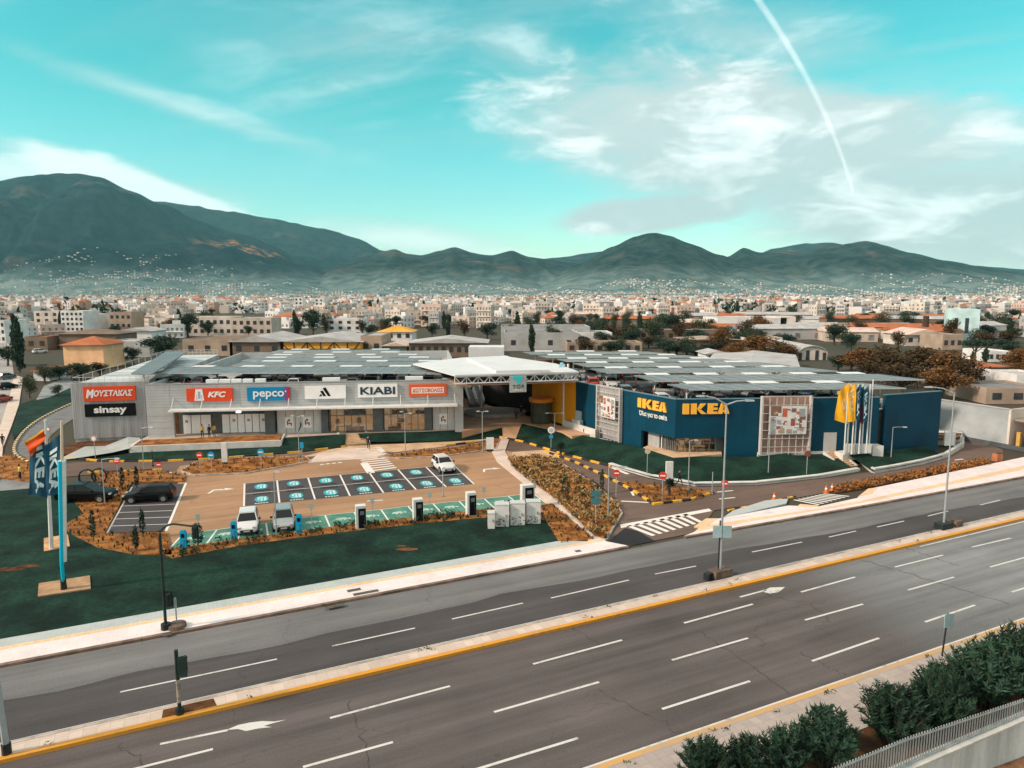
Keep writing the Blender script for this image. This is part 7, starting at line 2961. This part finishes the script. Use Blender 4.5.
# ------------------------------------------------------------------ cars
m_tyre = mat('tyre rubber', (.018, .018, .018), .85, .1, 3)
m_rim = mat('alloy rim', (.34, .35, .35), .35, .1, 3, metal=.6)
m_cglass = mat('car window glass', (.014, .017, .018), .15, 0, spec=.25)
m_lampw = mat('clear headlight', (.55, .56, .55), .15, 0, spec=.7)
m_lampr = mat('red tail light', (.42, .02, .02), .25, 0)
m_plate = mat('number plate white', (.55, .55, .52), .5, 0)


def paint(name, c, metal=.3):
    if name in bpy.data.materials:
        return bpy.data.materials[name]
    m = mat(name, c, .28, .05, .8, metal=metal, spec=.5)
    m.node_tree.nodes['Principled BSDF'].inputs['Coat Weight'].default_value = .2
    return m


def car_shapes(L=4.3, W=1.8, Hc=1.5, suv=False, hatch=True):
    s = L / 4.3
    k = W / 1.8
    zs = Hc / 1.5
    st = [(-2.13, .45, .80, .66), (-2.06, .30, .97, .80), (-1.7, .24, 1.0, .885), (-.9, .22, .985, .90), (.2, .22, .965, .90), (.85, .22, .955, .90), (1.2, .24, .915, .885), (1.75, .28, .83, .84), (2.05, .32, .70, .72), (2.15, .40, .60, .60)]
    if suv:
        st = [(a, b, c + .06, d) for a, b, c, d in st]
    body = MB()
    rings = []
    for x, zb, zt, hw in st:
        zb, zt = zb * zs, zt * zs
        hw *= k
        ring = [(-hw * .86, zb), (-hw, zb + (zt - zb) * .25), (-hw, zb + (zt - zb) * .70), (-hw * .94, zt - .04), (-hw * .78, zt), (0, zt + .02), (hw * .78, zt), (hw * .94, zt - .04), (hw, zb + (zt - zb) * .70), (hw, zb + (zt - zb) * .25), (hw * .86, zb)]
        rings.append([(x * s, y, z) for y, z in ring])
    for a, b in zip(rings, rings[1:]):
        body.strip(a, b)
        body.poly([a[0], b[0], b[-1], a[-1]])
    body.poly(rings[0])
    body.poly(list(reversed(rings[-1])))
    zb, zt = .95 * zs, (Hc - .05)
    bx0, bx1, tx0, tx1 = ((-2.02, 1.0, -1.72, .10) if hatch else (-1.75, 1.0, -1.05, .12))
    hb, ht = .83 * k, .66 * k
    P = [(bx0 * s, -hb, zb), (bx1 * s, -hb, zb), (bx1 * s, hb, zb), (bx0 * s, hb, zb), (tx0 * s, -ht, zt), (tx1 * s, -ht, zt), (tx1 * s, ht, zt), (tx0 * s, ht, zt)]
    V = [Vector(p) for p in P]
    glass = {}

    def inset(q, f=.06, n=.006):
        c = sum(q, Vector()) / 4
        nrm = (q[1] - q[0]).cross(q[3] - q[0]).normalized()
        return [p.lerp(c, f) + nrm * n for p in q]
    cab = MB().hexa(P)
    rf = [V[4], V[5], V[6], V[7]]
    body.hexa([p + Vector((0, 0, .003)) for p in rf] + [Vector((p.x * .95, p.y * .86, p.z + .05)) for p in rf])
    body.v, body.f, body.m = body.v + [], body.f, body.m
    b = len(body.v)
    body.v += cab.v
    body.f += [tuple(b + i for i in f) for f in cab.f]
    body.m += cab.m
    for nm, q in (('windscreen', [V[1], V[2], V[6], V[5]]), ('rear_window', [V[3], V[0], V[4], V[7]])):
        glass[nm] = [MB().poly(inset(q, .09))]
    sides = []
    for sg, (i0, i1, i2, i3) in ((-1, (0, 1, 5, 4)), (1, (2, 3, 7, 6))):
        a, b_, c, d = V[i0], V[i1], V[i2], V[i3]
        if sg == 1:
            pass
        m0, m1 = a.lerp(b_, .48), d.lerp(c, .46)
        sides.append(MB().poly(inset([a, m0, m1, d], .09)))
        sides.append(MB().poly(inset([m0, b_, c, m1], .09)))
    glass['side_window'] = sides
    wheels, rims = [], []
    r = .33 * zs if not suv else .36
    for x in (-1.32 * s, 1.33 * s):
        for y in (-.80 * k, .80 * k):
            sg = 1 if y > 0 else -1
            wheels.append(MB().tube([(x, y - .13 * sg, r), (x, y + .115 * sg, r)], r, 16))
            g = MB().tube([(x, y + .116 * sg, r), (x, y + .125 * sg, r)], r * .66, 10)
            rims.append(g)
            body.tube([(x, y - .10 * sg, r + .02), (x, y + .103 * sg, r + .02)], r * 1.16, 16, 1)
    lights = []
    for y in (-1, 1):
        lights.append(('headlight', MB().box((2.02 * s, y * .60 * k, .64 * zs), (.20, .30, .14)), m_lampw))
        lights.append(('tail_light', MB().box((-2.07 * s, y * .68 * k, .80 * zs), (.10, .22, .26)), m_lampr))
        lights.append(('mirror', MB().box((.72 * s, y * (.98) * k, .98 * zs), (.16, .2, .14)), m_black_p))
    lights.append(('grille', MB().box((2.13 * s, 0, .36 * zs), (.06, 1.0 * k, .20)), m_black_p))
    lights.append(('number_plate', MB().box((2.17 * s, 0, .40 * zs), (.03, .50, .11)), m_plate))
    return body, glass, wheels, rims, lights


def make_car(label, pm, loc, rot, name='parked_car', **kw):
    o = thing(name, label, 'car', (0, 0, 0))
    body, glass, wheels, rims, lights = car_shapes(**kw)
    bo = body.build('body', [pm, m_black_p], o)
    for nm, ms in glass.items():
        for q in ms:
            q.build(nm, m_cglass, o)
    for w, r in zip(wheels, rims):
        wo_ = w.build('wheel', m_tyre, o)
        r.build('rim', m_rim, wo_)
    for nm, q, m in lights:
        q.build(nm, m, o)
    o.location, o.rotation_euler = loc, (0, 0, rot)
    return o


def car_mesh(name, pm, **kw):
    body, glass, wheels, rims, lights = car_shapes(**kw)
    g = MB()
    mats_ = [pm, m_black_p, m_cglass, m_tyre, m_rim, m_lampw, m_lampr, m_plate]
    ix = {m.name: i for i, m in enumerate(mats_)}

    def add(q, mi=None):
        b = len(g.v)
        g.v += q.v
        g.f += [tuple(b + i for i in f) for f in q.f]
        g.m += [m if mi is None else mi for m in q.m]
    add(body)
    for ms in glass.values():
        for q in ms:
            add(q, 2)
    for w in wheels:
        add(w, 3)
    for r in rims:
        add(r, 4)
    for nm, q, m in lights:
        add(q, ix[m.name])
    return g.mesh(name, mats_)


P_BLACK = paint('black car paint', (.005, .0052, .0055), 0)
P_BLACK.node_tree.nodes['Principled BSDF'].inputs['Coat Weight'].default_value = 0.05
P_BLACK.node_tree.nodes['Principled BSDF'].inputs['Specular IOR Level'].default_value = 0.15
P_WHITE = paint('white car paint', (.66, .66, .65), 0)
P_SILV = paint('silver car paint', (.40, .42, .42), .5)
P_GREY = paint('grey car paint', (.10, .11, .115), .4)
P_RED = paint('red car paint', (.48, .05, .02), .1)
P_BLUE = paint('dark blue car paint', (.02, .05, .10), .3)
c = at(150, 500.5, .02)
make_car('black estate car with a red tail light parked alone in the dark left bays', P_BLACK, c, R(180 + 12), L=4.6, Hc=1.56)
c = at(247, 532.5, .02)
make_car('white hatchback with a dark grille plugged in between two slim blue chargers', P_WHITE, c + Vector((-.25, .9, 0)), R(-72), L=4.1, Hc=1.52)
c = at(283.5, 529, .02)
make_car('silver car parked right of the white hatchback in the green bays', P_SILV, c + Vector((-.25, .9, 0)), R(-72), L=4.3, Hc=1.52)
c = at(443.5, 470, .02)
make_car('white compact crossover alone at the right end of the dark bays', P_WHITE, c, R(-66), L=4.1, Hc=1.58, suv=True)
# black pickup beside the flags with a round hoop on its bed
pk = make_car('black off road pickup half hidden behind the blue flags', P_BLACK, at(82, 503, .1) + Vector((0, .8, 0)), R(4), 'pickup_truck', L=5.3, W=1.95, Hc=1.75, suv=True, hatch=False)
hp = thing('hoop_frame', 'dark round steel hoop standing on the bed of the black pickup', 'hoop', at(80, 490, .1))
cc = at(80.5, 497, .1)
cc = Vector((cc.x, cc.y + 1.3, 0))
for dx_, r_ in ((0, .82), (.75, .74)):
    zc_ = zat(80, 477.5, cc)
    MB().tube([(cc.x + dx_ + r_ * math.cos(a), cc.y + dx_, zc_ + r_ * math.sin(a)) for a in [i * math.pi / 10 for i in range(21)]], .10, 6).build('ring', m_black_p, hp)
MB().box((cc.x + .35, cc.y + .3, 1.1), (1.7, .9, zat(80, 483, cc) - 1.1)).build('support', m_black_p, hp)
# street cars at the far left
for px, yb, rot, pm, lab in ((7, 379, 80, P_GREY, 'dark grey car driving away on the side street'), (7, 389, 75, P_BLACK, 'black car nearer on the side street'), (1, 402, 85, P_RED, 'dark red car cut by the left edge'), (40, 353, 60, P_WHITE, 'white car parked by the brown shed'), (52, 348, 60, P_SILV, 'silver car parked beyond the white one')):
    o = bpy.data.objects.new('street_car', car_mesh('street car', pm))
    COL.objects.link(o)
    o.location = at(px, yb, .02)
    o.rotation_euler = (0, 0, R(rot))
    tag(o, lab, 'car')

# cars on the parking decks
random.seed(17)
CM = [(car_mesh('deck car %d' % i, pm, **kw), nm) for i, (pm, kw, nm) in enumerate(((P_BLACK, {}, 'black car'), (P_GREY, {'suv': True, 'Hc': 1.62}, 'dark grey crossover'), (P_WHITE, {}, 'white car'), (P_SILV, {'hatch': False}, 'silver saloon'), (P_RED, {}, 'red car'),
                                                                                  (P_BLUE, {'suv': True, 'Hc': 1.6}, 'dark blue crossover')))]


def deck_cars(px0, px1, yref, zref, dback, deck, where, dens=.8, step=2.65, grp='cars on the parking decks', ends=None):
    a, b = at(px0, yref, zref), at(px1, yref if ends is None else ends, zref)
    e = (b - a).normalized()
    n = Vector((-e.y, e.x, 0))
    L = (b - a).length
    k = 0
    x = 1.0
    while x < L:
        if random.random() < dens:
            me, nm = random.choices(CM, (4, 3, 2, 2, .7, 1.5))[0]
            o = bpy.data.objects.new('deck_car', me)
            COL.objects.link(o)
            p = a + e * x + n * dback
            o.location = (p.x, p.y, deck + .01)
            o.rotation_euler = (0, 0, math.atan2(n.y, n.x) + (math.pi if random.random() < .4 else 0) + random.uniform(-.04, .04))
            tag(o, '%s %s' % (nm, where), 'car', '%s %s' % (nm, where))
        x += step


deck_cars(152, 470, 374, 8.75, 1.6, 6.62, 'under the front solar row of the grey building', .93)
deck_cars(240, 440, 366, 8.95, 2.2, 6.62, 'under the second solar row of the grey building', .5)
deck_cars(692, 900, 390, 8.45, 2.8, 6.12, 'under the front solar row of the blue store', .85)
deck_cars(640, 690, 392, 8.45, 4.2, 6.12, 'on the open corner of the blue store deck', .8, 2.6)
deck_cars(600, 860, 382, 8.45, 3.0, 6.12, 'under the second solar row of the blue store', .7)
deck_cars(588, 700, 373.5, 8.45, 3.0, 6.12, 'under the third solar row of the blue store', .8)
deck_cars(570, 650, 367, 8.45, 3.0, 6.12, 'under the fourth solar row of the blue store', .8)
for k, (px, y, w) in enumerate(((209, 381.5, 1.5), (222, 381.3, 1.4), (233.5, 381.2, 1.2), (245, 381, 1.2), (258, 381, 1.3), (330, 380.6, 2.3), (414, 382.5, 2.4))):
    uu = FL.u(px, 384)
    p = FL.p(uu, ZT - 1.5, -1.6)
    MBx = MB().box((p.x, p.y, p.z), (w, .7, 1.5 + .40), FL.rot)
    tag(MBx.build('roof_unit', m_panel), 'white roof cabinet behind the parapet, %s' % ['above the left sign letters', 'second from the left', 'third from the left', 'fourth from the left', 'above the blue sign', 'above the white sign with bars', 'above the navy lettered sign'][k], 'cabinet')
# white van and cars on the rear deck
o = bpy.data.objects.new('deck_car', CM[3][0])
COL.objects.link(o)
o.location = at(401, 361, 6.62)
o.rotation_euler = (0, 0, R(160))
tag(o, 'silver saloon standing in the open behind the solar rows', 'car')

# ------------------------------------------------------------------ people


def person_mesh(walk=0.0, arm=0.0, w=1.0):
    V, E, Rr = [], [], []

    def add(p, r, par=None):
        V.append(p)
        Rr.append(r)
        if par is not None:
            E.append((par, len(V) - 1))
        return len(V) - 1
    pel = add((0, 0, .95), .135 * w)
    sp = add((0, .01, 1.15), .125 * w, pel)
    ch = add((0, .0, 1.34), .145 * w, sp)
    nk = add((0, .0, 1.50), .055, ch)
    hd = add((0, -.015, 1.60), .085, nk)
    add((0, -.01, 1.72), .085, hd)
    add((0, -.10, 1.62), .022, hd)
    for s in (-1, 1):
        f = walk * s
        hp_ = add((s * .10, 0, .90), .095 * w, pel)
        kn = add((s * .105, -.10 * max(0, f) * 2 - .05 * f, .50), .062, hp_)
        an = add((s * .105, -.30 * f + (.10 if f < 0 else 0), .09 + (.06 if f < -.5 else 0)), .042, kn)
        add((s * .11, -.30 * f - .15 + (.10 if f < 0 else 0), .04 + (.03 if f < -.5 else 0)), .035, an)
        sh = add((s * .19, 0, 1.42), .065 * w, ch)
        el_ = add((s * .245, .16 * f * .8 + .02, 1.14), .047, sh)
        wr = add((s * .235, .12 * f - .12 - arm * .12, .92 + arm * .18), .034, el_)
        add((s * .225, .10 * f - .16 - arm * .2, .82 + arm * .24), .036, wr)
    me = bpy.data.meshes.new('p')
    me.from_pydata(V, E, [])
    ob = bpy.data.objects.new('p', me)
    COL.objects.link(ob)
    md = ob.modifiers.new('skin', 'SKIN')
    for i, r in enumerate(Rr):
        me.skin_vertices[0].data[i].radius = (r, r)
    me.skin_vertices[0].data[0].use_root = True
    ob.modifiers.new('sub', 'SUBSURF').levels = 1
    bpy.context.view_layer.update()
    dg = bpy.context.evaluated_depsgraph_get()
    out = bpy.data.meshes.new_from_object(ob.evaluated_get(dg))
    bpy.data.objects.remove(ob)
    return out


m_skin = mat('skin', (.42, .24, .16), .6, .05)
m_hair = mat('dark hair', (.02, .015, .012), .7, .1)
PM = {}


def person(px, yb, z, label, top, legs, walk=0.0, rot=0.0, h=1.75, hair=True, vest=None):
    key = round(walk, 1)
    if key not in PM:
        PM[key] = person_mesh(walk)
    me = PM[key].copy()
    me.materials.clear()
    for m in (m_skin, mat_c('clothes %s' % (top,), top), mat_c('clothes %s' % (legs,), legs), m_black_p):
        me.materials.append(m)
    for p in me.polygons:
        c = p.center
        out_ = abs(c.x) > .16
        if c.z > 1.49:
            k = 0
        elif c.z > .98 or (out_ and c.z > .90):
            k = 1
        elif out_ and c.z > .70 and abs(c.x) > .19:
            k = 0
        elif c.z > .10:
            k = 2
        else:
            k = 3
        p.material_index = k
        p.use_smooth = True
    o = bpy.data.objects.new('person', me)
    COL.objects.link(o)
    p = at(px, yb, z)
    o.location = p
    o.rotation_euler = (0, 0, rot)
    o.scale = (h / 1.8,) * 3
    tag(o, label, 'person')
    g = MB()
    g.tube([(0, .012, 1.60), (0, .015, 1.72), (0, .01, 1.815)], [.094, .10, .045], 8)
    hm_ = g.mesh('hair', m_hair)
    ho = bpy.data.objects.new('hair', hm_)
    COL.objects.link(ho)
    ho.parent = o
    ho.location = (0, .022, .0)
    return o


def mat_c(name, c):
    return bpy.data.materials.get(name) or mat(name, c, .85, .12, 4)


BK, YL, WH, BL, GY = (.015, .016, .02), (.62, .42, .10), (.5, .5, .48), (.03, .06, .12), (.12, .12, .12)
person(20.5, 480, .02, 'person in a yellow vest and black trousers standing by the forecourt', YL, BK, 0, 2.6)
person(202.5, 437.5, ZL, 'person in a yellow jacket standing before the white shop panels', YL, BK, 0, 0.4)
person(209.5, 437.5, ZL, 'person in black standing between two yellow jackets', BK, BK, 0, -.3)
person(214.5, 437, ZL, 'person in a yellow jacket standing right of the one in black', YL, GY, 0, 1.0)
person(301, 433, ZL, 'person in dark clothes walking past the red posters', GY, BK, 1, -1.4)
person(328.5, 431.5, ZL, 'person in black standing at the dark column by the shop window', BK, BK, 0, .5)
person(368.5, 449, .02, 'person in black walking on the small zebra crossing', BK, BK, 1, 0.2)
person(516, 420, 1.3, 'person in dark red brown walking in the covered plaza', (.10, .03, .02), BK, 1, 2.8)
person(521, 416, 1.3, 'person in black deeper in the covered plaza', BK, BK, 1, .4)
person(679, 485.5, .1, 'person in black with a white bag by the triangular island', BK, BK, 1, 1.2)
person(3, 447, .1, 'person in dark clothes on the side street footway', BK, GY, 1, .3)

# ------------------------------------------------------------------ small planting
random.seed(61)


def sapling(px, yb, yt, lab, w=.42):
    b = at(px, yb, .12)
    h = zat(px, yt, b) - b.z
    o = thing('young_cypress', lab, 'tree', b, 0, 'young cypresses in the planting beds')
    g = MB()
    rnd = random.Random(int(px * 10))
    for i in range(130):
        t = rnd.random()
        r = w * .5 * math.sin(math.pi * min(.96, .15 + t * .82)) ** .6
        a = rnd.random() * 6.28
        leaf_quad(g, b + Vector((math.cos(a) * r * .8, math.sin(a) * r * .8, h * (.14 + .86 * t))), .12, rnd, 1.5)
    g.build('crown', LEAF['dark'], o)
    MB().tube([b, b + Vector((0, 0, h * .7))], [.05, .02], 5).build('trunk', m_bark, o)


for px, yb, yt, lab in ((122.5, 488, 468, 'young cypress left of the black estate car roof'), (137, 488, 467, 'young cypress behind the black estate car'), (93.5, 541, 511, 'young cypress by the left bed edge'), (143, 537, 509, 'young cypress in front of the dark left bays'),
                        (136.5, 551, 526, 'shorter young cypress on the orange bed'), (602, 493, 470, 'slim young cypress on the right island'), (565.5, 499, 477, 'bushy young cypress on the right island'), (198, 546, 523, 'dark young conifer behind the traffic light arm')):
    sapling(px, yb, yt, lab, .42 if px not in (198, 565.5) else .95)


def yucca(px, yb, h, lab, z=.1):
    b = at(px, yb, z)
    o = thing('yucca_plant', lab, 'plant', b)
    rnd = random.Random(int(px))
    MB().tube([b, b + Vector((.03, 0, h * .62))], [.17, .12], 7).build('trunk', m_bark, o)
    g = MB()
    c = b + Vector((.03, 0, h * .62))
    for i in range(150):
        d = Vector((rnd.gauss(0, 1), rnd.gauss(0, 1), rnd.gauss(.45, .8))).normalized()
        L = rnd.uniform(.55, .95)
        s = d.cross(Vector((0, .2, 1))).normalized() * .045
        g.poly([c, c + d * L * .5 + s, c + d * L - Vector((0, 0, .12 * L)), c + d * L * .5 - s])
    g.build('leaf_head', LEAF['dark'], o)


yucca(560.5, 454.5, 1.7, 'dark yucca at the start of the right lane')
yucca(669, 496, 1.9, 'dark yucca on the triangular island')


def tufts(mb, poly, n, h, rnd, z=.13, blades=5):
    for x, y in scatter(poly, n, rnd):
        hh = h * rnd.uniform(.5, 1.3)
        for _ in range(blades):
            a = rnd.random() * 6.28
            lx, ly = math.cos(a) * hh * .55, math.sin(a) * hh * .55
            sx, sy = -math.sin(a) * hh * .22, math.cos(a) * hh * .22
            mb.poly([(x - sx, y - sy, z), (x + sx, y + sy, z), (x + lx + sx * .4, y + ly + sy * .4, z + hh), (x + lx - sx * .4, y + ly - sy * .4, z + hh)])


rnd = random.Random(5)
gG, gY, gO = MB(), MB(), MB()
for k, n in (('front_bed', 260), ('left_bed', 300), ('corner_bed', 80), ('long_island', 110), ('mid_island', 110), ('triangle_island', 130), ('lane_hedge_bed', 160), ('right_island', 260), ('street_bank', 60)):
    tufts(gG, BEDW[k], int(n * .45), .24, rnd)
    tufts(gO, BEDW[k], int(n * 1.2), .18, rnd)
# grid of pale dry plants on the right island, thinning to the near end
for x, y in scatter(BEDW['right_island'], 900, rnd):
    if mnoise.noise(Vector((x * .4, y * .4, 3))) > -.25:
        t = rnd.random()
        mb = gY if t < .8 else gG
        hh = rnd.uniform(.25, .5)
        for _ in range(6):
            leaf_quad(mb, Vector((x + rnd.gauss(0, .12), y + rnd.gauss(0, .12), .15 + hh * rnd.uniform(.2, .8))), .16, rnd, 1.1)
for x, y in scatter(BEDW['front_bed'], 60, rnd):
    hh = rnd.uniform(.3, .65)
    for _ in range(14):
        leaf_quad(gG, Vector((x + rnd.gauss(0, .14), y + rnd.gauss(0, .14), .15 + hh * rnd.random())), .14, rnd, 1.3)
for px, yb in ((500, 527), (505, 527.5), (514, 526), (520, 525.5), (531, 524.5), (536, 524), (498, 528), (527, 525)):
    b = at(px, yb, .12)
    for _ in range(16):
        leaf_quad(gG, b + Vector((rnd.gauss(0, .11), rnd.gauss(0, .1), rnd.random() * .8)), .075, rnd, 1.6)
for x, y in scatter(BEDW['lane_hedge_bed'], 420, rnd):
    for _ in range(5):
        leaf_quad(gO, Vector((x + rnd.gauss(0, .15), y + rnd.gauss(0, .15), .15 + rnd.random() * .4)), .16, rnd, 1.0)
tag(gG.build('bed_plants', leaf_mat('bed plant leaves', (.030, .045, .022), .5)), 'small green plants scattered through the orange planting beds', 'plants', kind='stuff')
tag(gY.build('dry_plants', leaf_mat('straw leaves', (.30, .16, .06), .4, (.50, .32, .13))), 'pale straw coloured plants on the right island', 'plants', kind='stuff')
tag(gO.build('bed_litter', leaf_mat('orange litter', (.24, .095, .03), .5, (.46, .20, .06))), 'rusty ground cover on the planting beds', 'plants', kind='stuff')
# weeds along the median and the near kerb
gW = MB()
for _ in range(70):
    a = random.uniform(-12, 70)
    o_ = random.choice((O_MED0 + .35, O_MED0 + .9, O_MED1 - .2, O_NEAR - .32, O_NEAR - .5, O_FAR - .02))
    if mnoise.noise(Vector((a * .3, o_, 0))) < -.05:
        continue
    p = RD(a, o_, .14 if o_ != O_FAR - .02 else .02)
    for _ in range(7):
        leaf_quad(gW, p + Vector((random.gauss(0, .14), random.gauss(0, .06), random.random() * .16)), .07, random, 1.3)
tag(gW.build('kerb_weeds', LEAF['olive']), 'small weeds growing along the kerbs', 'weeds', kind='stuff')
# bare stones and patches in the lawn
g = MB()
for px, py, r in ((407, 549, .7), (401, 546, .4), (28, 566, .7), (10, 569, .9)):
    b = at(px, py, .124)
    g.poly([b + Vector((r * 1.3 * math.cos(a) * random.uniform(.7, 1.1), r * .5 * math.sin(a) * random.uniform(.7, 1.1), 0)) for a in [i * math.pi / 6 for i in range(12)]])
struct('bare_lawn_patches', g, m_soil_d)
